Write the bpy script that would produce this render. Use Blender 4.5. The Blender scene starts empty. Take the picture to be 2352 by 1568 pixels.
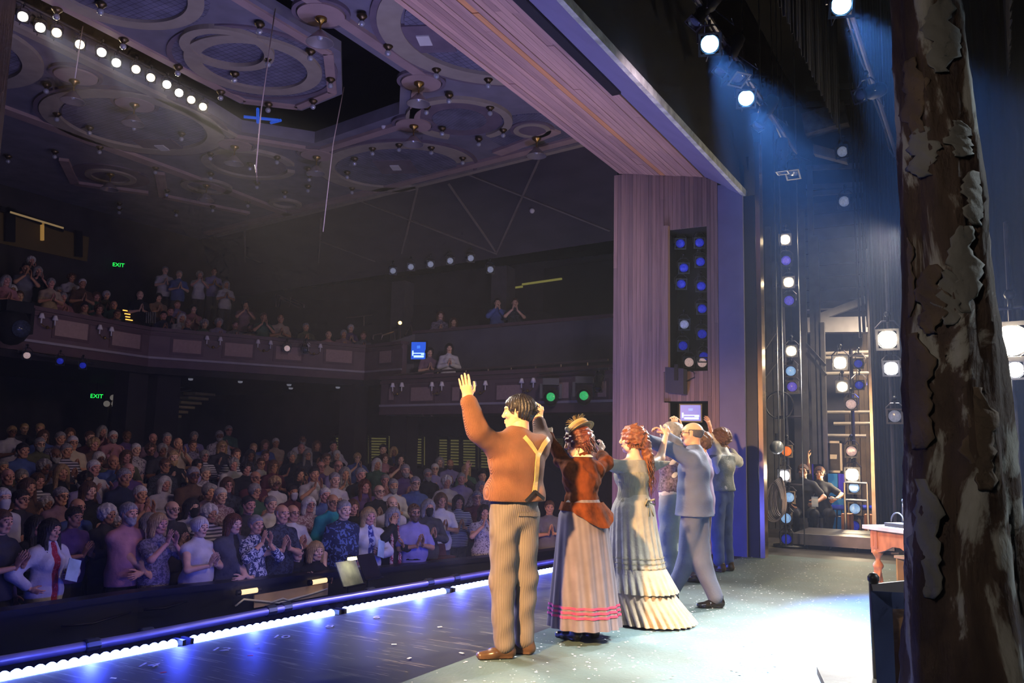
import bpy, bmesh, math, random
import numpy as np
from mathutils import Matrix, Vector
random.seed(7); np.random.seed(7)
SC = bpy.context.scene
COL = SC.collection
PI = math.pi
# ------------------------------------------------------------------ camera
FPX, YAW, PITCH, ROLL = 1950.0, math.radians(29.5), math.atan(252/1950.0), math.radians(1.27)
CAM = np.array([0.0, 0.0, 1.3])
_f = np.array([math.cos(YAW)*math.cos(PITCH), math.sin(YAW)*math.cos(PITCH), math.sin(PITCH)])
_r0 = np.array([math.sin(YAW), -math.cos(YAW), 0.0]); _u0 = np.cross(_r0, _f)
_r = _r0*math.cos(ROLL)+_u0*math.sin(ROLL); _u = -_r0*math.sin(ROLL)+_u0*math.cos(ROLL)
cd = bpy.data.cameras.new('camera'); cam = bpy.data.objects.new('camera', cd); COL.objects.link(cam)
cd.sensor_width = 36.0; cd.lens = 36.0*FPX/2352.0; cd.clip_start = 0.05; cd.clip_end = 200
cam.matrix_world = Matrix(((_r[0], _u[0], -_f[0], CAM[0]), (_r[1], _u[1], -_f[1], CAM[1]), (_r[2], _u[2], -_f[2], CAM[2]), (0, 0, 0, 1)))
SC.camera = cam
# survey helpers: where a sight line from the survey point meets a known plane of the building
def ray(px, py): return _f+_r*((px-1176)/FPX)-_u*((py-784)/FPX)
def onz(px, py, z): d = ray(px, py); return CAM+d*((z-CAM[2])/d[2])
def onx(px, py, x): d = ray(px, py); return CAM+d*((x-CAM[0])/d[0])
def ony(px, py, y): d = ray(px, py); return CAM+d*((y-CAM[1])/d[1])
def ond(px, py, dep): return CAM+ray(px, py)*dep
def onl(px, py, p, q):
    d = ray(px, py); n = np.array([q[1]-p[1], -(q[0]-p[0])]); t = (n@(np.array(p[:2])-CAM[:2]))/(n@d[:2]); return CAM+d*t
def onp(px, py, p, n):
    d = ray(px, py); n = np.asarray(n, float); return CAM+d*((n@(np.asarray(p, float)-CAM))/(n@d))
# ------------------------------------------------------------------ world, colour, exposure
W = bpy.data.worlds.new('world'); SC.world = W; W.use_nodes = True
W.node_tree.nodes['Background'].inputs[0].default_value = (0.30, 0.26, 0.42, 1)
W.node_tree.nodes['Background'].inputs[1].default_value = 0.004
vsn = W.node_tree.nodes.new('ShaderNodeVolumeScatter'); vsn.inputs['Density'].default_value = .0017; vsn.inputs['Anisotropy'].default_value = .35
W.node_tree.links.new(vsn.outputs[0], W.node_tree.nodes['World Output'].inputs['Volume'])   # thin stage haze
vs = SC.view_settings
vs.view_transform = 'Standard'; vs.look = 'None'; vs.gamma = 1.0; vs.use_curve_mapping = False; vs.exposure = 0.0
try:
    cy = SC.cycles
    cy.use_denoising = True; cy.max_bounces = 3; cy.diffuse_bounces = 2; cy.glossy_bounces = 2; cy.transmission_bounces = 2
    cy.volume_bounces = 0; cy.transparent_max_bounces = 4; cy.caustics_reflective = False; cy.caustics_refractive = False
    cy.sample_clamp_indirect = 3.0; cy.use_light_tree = False; cy.use_adaptive_sampling = True; cy.adaptive_threshold = .05; cy.adaptive_min_samples = 12
    cy.debug_use_spatial_splits = True
except Exception: pass
def lin(c): return tuple((x/12.92 if x <= .04045 else ((x+.055)/1.055)**2.4) for x in c)
def spot(name, loc, target, energy, color, size=40, blend=.6, rad=.08):
    l = bpy.data.lights.new(name, 'SPOT'); l.energy = energy; l.color = color; l.spot_size = math.radians(size); l.spot_blend = blend; l.shadow_soft_size = rad
    o = bpy.data.objects.new(name, l); COL.objects.link(o); o.location = loc
    o.rotation_euler = (Vector(target)-Vector(loc)).to_track_quat('-Z', 'Y').to_euler(); return o
def area(name, loc, target, energy, color, sx, sy, spread=180):
    l = bpy.data.lights.new(name, 'AREA'); l.shape = 'RECTANGLE'; l.size = sx; l.size_y = sy; l.energy = energy; l.color = color; l.spread = math.radians(spread)
    o = bpy.data.objects.new(name, l); COL.objects.link(o); o.location = loc
    o.rotation_euler = (Vector(target)-Vector(loc)).to_track_quat('-Z', 'Y').to_euler(); return o
# stage lighting: side booms in the wings, overhead electrics, front-of-house row (fixtures are built further down)
LIGHTS = True
def point(name, loc, energy, color, rad=.03):
    l = bpy.data.lights.new(name, 'POINT'); l.energy = energy; l.color = color; l.shadow_soft_size = rad; o = bpy.data.objects.new(name, l); COL.objects.link(o); o.location = loc; return o
spot('near_boom_warm', (1.25, 2.55, 2.7), (5.6, 2.7, .9), 3700, (1.0, .58, .24), 48, .6, .10)
spot('near_boom_cool', (2.2, -2.6, 5.2), (6.6, 2.5, .9), 600, (.78, .84, 1.0), 33, .6, .12)
spot('far_boom_white', (12.9, 1.0, 4.5), (6.2, 2.6, 1.0), 4200, (.97, .96, 1.0), 44, .6, .12)
spot('electric_floor_white', (6.2, -2.2, 6.2), (6.0, .2, 0), 19000, (1.0, .99, .97), 42, 1.0, .2)
spot('electric_floor_teal', (7.5, .2, 6.2), (7.2, 1.9, 0), 420, (.66, .90, 1.0), 62, 1, .25)
# glow of the footlight bars on the stage edge: deep blue close by, violet up to the header and ceiling
for i in range(16):
    lx = 2.2+.6*i; ly = 4.82+(lx-2.9)*(4.09-4.82)/8.34
    point('footlight_glow', (lx, ly, .07), 20, (.05, .08, 1.0), .03)
    if i % 4 == 0: spot('footlight_wash', (lx, ly+.02, .13), (lx+.6, ly+2.2, 6.5), 460, (.60, .53, 1.0), 125, .9, .04)
spot('stage_spill_stalls', (6.0, 2.0, 4.5), (8.0, 8.6, -.2), 260, (1.0, .68, .72), 62, 1.0, .3)  # added unseen spots standing in for stage light bounced into the house
spot('stage_spill_balcony', (6.9, 2.0, 4.5), (13.2, 15.0, 3.7), 500, (.84, .62, .82), 66, 1.0, .3)
spot('stage_spill_boxes', (6.9, 2.0, 4.4), (15.6, 9.2, 3.2), 620, (.80, .66, .86), 44, 1.0, .3)
spot('near_fill_light', (-.5, .9, 2.6), (3.2, .2, 1.2), 95, (1.0, .88, .80), 60, .8, .12)  # unseen fill added behind the camera to lift trunk and chair
spot('near_edge_lamp', (4.6, -2.4, 3.6), (2.9, .1, 1.4), 420, (.80, .92, 1.0), 40, .8, .08)
# ------------------------------------------------------------------ materials
MATS = {}
def srgb(c):
    if isinstance(c, str):
        c = c.lstrip('#'); c = tuple(int(c[i:i+2], 16)/255 for i in (0, 2, 4))
    return lin(c)
def mat(name, col, rough=.65, metal=0.0, var=.18, scale=6.0, bump=0.0, bscale=None, emit=None, estr=0.0, stretch=(1, 1, 1), spec=.4, trans=0.0, wet=None):
    if name in MATS: return MATS[name]
    m = bpy.data.materials.new(name); m.use_nodes = True; nt = m.node_tree; N = nt.nodes; L = nt.links
    b = N['Principled BSDF']; c = srgb(col)
    b.inputs['Roughness'].default_value = rough; b.inputs['Metallic'].default_value = metal
    b.inputs['Specular IOR Level'].default_value = spec
    if trans: b.inputs['Transmission Weight'].default_value = trans
    tc = N.new('ShaderNodeTexCoord'); mp = N.new('ShaderNodeMapping'); mp.inputs['Scale'].default_value = stretch
    L.new(tc.outputs['Object'], mp.inputs[0])
    if var > 0:
        n = N.new('ShaderNodeTexNoise'); n.inputs['Scale'].default_value = scale; n.inputs['Detail'].default_value = 4
        L.new(mp.outputs[0], n.inputs['Vector'])
        r = N.new('ShaderNodeValToRGB'); r.color_ramp.elements[0].position = .3; r.color_ramp.elements[1].position = .7
        r.color_ramp.elements[0].color = (*[x*(1-var) for x in c], 1); r.color_ramp.elements[1].color = (*[min(1, x*(1+var)) for x in c], 1)
        L.new(n.outputs['Fac'], r.inputs[0]); L.new(r.outputs[0], b.inputs['Base Color'])
    else: b.inputs['Base Color'].default_value = (*c, 1)
    if bump > 0:
        n2 = N.new('ShaderNodeTexNoise'); n2.inputs['Scale'].default_value = bscale or scale*4; n2.inputs['Detail'].default_value = 5
        L.new(mp.outputs[0], n2.inputs['Vector'])
        bp = N.new('ShaderNodeBump'); bp.inputs['Strength'].default_value = bump; bp.inputs['Distance'].default_value = .02
        L.new(n2.outputs['Fac'], bp.inputs['Height']); L.new(bp.outputs[0], b.inputs['Normal'])
    if emit is not None:
        b.inputs['Emission Color'].default_value = (*srgb(emit), 1); b.inputs['Emission Strength'].default_value = estr; m.cycles.emission_sampling = 'NONE'
    MATS[name] = m; return m
def nodes(m): return m.node_tree.nodes, m.node_tree.links, m.node_tree.nodes['Principled BSDF']
def add(N, t, **kw):
    n = N.new(t)
    for k, v in kw.items():
        if k.startswith('_'): setattr(n, k[1:], v)
        else: n.inputs[k].default_value = v
    return n
def ramp(N, *stops):
    r = N.new('ShaderNodeValToRGB'); e = r.color_ramp.elements
    while len(e) < len(stops): e.new(.5)
    for k, (p, c) in enumerate(stops): e[k].position = p; e[k].color = (*srgb(c), 1)
    return r
# ------------------------------------------------------------------ objects
def tag(o, label=None, cat=None, group=None, kind=None):
    if label: o['label'] = label
    if cat: o['category'] = cat
    if group: o['group'] = group
    if kind: o['kind'] = kind
    return o
def thing(name, label, cat, loc=(0, 0, 0), rz=0.0, group=None):
    o = bpy.data.objects.new(name, None); COL.objects.link(o); o.location = loc; o.rotation_euler = (0, 0, rz); o.empty_display_size = .1
    return tag(o, label, cat, group)
def obj(name, me, m=None, parent=None, local=False, omat=False):
    """me: mesh data; parent given: a part. local=True: mesh is in the parent's own frame, else in world coordinates"""
    o = bpy.data.objects.new(name, me); COL.objects.link(o)
    if m is not None:
        if omat:
            if not me.materials: me.materials.append(None)
            o.material_slots[0].link = 'OBJECT'; o.material_slots[0].material = m
        elif not me.materials: me.materials.append(m)
        elif me.materials[0] != m:
            o.material_slots[0].link = 'OBJECT'; o.material_slots[0].material = m
    if parent is not None:
        o.parent = parent
        if not local and parent.parent is None: o.matrix_parent_inverse = parent.matrix_basis.inverted()
    return o
def mesh(name, v, f, smooth=False):
    me = bpy.data.meshes.new(name); me.from_pydata([tuple(map(float, x)) for x in v], [], f); me.update()
    if smooth: me.polygons.foreach_set('use_smooth', [True]*len(me.polygons))
    return me
def meshnp(name, V, Fq, smooth=True, midx=None):
    V = np.asarray(V, np.float32); Fq = np.asarray(Fq, np.int32); n = len(Fq); k = Fq.shape[1]
    me = bpy.data.meshes.new(name); me.vertices.add(len(V)); me.vertices.foreach_set('co', V.ravel())
    me.loops.add(n*k); me.loops.foreach_set('vertex_index', Fq.ravel()); me.polygons.add(n)
    me.polygons.foreach_set('loop_start', np.arange(0, n*k, k, dtype=np.int32)); me.polygons.foreach_set('loop_total', np.full(n, k, np.int32))
    if midx is not None: me.polygons.foreach_set('material_index', np.asarray(midx, np.int32))
    me.update(calc_edges=True); me.validate()
    me.polygons.foreach_set('use_smooth', [smooth]*len(me.polygons)); return me
def frame(d, up=(0, 0, 1)):
    d = np.asarray(d, float); d = d/np.linalg.norm(d); up = np.asarray(up, float)
    if abs(d@up) > .98: up = np.array([1., 0, 0])
    s = np.cross(up, d); s /= np.linalg.norm(s); return s, np.cross(d, s), d
class MB:
    def __init__(s): s.v = []; s.f = []
    def addv(s, vs, fs):
        n = len(s.v); s.v += [tuple(map(float, x)) for x in vs]; s.f += [tuple(i+n for i in q) for q in fs]; return s
    def hexa(s, p):   # 8 corners: 4 bottom ccw, 4 top ccw
        return s.addv(p, [(3, 2, 1, 0), (4, 5, 6, 7), (0, 1, 5, 4), (1, 2, 6, 5), (2, 3, 7, 6), (3, 0, 4, 7)])
    def box(s, c, d, rz=0.0):
        c = np.asarray(c, float); x, y, z = [k/2 for k in d]; cr, sr = math.cos(rz), math.sin(rz)
        return s.hexa([c+np.array([a*cr-b*sr, a*sr+b*cr, e]) for e in (-z, z) for a, b in ((-x, -y), (x, -y), (x, y), (-x, y))])
    def bbox(s, lo, hi): lo = np.asarray(lo, float); hi = np.asarray(hi, float); return s.box((lo+hi)/2, hi-lo)
    def bar(s, a, b, w, h, up=(0, 0, 1)):
        a = np.asarray(a, float); b = np.asarray(b, float); sd, uu, d = frame(b-a, up)
        P = [(-1, -1), (1, -1), (1, 1), (-1, 1)]
        return s.hexa([a+sd*i*w/2+uu*j*h/2 for i, j in P]+[b+sd*i*w/2+uu*j*h/2 for i, j in P])
    def prism(s, poly, z0, z1):
        n = len(poly); vs = [(x, y, z0) for x, y in poly]+[(x, y, z1) for x, y in poly]
        return s.addv(vs, [tuple(range(n-1, -1, -1)), tuple(range(n, 2*n))]+[(i, (i+1) % n, n+(i+1) % n, n+i) for i in range(n)])
    def slab(s, quad, n, t):  # 3D polygon extruded along n by t
        q = [np.asarray(p, float) for p in quad]; n = np.asarray(n, float); n = n/np.linalg.norm(n); k = len(q)
        return s.addv(q+[p+n*t for p in q], [tuple(range(k-1, -1, -1)), tuple(range(k, 2*k))]+[(i, (i+1) % k, k+(i+1) % k, k+i) for i in range(k)])
    def tube(s, path, r, n=8, closed=False, cap=True):
        P = [np.asarray(p, float) for p in path]; k = len(P); R = r if hasattr(r, '__len__') else [r]*k
        vs = []; up = np.array([0, 0, 1.])
        for i in range(k):
            d = P[min(i+1, k-1)]-P[max(i-1, 0)]
            if closed: d = P[(i+1) % k]-P[i-1]
            a, b, _ = frame(d, up)
            vs += [P[i]+R[i]*(a*math.cos(2*PI*j/n)+b*math.sin(2*PI*j/n)) for j in range(n)]
        fs = []; m = k if closed else k-1
        for i in range(m):
            i2 = (i+1) % k
            fs += [(i*n+j, i*n+(j+1) % n, i2*n+(j+1) % n, i2*n+j) for j in range(n)]
        if cap and not closed: fs += [tuple(range(n-1, -1, -1)), tuple((k-1)*n+j for j in range(n))]
        return s.addv(vs, fs)
    def lathe(s, prof, c=(0, 0, 0), axis=(0, 0, 1), n=16):
        a, b, d = frame(axis); c = np.asarray(c, float); vs = []; k = len(prof)
        for r, z in prof: vs += [c+d*z+r*(a*math.cos(2*PI*j/n)+b*math.sin(2*PI*j/n)) for j in range(n)]
        fs = [(i*n+j, i*n+(j+1) % n, (i+1)*n+(j+1) % n, (i+1)*n+j) for i in range(k-1) for j in range(n)]
        if prof[0][0] > 1e-6: fs.append(tuple(range(n-1, -1, -1)))
        if prof[-1][0] > 1e-6: fs.append(tuple((k-1)*n+j for j in range(n)))
        return s.addv(vs, fs)
    def ball(s, c, r, n=12, sq=(1, 1, 1)):
        c = np.asarray(c, float); m = n//2; vs = [c+np.array([0, 0, -r*sq[2]])]
        for i in range(1, m):
            t = PI*i/m; vs += [c+np.array([r*math.sin(t)*math.cos(2*PI*j/n)*sq[0], r*math.sin(t)*math.sin(2*PI*j/n)*sq[1], -r*math.cos(t)*sq[2]]) for j in range(n)]
        vs.append(c+np.array([0, 0, r*sq[2]])); fs = [(0, 1+(j+1) % n, 1+j) for j in range(n)]
        for i in range(m-2): fs += [(1+i*n+j, 1+i*n+(j+1) % n, 1+(i+1)*n+(j+1) % n, 1+(i+1)*n+j) for j in range(n)]
        e = 1+(m-1)*n; fs += [(e, e-n+j, e-n+(j+1) % n) for j in range(n)]
        return s.addv(vs, fs)
    def ring(s, c, r0, r1, z0, z1, n=48, sx=1.0, sy=1.0, a0=0.0, a1=2*PI, rot=0.0):
        full = abs(a1-a0-2*PI) < 1e-6; k = n if full else n+1; vs = []; cr, sr = math.cos(rot), math.sin(rot)
        for i in range(k):
            t = a0+(a1-a0)*i/n
            for r, z in ((r0, z0), (r1, z0), (r1, z1), (r0, z1)):
                x, y = r*sx*math.cos(t), r*sy*math.sin(t); vs.append((c[0]+x*cr-y*sr, c[1]+x*sr+y*cr, z))
        fs = []
        for i in range(n):
            j = (i+1) % k
            fs += [(i*4+e, i*4+(e+1) % 4, j*4+(e+1) % 4, j*4+e) for e in range(4)]
        if not full: fs += [(0, 1, 2, 3), ((k-1)*4+3, (k-1)*4+2, (k-1)*4+1, (k-1)*4)]
        return s.addv(vs, fs)
    def mesh(s, name='m', smooth=False): return mesh(name, s.v, s.f, smooth)
    def build(s, name, m, parent=None, smooth=False, local=False): return obj(name, s.mesh(name, smooth), m, parent, local)
def struct(name, mb, m, label=None, smooth=False):
    o = mb.build(name, m, None, smooth); o['kind'] = 'structure'
    if label: o['label'] = label
    return o
def copy_tree(o, parent=None):
    c = o.copy(); COL.objects.link(c); c.parent = parent
    for ch in o.children: copy_tree(ch, c)
    return c
# ------------------------------------------------------------------ implicit bodies
def unit(v): v = np.asarray(v, float); return v/max(1e-9, np.linalg.norm(v))
class Field:
    def __init__(s, lo, hi, h):
        s.lo = np.asarray(lo, np.float32); s.h = h; s.n = np.ceil((np.asarray(hi)-s.lo)/h).astype(int)+1
        s.F = np.full(s.n, .2, np.float32)
    def block(s, lo, hi):
        i0 = np.clip(np.floor((np.asarray(lo)-s.lo)/s.h).astype(int), 0, s.n); i1 = np.clip(np.ceil((np.asarray(hi)-s.lo)/s.h).astype(int)+1, 0, s.n)
        if (i1 <= i0).any(): return None
        sl = tuple(slice(a, b) for a, b in zip(i0, i1))
        g = [s.lo[k]+s.h*np.arange(i0[k], i1[k], dtype=np.float32) for k in range(3)]
        return sl, g[0][:, None, None], g[1][None, :, None], g[2][None, None, :]
    def cap(s, a, b, wa, wb, da=None, db=None, side=(1, 0, 0), k=.03, sub=False, ridge=None):
        """tapered limb from a to b: half widths wa->wb along side, half depths da->db across it"""
        a = np.asarray(a, float); b = np.asarray(b, float); da = wa if da is None else da; db = wb if db is None else db
        m = max(wa, wb, da, db)+k+3*s.h; bl = s.block(np.minimum(a, b)-m, np.maximum(a, b)+m)
        if bl is None: return s
        sl, X, Y, Z = bl; ab = b-a; L = np.linalg.norm(ab)
        ax = ab/L if L > 1e-6 else unit(np.cross(side, (0, 1, 0)))
        sd = np.asarray(side, float); sd = sd-ax*(sd@ax)
        if np.linalg.norm(sd) < 1e-3: sd = np.cross(ax, (0, 1, 0))
        sd = unit(sd); fw = np.cross(ax, sd)
        qx, qy, qz = X-a[0], Y-a[1], Z-a[2]
        al = qx*ax[0]+qy*ax[1]+qz*ax[2]
        t = np.clip(al/L, 0, 1) if L > 1e-6 else al*0
        w = wa+(wb-wa)*t; d = da+(db-da)*t
        u = (qx*sd[0]+qy*sd[1]+qz*sd[2])/w; v = (qx*fw[0]+qy*fw[1]+qz*fw[2])/d; e = (al-t*L)/np.minimum(w, d)
        D = (np.sqrt(u*u+v*v+e*e)-1)*np.minimum(w, d)
        s._mix(sl, D, k, sub); return s
    def _mix(s, sl, D, k, sub=False):
        F = s.F[sl]
        if sub:
            D = -D
            if k <= 0: s.F[sl] = np.maximum(F, D)
            else: h = np.maximum(k-np.abs(F-D), 0)/k; s.F[sl] = np.maximum(F, D)+h*h*k*.25
        elif k <= 0: s.F[sl] = np.minimum(F, D)
        else: h = np.maximum(k-np.abs(F-D), 0)/k; s.F[sl] = np.minimum(F, D)-h*h*k*.25
    def ell(s, c, r, k=.02, sub=False, rot=None):
        c = np.asarray(c, float); r = np.asarray(r, float); m = r.max()+k+3*s.h; bl = s.block(c-m, c+m)
        if bl is None: return s
        sl, X, Y, Z = bl; X = X-c[0]; Y = Y-c[1]; Z = Z-c[2]
        if rot is not None:
            R = np.asarray(rot); X, Y, Z = R[0][0]*X+R[1][0]*Y+R[2][0]*Z, R[0][1]*X+R[1][1]*Y+R[2][1]*Z, R[0][2]*X+R[1][2]*Y+R[2][2]*Z
        D = (np.sqrt((X/r[0])**2+(Y/r[1])**2+(Z/r[2])**2)-1)*r.min(); s._mix(sl, D, k, sub); return s
    def chain(s, pts, rs, k=.03, side=(1, 0, 0), ds=None):
        for i in range(len(pts)-1): s.cap(pts[i], pts[i+1], rs[i], rs[i+1], None if ds is None else ds[i], None if ds is None else ds[i+1], side, k)
        return s
    def grid(s):
        g = [s.lo[k]+s.h*np.arange(s.n[k], dtype=np.float32) for k in range(3)]; return g[0][:, None, None], g[1][None, :, None], g[2][None, None, :]
    def cut(s, p, n):       # remove the side the normal points to
        X, Y, Z = s.grid(); n = unit(n); s.F = np.maximum(s.F, (X-p[0])*n[0]+(Y-p[1])*n[1]+(Z-p[2])*n[2]).astype(np.float32); return s
    def wrinkle(s, amp, freq, seed=0, aniso=(1, 1, 1)):
        rg = np.random.RandomState(seed); X, Y, Z = s.grid(); acc = 0
        for i in range(5):
            d = unit(rg.randn(3)*np.array(aniso))*freq*(.6+.9*rg.rand()); acc = acc+np.sin(X*d[0]+Y*d[1]+Z*d[2]+rg.rand()*6.3+1.5*np.sin(X*d[1]*.4+Z*d[0]*.5))
        s.F = (s.F+amp*acc/2.2).astype(np.float32); return s
    def nets(s):
        F = s.F; S = F < 0
        S[0] = S[-1] = False; S[:, 0] = S[:, -1] = False; S[:, :, 0] = S[:, :, -1] = False
        F = np.where(S, F, np.maximum(F, 1e-5)); nx, ny, nz = F.shape
        cnt = np.zeros((nx-1, ny-1, nz-1), np.int8)
        for i in (0, 1):
            for j in (0, 1):
                for k in (0, 1): cnt += S[i:nx-1+i, j:ny-1+j, k:nz-1+k]
        act = (cnt > 0) & (cnt < 8); cells = np.argwhere(act); idx = np.full(act.shape, -1, np.int32); idx[act] = np.arange(len(cells))
        acc = np.zeros((len(cells), 3), np.float32); w = np.zeros(len(cells), np.float32)
        C8 = [(i, j, k) for i in (0, 1) for j in (0, 1) for k in (0, 1)]
        fv = {c: F[cells[:, 0]+c[0], cells[:, 1]+c[1], cells[:, 2]+c[2]] for c in C8}
        for a in C8:
            for ax in range(3):
                if a[ax]: continue
                b = list(a); b[ax] = 1; b = tuple(b); m = (fv[a] < 0) != (fv[b] < 0)
                t = fv[a][m]/(fv[a][m]-fv[b][m]); p = np.tile(np.array(a, np.float32), (len(t), 1)); p[:, ax] = t; acc[m] += p; w[m] += 1
        V = s.lo+s.h*(cells+acc/w[:, None]); Q = []
        for ax in range(3):
            o1, o2 = [(1, 2), (2, 0), (0, 1)][ax]
            A = np.take(S, range(F.shape[ax]-1), ax); B = np.take(S, range(1, F.shape[ax]), ax); e = np.argwhere(A != B); fl = A[tuple(e.T)]
            def cell(d1, d2): c = e.copy(); c[:, o1] -= d1; c[:, o2] -= d2; return idx[tuple(c.T)]
            q = np.stack([cell(1, 1), cell(0, 1), cell(0, 0), cell(1, 0)], 1); q[~fl] = q[~fl][:, ::-1]; Q.append(q)
        return V, np.concatenate(Q)
def joinvf(parts):
    Vs = []; Fs = []; Ms = []; n = 0
    for V, Q, M in parts: Vs.append(V); Fs.append(Q+n); Ms.append(np.broadcast_to(M, (len(Q),))); n += len(V)
    return np.concatenate(Vs), np.concatenate(Fs), np.concatenate(Ms)
# ------------------------------------------------------------------ people (local frame: facing +Y, left hand at -X)
A3 = lambda *p: np.array(p, float)
def ik(a, c, l1, l2, hint):
    d = c-a; L = np.linalg.norm(d); u = d/L; L = min(L, (l1+l2)*.998); x = (l1*l1-l2*l2+L*L)/(2*L); h = math.sqrt(max(0, l1*l1-x*x))
    p = np.asarray(hint, float); p = unit(p-u*(p@u)); return a+u*x+p*h, a+u*L
def skeleton(**kw):
    J = dict(pelvis=A3(0, 0, .96), waist=A3(0, .005, 1.09), chest=A3(0, 0, 1.28), shc=A3(0, -.01, 1.41), neck=A3(0, -.005, 1.475), head=A3(0, .02, 1.625),
             hipL=A3(-.085, 0, .91), hipR=A3(.085, 0, .91), kneeL=A3(-.095, .015, .50), kneeR=A3(.095, .015, .50), ankL=A3(-.10, -.02, .085), ankR=A3(.10, -.02, .085),
             shL=A3(-.168, -.01, 1.375), shR=A3(.168, -.01, 1.375), wrL=A3(-.25, .06, .86), wrR=A3(.25, .06, .86), elL=None, elR=None,
             hintL=A3(-.6, -1, -.4), hintR=A3(.6, -1, -.4), fingL=None, fingR=None, palmL=A3(1, 0, 0), palmR=A3(-1, 0, 0), footL=A3(-.12, 1, 0), footR=A3(.12, 1, 0),
             look=A3(0, 1, 0), hup=A3(0, 0, 1), curlL=.35, curlR=.35, spreadL=.1, spreadR=.1, fem=False, belly=0.0, bulk=1.0, handh=.006, headh=.0065, bodyh=.014, armw=1.0)
    J.update(kw)
    for S in 'LR':
        if J['el'+S] is None: J['el'+S], J['wr'+S] = ik(J['sh'+S], J['wr'+S], .285, .255, J['hint'+S])
        if J['fing'+S] is None: J['fing'+S] = unit(J['wr'+S]-J['el'+S])
    return J
def torso(F, J, off=0.0, k=.05, neck=True, hips=True):
    b = J['bulk']; f = J['fem']; by = J['belly']
    R = [(J['pelvis']-A3(0, 0, .05), (.155 if f else .148)*b, .108*b), (J['pelvis']+A3(0, 0, .04), (.165 if f else .155)*b, .115*b+by*.4), (J['waist'], (.122 if f else .142)*b+by*.35, .095*b+by*.6),
         (J['chest'], (.142 if f else .165)*b+by*.1, .108*b+by*.15), (J['shc']-A3(0, 0, .035), (.118 if f else .135)*b, .078*b)]
    ha = unit(J['hipR']-J['hipL']); sa = unit(J['shR']-J['shL'])
    for i in range(len(R)-1):
        if i == 0 and not hips: continue
        p, w0, d0 = R[i]; q, w1, d1 = R[i+1]
        if i in (1, 2) and by > 0:
            fw = np.cross((0, 0, 1), ha); q = q+fw*by*.5 if i == 1 else q; p = p+fw*by*.5 if i == 2 else p
        F.cap(p, q, w0+off, w1+off, d0+off, d1+off, ha if i < 2 else sa, k)
    for S in 'LR': F.cap(J['neck']-A3(0, 0, .05), J['sh'+S], .05+off, .054*b+off, k=.05)
    if f:
        fw = np.cross((0, 0, 1), sa)
        for s in (-1, 1): F.ell(J['chest']+sa*s*.065+fw*.075*b+A3(0, 0, .005), np.array([.062, .06, .062])*b+off, k=.04)
    if neck: F.cap(J['neck']-A3(0, 0, .03), J['head']-A3(0, .01, .03), .062+off, .054+off, k=.04)
    return F
def arm(F, J, S, off=0.0, off2=None, end=1.0, k=.03):
    off2 = off if off2 is None else off2; w = J['armw']; sh, el, wr = J['sh'+S], J['el'+S], J['wr'+S]
    if end >= 1:
        F.cap(sh, el, .052*w+off, .041*w+off2, k=k); e2 = el+(wr-el)*min(1, end-1) if end < 2 else wr
        r2 = .041+(.026-.041)*min(1, end-1); F.cap(el, e2, .041*w+off2, r2*w+off2, k=k)
    else: F.cap(sh, sh+(el-sh)*end, .052*w+off, (.052-.011*end)*w+off2, k=k)
    return F
def leg(F, J, S, off=0.0, off2=None, end=2.0, k=.03):
    off2 = off if off2 is None else off2; b = J['bulk']; h, n, a = J['hip'+S], J['knee'+S], J['ank'+S]
    F.cap(h, n, .083*b+off, .056*b+off2, k=k)
    if end > 1: F.cap(n, n+(a-n)*(end-1), .056*b+off2, (.056-.019*(end-1))*b+off2, k=k)
    return F
def bounds(J, m=.2, keys=None):
    P = np.array([J[k] for k in (keys or ('pelvis', 'head', 'ankL', 'ankR', 'kneeL', 'kneeR', 'shL', 'shR', 'elL', 'elR', 'wrL', 'wrR'))]); return P.min(0)-m, P.max(0)+m
_HEADS = {}
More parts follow.
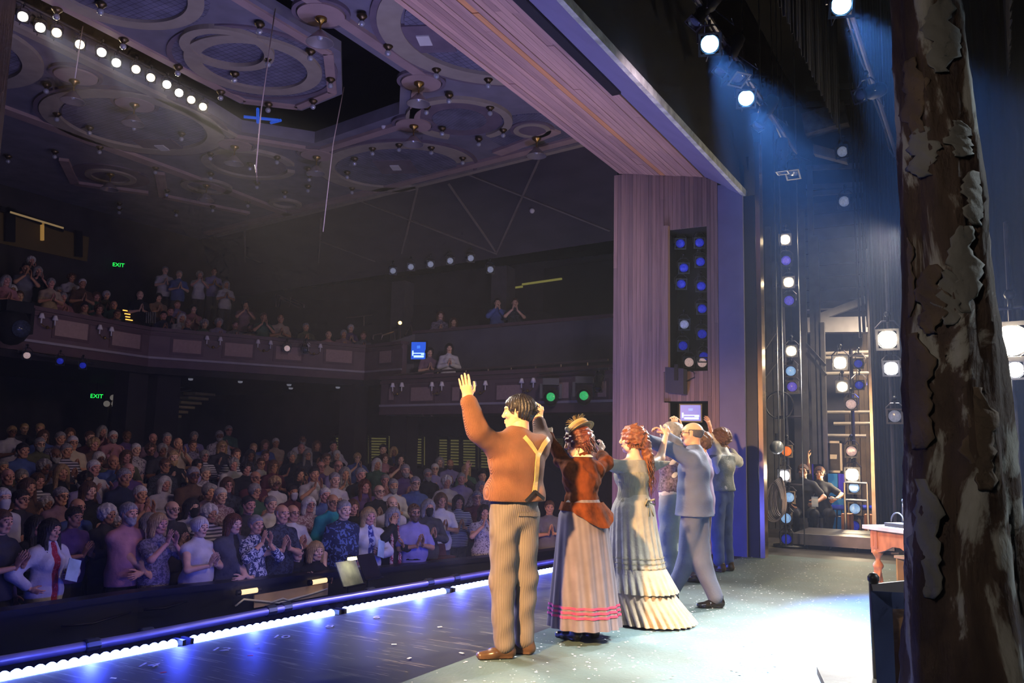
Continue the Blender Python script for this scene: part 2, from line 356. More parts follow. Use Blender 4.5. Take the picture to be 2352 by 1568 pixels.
def head_mesh(fem, h):
    if (fem, h) in _HEADS: return _HEADS[(fem, h)]
    F = Field((-.12, -.14, -.2), (.12, .16, .15), h); s = .95 if fem else 1.0
    F.ell((0, -.014, .03), (.075, .097, .084), 0); F.cap((0, .03, .03), (0, .045, -.07), .062*s, .040*s, .058, .042, k=.02)
    F.ell((0, .058, -.09), (.024*s, .024, .022), .02)
    for e in (-1, 1):
        F.cap((e*.05*s, 0, -.03), (e*.03*s, .045, -.085), .024, .02, k=.02); F.ell((e*.043, .064, -.014), (.022, .022, .02), .02)
        F.ell((e*.031, .103, .010), (.019, .016, .014), .012, sub=True)
    F.cap((-.036, .081, .032), (.036, .081, .032), .014, .014, k=.015)
    F.cap((0, .088, .022), (0, .106, -.018), .0085, .0135, k=.012)
    for e in (-1, 1):
        F.ell((e*.031, .081, .010), (.0135, .0135, .0125), .003); F.ell((e*.011, .1, -.026), (.0085, .010, .008), .006)
        F.cap((e*.078, -.008, .028), (e*.074, .0, -.028), .009, .007, .021, .013, side=(1, 0, 0), k=.008)
    F.cap((-.018, .089, -.052), (.018, .089, -.052), .0075, .0075, k=.008); F.cap((-.014, .089, -.064), (.014, .089, -.064), .0085, .0085, k=.006)
    F.cap((0, -.02, -.05), (0, -.03, -.2), .056 if not fem else .05, .056, k=.03)
    V, Q = F.nets(); c = V[Q].mean(1); M = np.zeros(len(Q), int)
    for e in (-1, 1):
        d = np.linalg.norm(c-A3(e*.031, .086, .010), axis=1); M[(d < .0095) & (c[:, 1] > .085)] = 1
        br = (np.abs(c[:, 0]-e*.033) < .021) & (np.abs(c[:, 2]-(.033-.15*np.abs(c[:, 0]-e*.028))) < .004) & (c[:, 1] > .06); M[br] = 3
    lp = (np.abs(c[:, 2]+.058)+.25*np.abs(c[:, 0]) < .0115) & (np.abs(c[:, 0]) < .022) & (c[:, 1] > .086); M[lp] = 2
    _HEADS[(fem, h)] = (V, Q, M); return _HEADS[(fem, h)]
_HANDS = {}
def hand_mesh(curl, spread, h, thumb=.5):
    key = (round(curl, 2), round(spread, 2), h, thumb)
    if key in _HANDS: return _HANDS[key]
    F = Field((-.13, -.07, -.04), (.09, .14, .22), h)
    F.cap((0, 0, -.03), (0, 0, .02), .027, .031, .02, .019, k=.01); F.cap((-.004, 0, .02), (-.004, 0, .082), .033, .041, .015, .0125, k=.01)
    for i, (x, L, r) in enumerate(((-.032, .072, .0092), (-.0115, .08, .0095), (.0095, .075, .0092), (.030, .06, .0082))):
        p = A3(x, 0, .088-.004*abs(i-1)); a = 0.0; sp = (i-1.4)*spread
        for j in range(3):
            a += curl*(.8, 1.1, .8)[j]*(1+.08*i); l = L*(.45, .31, .26)[j]; q = p+l*A3(math.sin(sp)*math.cos(a), math.sin(a), math.cos(sp)*math.cos(a))
            F.cap(p, q, r-.0007*j, r-.0007*(j+1), k=.004); p = q
    t0 = A3(-.022, .008, .022); t1 = t0+.045*unit(A3(-1, .35+curl*.6, .75)); t2 = t1+.032*unit(A3(-.8*thumb-.1, .3+curl*.8, 1)); t3 = t2+.026*unit(A3(-.4*thumb, .3+curl, 1.2))
    F.cap(t0, t1, .016, .0125, k=.012); F.cap(t1, t2, .0125, .0108, k=.006); F.cap(t2, t3, .0105, .0088, k=.004)
    _HANDS[key] = F.nets(); return _HANDS[key]
def hframe(y, z):
    z = unit(z); y = np.asarray(y, float); y = unit(y-z*(y@z)); return np.stack([np.cross(y, z), y, z], 1)
def head_matrix(J):
    R = hframe(J['look'], J['hup'] if abs(unit(J['look'])@J['hup']) < .95 else (0, 0, 1)); return R, J['head']
def place(V, R, t, s=1.0): return (V*s)@R.T+t
def body_parts(J):
    lo, hi = bounds(J); F = Field(lo, hi, J['bodyh']); torso(F, J)
    for S in 'LR': arm(F, J, S, 0, 0, 2.0); leg(F, J, S)
    for S in 'LR': F.cap(J['ank'+S]-A3(0, 0, .035), J['ank'+S]+unit(J['foot'+S])*.09-A3(0, 0, .058), .026, .024, .022, .014, k=.015)
    V, Q = F.nets(); parts = [(V, Q, 0)]
    hv, hq, hm = head_mesh(J['fem'], J['headh']); R, t = head_matrix(J); parts.append((place(hv, R, t), hq, hm))
    for S in 'LR':
        v, q = hand_mesh(J['curl'+S], J['spread'+S], J['handh']); v = v.copy()
        if S == 'L': v[:, 0] *= -1; q = q[:, ::-1]
        parts.append((place(v, hframe(J['palm'+S], J['fing'+S]), J['wr'+S]+unit(J['fing'+S])*.012, .93 if J['fem'] else 1.0), q, 0))
    return parts
def body_mesh(name, J): V, Q, M = joinvf(body_parts(J)); return meshnp(name, V, Q, True, M)
def top_field(J, off=.014, sleeve=2.0, hem=.86, h=.014, aoff=None, wr=.004, fr=38, seed=1, flare=.0, neck=True, k=.05):
    lo, hi = bounds(J, .2, ('pelvis', 'neck', 'shL', 'shR', 'elL', 'elR', 'wrL', 'wrR')); lo[2] = min(lo[2], hem-.05); F = Field(lo, hi, h)
    torso(F, J, off, neck=False, k=k); F.cap(J['neck']-A3(0, 0, .05), J['neck']-A3(0, 0, .012), .085+off, .058+off, k=.03)
    if hem < J['pelvis'][2]-.05: F.cap(J['pelvis'], A3(J['pelvis'][0], J['pelvis'][1], hem-.05), .165*J['bulk']+off, .168*J['bulk']+off+flare, .12*J['bulk']+off+J['belly']*.4, .125*J['bulk']+off+flare, unit(J['hipR']-J['hipL']), .04)
    for S in 'LR':
        if sleeve > 0: arm(F, J, S, off, (off if aoff is None else aoff), sleeve)
    if wr: F.wrinkle(wr, fr, seed)
    F.cut((0, 0, hem), (0, 0, -1)); return F
def top_mesh(name, J, **kw): V, Q = top_field(J, **kw).nets(); return meshnp(name, V, Q)
def pants_field(J, off=.014, off2=.02, h=.014, top=1.04, wr=.003, seed=3, end=1.9, fr=40):
    lo, hi = bounds(J, .2, ('waist', 'ankL', 'ankR', 'kneeL', 'kneeR', 'hipL', 'hipR')); F = Field(lo, hi, h); torso(F, J, min(off, .006), neck=False)
    for S in 'LR': leg(F, J, S, off, off2, end)
    if wr: F.wrinkle(wr, fr, seed)
    F.cut((0, 0, top), (0, 0, 1)); return F
def pants_mesh(name, J, **kw): V, Q = pants_field(J, **kw).nets(); return meshnp(name, V, Q)
def shoe_mesh(name, J, h=.01, only='LR'):
    P = []
    for S in only:
        a = J['ank'+S]; d = unit(J['foot'+S]*A3(1, 1, 1)); g = a+A3(0, 0, -.085); F = Field(g-A3(.3, .3, .06), g+A3(.3, .3, .2), h); sd = np.cross(d, (0, 0, 1))
        F.cap(g-d*.045+A3(0, 0, .038), g+d*.07+A3(0, 0, .034), .038, .046, .038, .036, sd, .01); F.cap(g+d*.07+A3(0, 0, .03), g+d*.165+A3(0, 0, .024), .046, .036, .032, .024, sd, .02)
        F.cap(g-d*.03+A3(0, 0, .05), g-d*.02+A3(0, 0, .10), .042, .046, .045, .05, sd, .02); F.cap(g-d*.05+A3(0, 0, .01), g+d*.165+A3(0, 0, .01), .043, .043, .012, .012, sd, .002)
        F.cut(g, (0, 0, -1)); F.cut(g+A3(0, 0, .115), (0, 0, 1)); V, Q = F.nets(); P.append((V, Q, 0))
    V, Q, M = joinvf(P); return meshnp(name, V, Q)
def hair_field(style, h=.0075, seed=0):
    F = Field((-.22, -.26, -.42), (.22, .2, .2), h); t = .014
    if style == 'bald':
        F.ell((0, -.014, .03), (.082, .103, .089), 0); F.cut((0, 0, .045), (0, 0, 1)); F.ell((0, .12, .03), (.2, .105, .2), 0, sub=True)
    else:
        if style in ('curly', 'bob', 'long', 'bun'): t = .022
        F.ell((0, -.016, .034), (.077+t, .099+t, .087+t), 0)
        if style == 'curly': F.ell((0, -.03, .03), (.11, .12, .115), .02)
        if style in ('bob', 'long'):
            z1 = -.13 if style == 'bob' else -.36
            for e in (-1, 1): F.cap((e*.072, -.01, .03), (e*(.085 if style == 'bob' else .1), -.02+(.06 if style == 'long' else 0), z1), .036, .03, .055, .045, k=.03)
            F.cap((0, -.07, .02), (0, -.085, z1-.02), .09, .085, .05, .035, k=.04)
        if style == 'bun': F.ell((0, -.13, .05), (.05, .05, .05), .02)
        # keep the face free
        F.ell((0, .125, -.045), (.068 if style not in ('short', 'crop') else .2, .125, .108), .015, sub=True)
        if style in ('short', 'crop', 'curly', 'bun'):
            F.cut((0, -.03, -.055 if style != 'curly' else -.09), (0, .12, -1))
            for e in (-1, 1): F.ell((e*.1, .005, -.015), (.03, .024, .045), .01, sub=True) if style in ('short', 'crop') else None
    X, Y, Z = F.grid(); an = np.arctan2(X, -Y-.02); amp = dict(curly=.007, bob=.003, long=.003, short=.0035, crop=.0015, bald=.001, bun=.003)[style]
    if style == 'curly': F.wrinkle(amp, 130, seed)
    else: F.F = (F.F+amp*np.sin(an*26+np.sin(Z*40+seed)*1.5)+amp*.6*np.sin(an*61+Z*60)).astype(np.float32)
    return F
_HAIR = {}
def hair_mesh(style, h=.0075, seed=0):
    k = (style, h, seed)
    if k not in _HAIR: V, Q = hair_field(style, h, seed).nets(); _HAIR[k] = meshnp('hair_'+style, V, Q)
    return _HAIR[k]
def mat4(R, t, s=1.0):
    M = Matrix.Identity(4)
    for i in range(3):
        for j in range(3): M[i][j] = float(R[i][j])*s
        M[i][3] = float(t[i])
    return M
def skin(name, col): return mat('skin_'+name, col, .5, 0, .10, 14, .08, 60)
EYE = None
def setmats(o, mats):
    while len(o.data.materials) < len(mats): o.data.materials.append(None)
    for i, m in enumerate(mats): o.material_slots[i].link = 'OBJECT'; o.material_slots[i].material = m
# ------------------------------------------------------------------ surfaces of the building
def m_marley():
    m = mat('stage_marley', '#8d9799', .62, var=0); N, L, b = nodes(m); tc = add(N, 'ShaderNodeTexCoord')
    n1 = add(N, 'ShaderNodeTexNoise', Scale=.55, Detail=6.0, Roughness=.62); L.new(tc.outputs['Object'], n1.inputs['Vector'])
    r1 = ramp(N, (.30, '#4a4a3e'), (.44, '#596766'), (.56, '#66797b'), (.70, '#8a9694')); L.new(n1.outputs['Fac'], r1.inputs[0])
    n3 = add(N, 'ShaderNodeTexNoise', Scale=1.3, Detail=3.0); L.new(tc.outputs['Object'], n3.inputs['Vector'])
    r3 = ramp(N, (.45, '#7fa9ad'), (.7, '#8f8a80')); L.new(n3.outputs['Fac'], r3.inputs[0])
    mx = add(N, 'ShaderNodeMix', _data_type='RGBA', _blend_type='MULTIPLY'); mx.inputs[0].default_value = .45
    L.new(r1.outputs[0], mx.inputs[6]); L.new(r3.outputs[0], mx.inputs[7])
    v = add(N, 'ShaderNodeTexVoronoi', Scale=26.0); L.new(tc.outputs['Object'], v.inputs['Vector'])
    rv = ramp(N, (.0, '#ffffff'), (.085, '#ffffff'), (.12, '#000000')); L.new(v.outputs['Distance'], rv.inputs[0])
    n2 = add(N, 'ShaderNodeTexNoise', Scale=2.2, Detail=3.0); L.new(tc.outputs['Object'], n2.inputs['Vector'])
    rn = ramp(N, (.45, '#000000'), (.6, '#ffffff')); L.new(n2.outputs['Fac'], rn.inputs[0])
    mu = add(N, 'ShaderNodeMath', _operation='MULTIPLY'); L.new(rv.outputs[0], mu.inputs[0]); L.new(rn.outputs[0], mu.inputs[1])
    m2 = add(N, 'ShaderNodeMix', _data_type='RGBA'); L.new(mu.outputs[0], m2.inputs[0]); L.new(mx.outputs[2], m2.inputs[6]); m2.inputs[7].default_value = (.82, .84, .85, 1)
    L.new(m2.outputs[2], b.inputs['Base Color'])
    bp = add(N, 'ShaderNodeBump', Strength=.15, Distance=.02); n4 = add(N, 'ShaderNodeTexNoise', Scale=40.0, Detail=3.0); L.new(tc.outputs['Object'], n4.inputs['Vector']); L.new(n4.outputs['Fac'], bp.inputs['Height']); L.new(bp.outputs[0], b.inputs['Normal'])
    return m
def m_apron():
    m = mat('apron_black', '#17181a', .42, var=0); N, L, b = nodes(m); tc = add(N, 'ShaderNodeTexCoord')
    acc = None
    for i, (rz, sc, dist) in enumerate(((.4, 9, 7.), (1.3, 11, 9.), (2.4, 8, 8.))):
        mp = add(N, 'ShaderNodeMapping'); mp.inputs['Rotation'].default_value = (0, 0, rz); mp.inputs['Location'].default_value = (i*3.1, 0, 0); L.new(tc.outputs['Object'], mp.inputs[0])
        w = add(N, 'ShaderNodeTexNoise', Scale=sc, Detail=2.0, Distortion=.3); mp.inputs['Scale'].default_value = (3.2, .16, 1); L.new(mp.outputs[0], w.inputs['Vector'])
        r = ramp(N, (.0, '#000000'), (.655, '#000000'), (.675, '#ffffff'), (.70, '#000000')); L.new(w.outputs['Fac'], r.inputs[0])
        if acc is None: acc = r.outputs[0]
        else: mm = add(N, 'ShaderNodeMath', _operation='MAXIMUM'); L.new(acc, mm.inputs[0]); L.new(r.outputs[0], mm.inputs[1]); acc = mm.outputs[0]
    n = add(N, 'ShaderNodeTexNoise', Scale=1.2, Detail=5.0); L.new(tc.outputs['Object'], n.inputs['Vector']); rb = ramp(N, (.35, '#131416'), (.7, '#2b2b2c')); L.new(n.outputs['Fac'], rb.inputs[0])
    mx = add(N, 'ShaderNodeMix', _data_type='RGBA'); L.new(acc, mx.inputs[0]); L.new(rb.outputs[0], mx.inputs[6]); mx.inputs[7].default_value = (.16, .15, .13, 1); L.new(mx.outputs[2], b.inputs['Base Color'])
    rr = add(N, 'ShaderNodeMapRange'); rr.inputs[3].default_value = .48; rr.inputs[4].default_value = .72; L.new(n.outputs['Fac'], rr.inputs[0]); L.new(rr.outputs[0], b.inputs['Roughness'])
    return m
def m_wood(name, col, stretch, var=.2, rough=.55): return mat(name, col, rough, 0, var, 5, .12, 14, stretch=stretch)
BLACK = mat('matte_black', '#0d0d10', .8, var=.3, scale=3); BLACKG = mat('satin_black', '#121216', .4, var=.1)
DARKWALL = mat('dark_wall', '#3a3639', .8, var=.2, scale=2); STEEL = mat('brushed_steel', '#8a8c90', .35, .9, var=.1); PIPE = mat('pipe_iron', '#4e4b52', .4, .7, var=.15)
BRASS = mat('brass', '#9a7a3e', .3, .9, var=.1); WHITEP = mat('white_enamel', '#d8d4d0', .5, var=.05)
MAUVE = mat('mauve_panelling', '#6b5458', .6, var=.12, scale=3); PINK = mat('dusty_pink_panel', '#a5887f', .8, var=.08, scale=20); TRIMP = mat('pale_trim', '#a39a9c', .55, var=.05)
CARPET = mat('house_carpet', '#1d1a1f', .95, var=.3, scale=5)
MAUVED = mat('mauve_moulding', '#5e464b', .6, var=.1)
# stage floor
struct('floor_stage', MB().prism([(-3, -9), (11.9, -9), (11.9, 2.92), (-3, 2.98)], -.05, 0), m_marley(), 'scuffed pale grey-blue painted stage floor flecked with white')
LEDY = lambda x: 4.82+(x-2.9)*(4.09-4.82)/8.34
struct('floor_apron', MB().prism([(-3, 2.98), (11.9, 2.92), (11.9, LEDY(11.9)-.07), (-3, LEDY(-3)-.07)], -.06, -.004), m_apron(), 'scratched black forestage floor along the stage edge')
struct('floor_wing', MB().prism([(11.9, -9), (19, -9), (19, 5.2), (11.9, 5.2)], -.05, -.002), mat('wing_floor', '#2c2622', .55, var=.3, scale=2, bump=.1), 'dark worn wooden floor of the far wing')
struct('wall_stage_front', MB().prism([(-3, LEDY(-3)-.07), (11.9, LEDY(11.9)-.07), (11.9, LEDY(11.9)+.42), (-3, LEDY(-3)+.42)], -.2, -.082).slab([(-3, LEDY(-3)+.42, -2.6), (11.9, LEDY(11.9)+.42, -2.6), (11.9, LEDY(11.9)+.42, -.2), (-3, LEDY(-3)+.42, -.2)], (0, -1, 0), .1), BLACK)
RAIL = [(-2, 8.1), (2, 7.95), (4.56, 7.74), (5.95, 7.69), (7.84, 7.19), (9.03, 6.81), (12.06, 6.05), (15.2, 5.6)]
def raily(x): return float(np.interp(x, [p[0] for p in RAIL], [p[1] for p in RAIL]))
def hfloor(x, y): return -1.14+.13*max(0.0, min(11.5, (y-raily(x))*.96))
struct('floor_pit', MB().prism([(-3, 4), (15, 4), (15, 8.4), (-3, 8.4)], -2.7, -2.6), BLACK)
mb = MB()
for (x0, y0), (x1, y1) in zip(RAIL[:-1], RAIL[1:]): mb.hexa([(x0, y0, -2.6), (x1, y1, -2.6), (x1, y1+.1, -2.6), (x0, y0+.1, -2.6), (x0, y0, -.26), (x1, y1, -.26), (x1, y1+.1, -.26), (x0, y0+.1, -.26)])
pitw = struct('wall_pit', mb, mat('pit_wall_black', '#0e0e14', .55, var=.3, scale=4), 'low black wall between the orchestra pit and the front row')
mb = MB()
for (x0, y0), (x1, y1) in zip(RAIL[:-1], RAIL[1:]): mb.hexa([(x0, y0-.06, -.26), (x1, y1-.06, -.26), (x1, y1+.15, -.26), (x0, y0+.15, -.26), (x0, y0-.06, -.2), (x1, y1-.06, -.2), (x1, y1+.15, -.2), (x0, y0+.15, -.2)])
mb.build('rail_cap', BLACKG, pitw)
nx, ny = 24, 24; V = []; Fc = []
for i in range(nx):
    x = -2+21*i/(nx-1)
    for j in range(ny): y = raily(x)+.1+(21.5-raily(x))*j/(ny-1); V.append((x, y, hfloor(x, y)))
for i in range(nx-1):
    for j in range(ny-1): a = i*ny+j; Fc.append((a, a+ny, a+ny+1, a+1))
o = obj('floor_house', mesh('floor_house', V, Fc), CARPET); o['kind'] = 'structure'; o['label'] = 'dark raked floor of the auditorium under the audience'
# outer walls
struct('wall_back', MB().bbox((-2, 21.2, -1.2), (20, 21.4, 9)), DARKWALL)
struct('wall_upstage', MB().bbox((-3, -9.2, -.1), (19, -9, 9)), BLACK)
struct('wall_wing', MB().bbox((18.6, -9, -.1), (18.8, 5.2, 9)), mat('wing_wall', '#4a4542', .85, var=.25, scale=2))
struct('ceiling_stage', MB().bbox((-3, -9, 8.9), (19, 3.3, 9)), BLACK)
# far side wall below the boxes (with the shuttered windows) and behind the upper gallery
K0, K1 = (16.7, 5.2), (18.6, 18.0)
struct('wall_side', MB().slab([(K0[0], K0[1], -1.3), (19.1, 21.3, -1.3), (19.1, 21.3, 6.1), (K0[0]+1.9, K0[1], 6.1), (K0[0]+1.9, K0[1], 4.3), (K0[0], K0[1], 4.1)], (1, -.15, 0), .2), mat('side_wall', '#2c282c', .8, var=.2, scale=2))
# ------------------------------------------------------------------ proscenium: far jamb, header
WOODJ = m_wood('jamb_plank_a', '#7a615b', (9, 9, .35)); WOODJ2 = m_wood('jamb_plank_b', '#705a56', (9, 9, .35)); WOODJ3 = m_wood('jamb_plank_c', '#83685f', (9, 9, .35))
WOODH = [m_wood('header_plank_a', '#8f7068', (.35, 9, 9)), m_wood('header_plank_b', '#866861', (.35, 9, 9)), m_wood('header_plank_c', '#99786d', (.35, 9, 9)), m_wood('header_plank_seam', '#a8744a', (.35, 9, 9))]
BLUEP = mat('portal_paint', '#6a6580', .6, var=.08, scale=3, bump=.05)
JX = 11.4
mb = MB().bbox((JX+.03, 3.98, -.1), (12.3, 4.72, 5.6)).bbox((JX+.55, 2.9, -.1), (12.3, 3.98, 5.6)).bbox((JX+.03, 2.84, 0), (12.3, 3.36, 5.3))
zz = lambda px, py: onx(px, py, JX)[2]
z_rt, z_rb = zz(1590, 522), zz(1590, 852); z_m1, z_m0 = zz(1590, 921), zz(1590, 1003)
mb.bbox((JX+.03, 3.36, z_rt), (JX+.56, 3.98, 5.6)).bbox((JX+.03, 3.36, z_m1), (JX+.56, 3.98, z_rb)).bbox((JX+.03, 3.36, -.1), (JX+.56, 3.98, z_m0))
jamb = struct('wall_proscenium', mb, BLACK, 'tall wood-clad side of the proscenium opening with a recessed bay of lamps')
def planks_y(y0, y1, z0, z1, x, n, th=.03):
    e = np.linspace(y0, y1, n+1)
    for k in range(n):
        cuts = [z0]+sorted(random.uniform(z0+.2, z1-.2) for _ in range(random.choice((0, 1, 1, 2)) if z1-z0 > 2 else 0))+[z1]
        for a, b in zip(cuts[:-1], cuts[1:]):
            t = th+random.uniform(-.004, .004); MB().bbox((x+.03-t, e[k]+.0015, a+.001), (x+.031, e[k+1]-.0015, b-.001)).build('plank', random.choice((WOODJ, WOODJ2, WOODJ3)), jamb)
planks_y(3.985, 4.76, 0, 5.42, JX, 13); planks_y(3.36, 3.98, z_rt, 5.3, JX, 10); planks_y(3.36, 3.98, z_m1, z_rb, JX, 10); planks_y(3.36, 3.98, 0, z_m0, JX, 10); planks_y(3.205, 3.36, 0, 5.17, JX, 3)
MB().bbox((JX-.07, 3.9, z_rb), (JX+.02, 3.985, z_rt+.05)).build('edge_board', WOODJ3, jamb); MB().bbox((JX-.07, 3.9, 0), (JX+.02, 3.985, z_m1-.02)).build('edge_board', WOODJ3, jamb)
MB().bbox((JX-.005, 2.915, 0), (JX+.04, 3.2, 5.05)).build('painted_flat', BLUEP, jamb); MB().bbox((JX-.03, 2.85, 0), (JX+.04, 2.91, 4.9)).build('painted_edge', BLUEP, jamb)
struct('trim_1', MB().bbox((JX+.02, 2.70, 0), (JX+.15, 2.84, 4.85)), mat('rubber_black', '#1a1a1a', .5, var=.2), 'black vertical strip along the upstage edge of the proscenium')
struct('trim_2', MB().bbox((JX+.02, 2.63, 0), (JX+.2, 2.69, 5.6)), mat('steel_column', '#a88f78', .22, .95, var=.35, scale=2, stretch=(1, 1, .4)), 'shiny steel upright beside the black strip of the proscenium')
# header
yA, zA, yB, zB, yC, zC = 4.68, 5.44, 3.40, 5.20, 2.87, 4.88
hx0, hx1 = 1.6, 11.41
head = struct('wall_header', MB().hexa([(hx0, yA, zA+.03), (hx0+11, yA, zA+.03), (hx0+11, yB, zB+.03), (hx0, yB, zB+.03), (hx0, yA, 7.7), (hx0+11, yA, 7.7), (hx0+11, yB, 7.7), (hx0, yB, 7.7)]).hexa([(hx0, yB, zB+.03), (hx0+11, yB, zB+.03), (hx0+11, yC, zC+.03), (hx0, yC, zC+.03), (hx0, yB, 7.0), (hx0+11, yB, 7.0), (hx0+11, yC+.2, 7.0), (hx0, yC+.2, 7.0)]), BLACK, 'deep wood-planked header over the proscenium opening')
NP = 16
for k in range(NP):
    t0, t1 = k/NP, (k+1)/NP; a = np.array([yA+(yB-yA)*t0, zA+(zB-zA)*t0]); b = np.array([yA+(yB-yA)*t1, zA+(zB-zA)*t1]); g = .002
    cuts = [hx0]+sorted(random.uniform(2.6, 11) for _ in range(3))+[hx1]
    for c0, c1 in zip(cuts[:-1], cuts[1:]):
        th = .03+random.uniform(-.004, .004)
        MB().hexa([(c0+g, a[0]-g, a[1]+.03-th), (c1-g, a[0]-g, a[1]+.03-th), (c1-g, b[0]+g, b[1]+.03-th), (c0+g, b[0]+g, b[1]+.03-th), (c0+g, a[0]-g, a[1]+.031), (c1-g, a[0]-g, a[1]+.031), (c1-g, b[0]+g, b[1]+.031), (c0+g, b[0]+g, b[1]+.031)]).build('plank', WOODH[3] if k == 8 else random.choice(WOODH[:3]), head)
yM, zM = 3.06, 5.0
for nm, (ya, za), (yb, zb), mm in (('painted_soffit', (yB-.02, zB), (yM, zM), BLUEP), ('painted_lip', (yM, zM-.015), (yC, zC-.015), BLUEP)):
    MB().hexa([(hx0, ya, za), (hx1, ya, za), (hx1, yb, zb), (hx0, yb, zb), (hx0, ya, za+.04), (hx1, ya, za+.04), (hx1, yb, zb+.04), (hx0, yb, zb+.04)]).build(nm, mm, head)
MB().bar((hx0, yC-.03, zC+.02), (hx1+.1, yC-.03, zC+.02), .05, .09).build('edge_batten', mat('weathered_batten', '#8d8f88', .8, var=.35, scale=9, bump=.3), head)
MB().bbox((4.9, yB-.07, zB-.06), (8.15, yB+.03, zB+.02)).build('slot_channel', BLACKG, head)
# near jamb (only its edge shows)
struct('wall_proscenium_near', MB().bbox((1.2, 4.9, -.1), (2.64, 5.06, 7.6)), WOODJ2, 'near side of the proscenium, a blurred pale edge')
# ------------------------------------------------------------------ ceiling of the house
from mathutils.geometry import tessellate_polygon
def plate(outer, holes, z0, z1):
    loops = [outer]+holes; P = [Vector((x, y, 0)) for l in loops for x, y in l]; tri = tessellate_polygon([[Vector((x, y, 0)) for x, y in l] for l in loops])
    n = len(P); vs = [(p.x, p.y, z0) for p in P]+[(p.x, p.y, z1) for p in P]; fs = []
    for a, b, c in tri: fs += [(a, b, c), (c+n, b+n, a+n)]
    i = 0
    for l in loops:
        k = len(l); fs += [(i+j, i+(j+1) % k, n+i+(j+1) % k, n+i+j) for j in range(k)]; i += k
    return MB().addv(vs, fs)
CZ = 7.6
def m_grille(name, col, sc=9.0, rot=.0):
    m = mat(name, col, .85, var=0); N, L, b = nodes(m); tc = add(N, 'ShaderNodeTexCoord'); mp = add(N, 'ShaderNodeMapping'); mp.inputs['Rotation'].default_value = (0, 0, rot); L.new(tc.outputs['Object'], mp.inputs[0])
    br = add(N, 'ShaderNodeTexBrick', Scale=sc); br.inputs['Mortar Size'].default_value = .035; br.inputs['Brick Width'].default_value = .9; br.inputs['Row Height'].default_value = .9; br.offset = .0
    c = srgb(col); br.inputs['Color1'].default_value = (*c, 1); br.inputs['Color2'].default_value = (*[x*.9 for x in c], 1); br.inputs['Mortar'].default_value = (*[x*.22 for x in c], 1); L.new(mp.outputs[0], br.inputs['Vector'])
    n = add(N, 'ShaderNodeTexNoise', Scale=3.0, Detail=4.0); L.new(tc.outputs['Object'], n.inputs['Vector']); r = ramp(N, (.3, '#c8c8c8'), (.7, '#ffffff')); L.new(n.outputs['Fac'], r.inputs[0])
    mx = add(N, 'ShaderNodeMix', _data_type='RGBA', _blend_type='MULTIPLY'); mx.inputs[0].default_value = 1; L.new(br.outputs['Color'], mx.inputs[6]); L.new(r.outputs[0], mx.inputs[7]); L.new(mx.outputs[2], b.inputs['Base Color']); return m
PLAST = mat('ceiling_plaster', '#75707e', .85, var=.15, scale=2.5); GRILLE = m_grille('ceiling_grille', '#7d7a90'); GRILLE2 = m_grille('ceiling_grille_fine', '#77758a', 14, .5)
BAND = mat('ceiling_pink_band', '#a38a88', .8, var=.1, scale=3); TAN = mat('ceiling_tan_ring', '#9d9184', .8, var=.08, scale=5); MEDAL = mat('ceiling_mauve_ring', '#6d5f6c', .85, var=.12, scale=4)
VOID = [(2.8, 8.44), (10.91, 8.44), (12.34, 9.56), (12.8, 12.1), (11.65, 13.0), (10.4, 12.74), (6.8, 12.42), (2.8, 12.42)]
EDGE0, EDGE1 = np.array([15.2, 6.4]), np.array([17.5, 20.2])
ceil = struct('ceiling', plate([(0, 4.6), (14.9, 4.6), tuple(EDGE0), tuple(EDGE1), (17.6, 21.3), (0, 21.3)], [VOID], CZ, CZ+.25), PLAST, 'patterned auditorium ceiling of pale bands, rings and grilles round a dark opening')
CLOUD = [(2.8, 11.5), (6.66, 11.64), (10.57, 11.89), (11.35, 11.08), (11.11, 9.9), (9.83, 8.83), (8.08, 8.86), (2.8, 8.86)]
cloud = struct('ceiling_cloud', MB().prism(CLOUD[::-1], CZ-.02, CZ+.16), PLAST, 'suspended octagonal ceiling panel with overlapping rings')
struct('ceiling_attic', MB().bbox((2, 7.5, 9.6), (13.6, 14, 9.7)).bbox((2, 7.4, 7.86), (13.6, 7.5, 9.7)).bbox((2, 14, 7.86), (13.6, 14.1, 9.7)).bbox((13.5, 7.4, 7.86), (13.6, 14, 9.7)), BLACK)
def cz(px, py): return onz(px, py, CZ)
def circ(c, r, parent, name, m, z0=-.045, n=40, sx=1, sy=1, rot=0): return MB().ring(c, 0.0001, r, CZ+z0, CZ+.01, n, sx, sy, rot=rot).build(name, m, parent)
def annu(c, r0, r1, parent, name, m, z0=-.06, n=56, sx=1, sy=1, a0=0, a1=2*PI, rot=0): return MB().ring(c, r0, r1, CZ+z0, CZ+.01, n, sx, sy, a0, a1, rot).build(name, m, parent)
def band(pts, w, parent, z0=-.07, m=BAND):
    for a, b in zip(pts[:-1], pts[1:]):
        MB().bar((a[0], a[1], CZ+z0/2), (b[0], b[1], CZ+z0/2), w, -z0).build('band', m, parent)
# cloud rings and border
cc = (9.52, 10.42); circ(cc, 1.28, cloud, 'grille', GRILLE, -.03); annu(cc, .86, 1.1, cloud, 'ring', TAN, -.08); annu(cc, 1.28, 1.36, cloud, 'ring', MEDAL, -.05)
c2 = (8.86, 10.32); annu(c2, .56, .72, cloud, 'ring', TAN, -.1); circ(c2, .5, cloud, 'grille', GRILLE, -.05)
c3 = (6.9, 10.3); circ(c3, 1.2, cloud, 'grille', GRILLE, -.03); annu(c3, .9, 1.12, cloud, 'ring', TAN, -.08)
band([(3, 11.38), (6.7, 11.5), (10.5, 11.72), (11.16, 11.02), (10.94, 9.98), (9.75, 9.02), (8.1, 9.04), (3, 9.04)], .16, cloud, -.06)
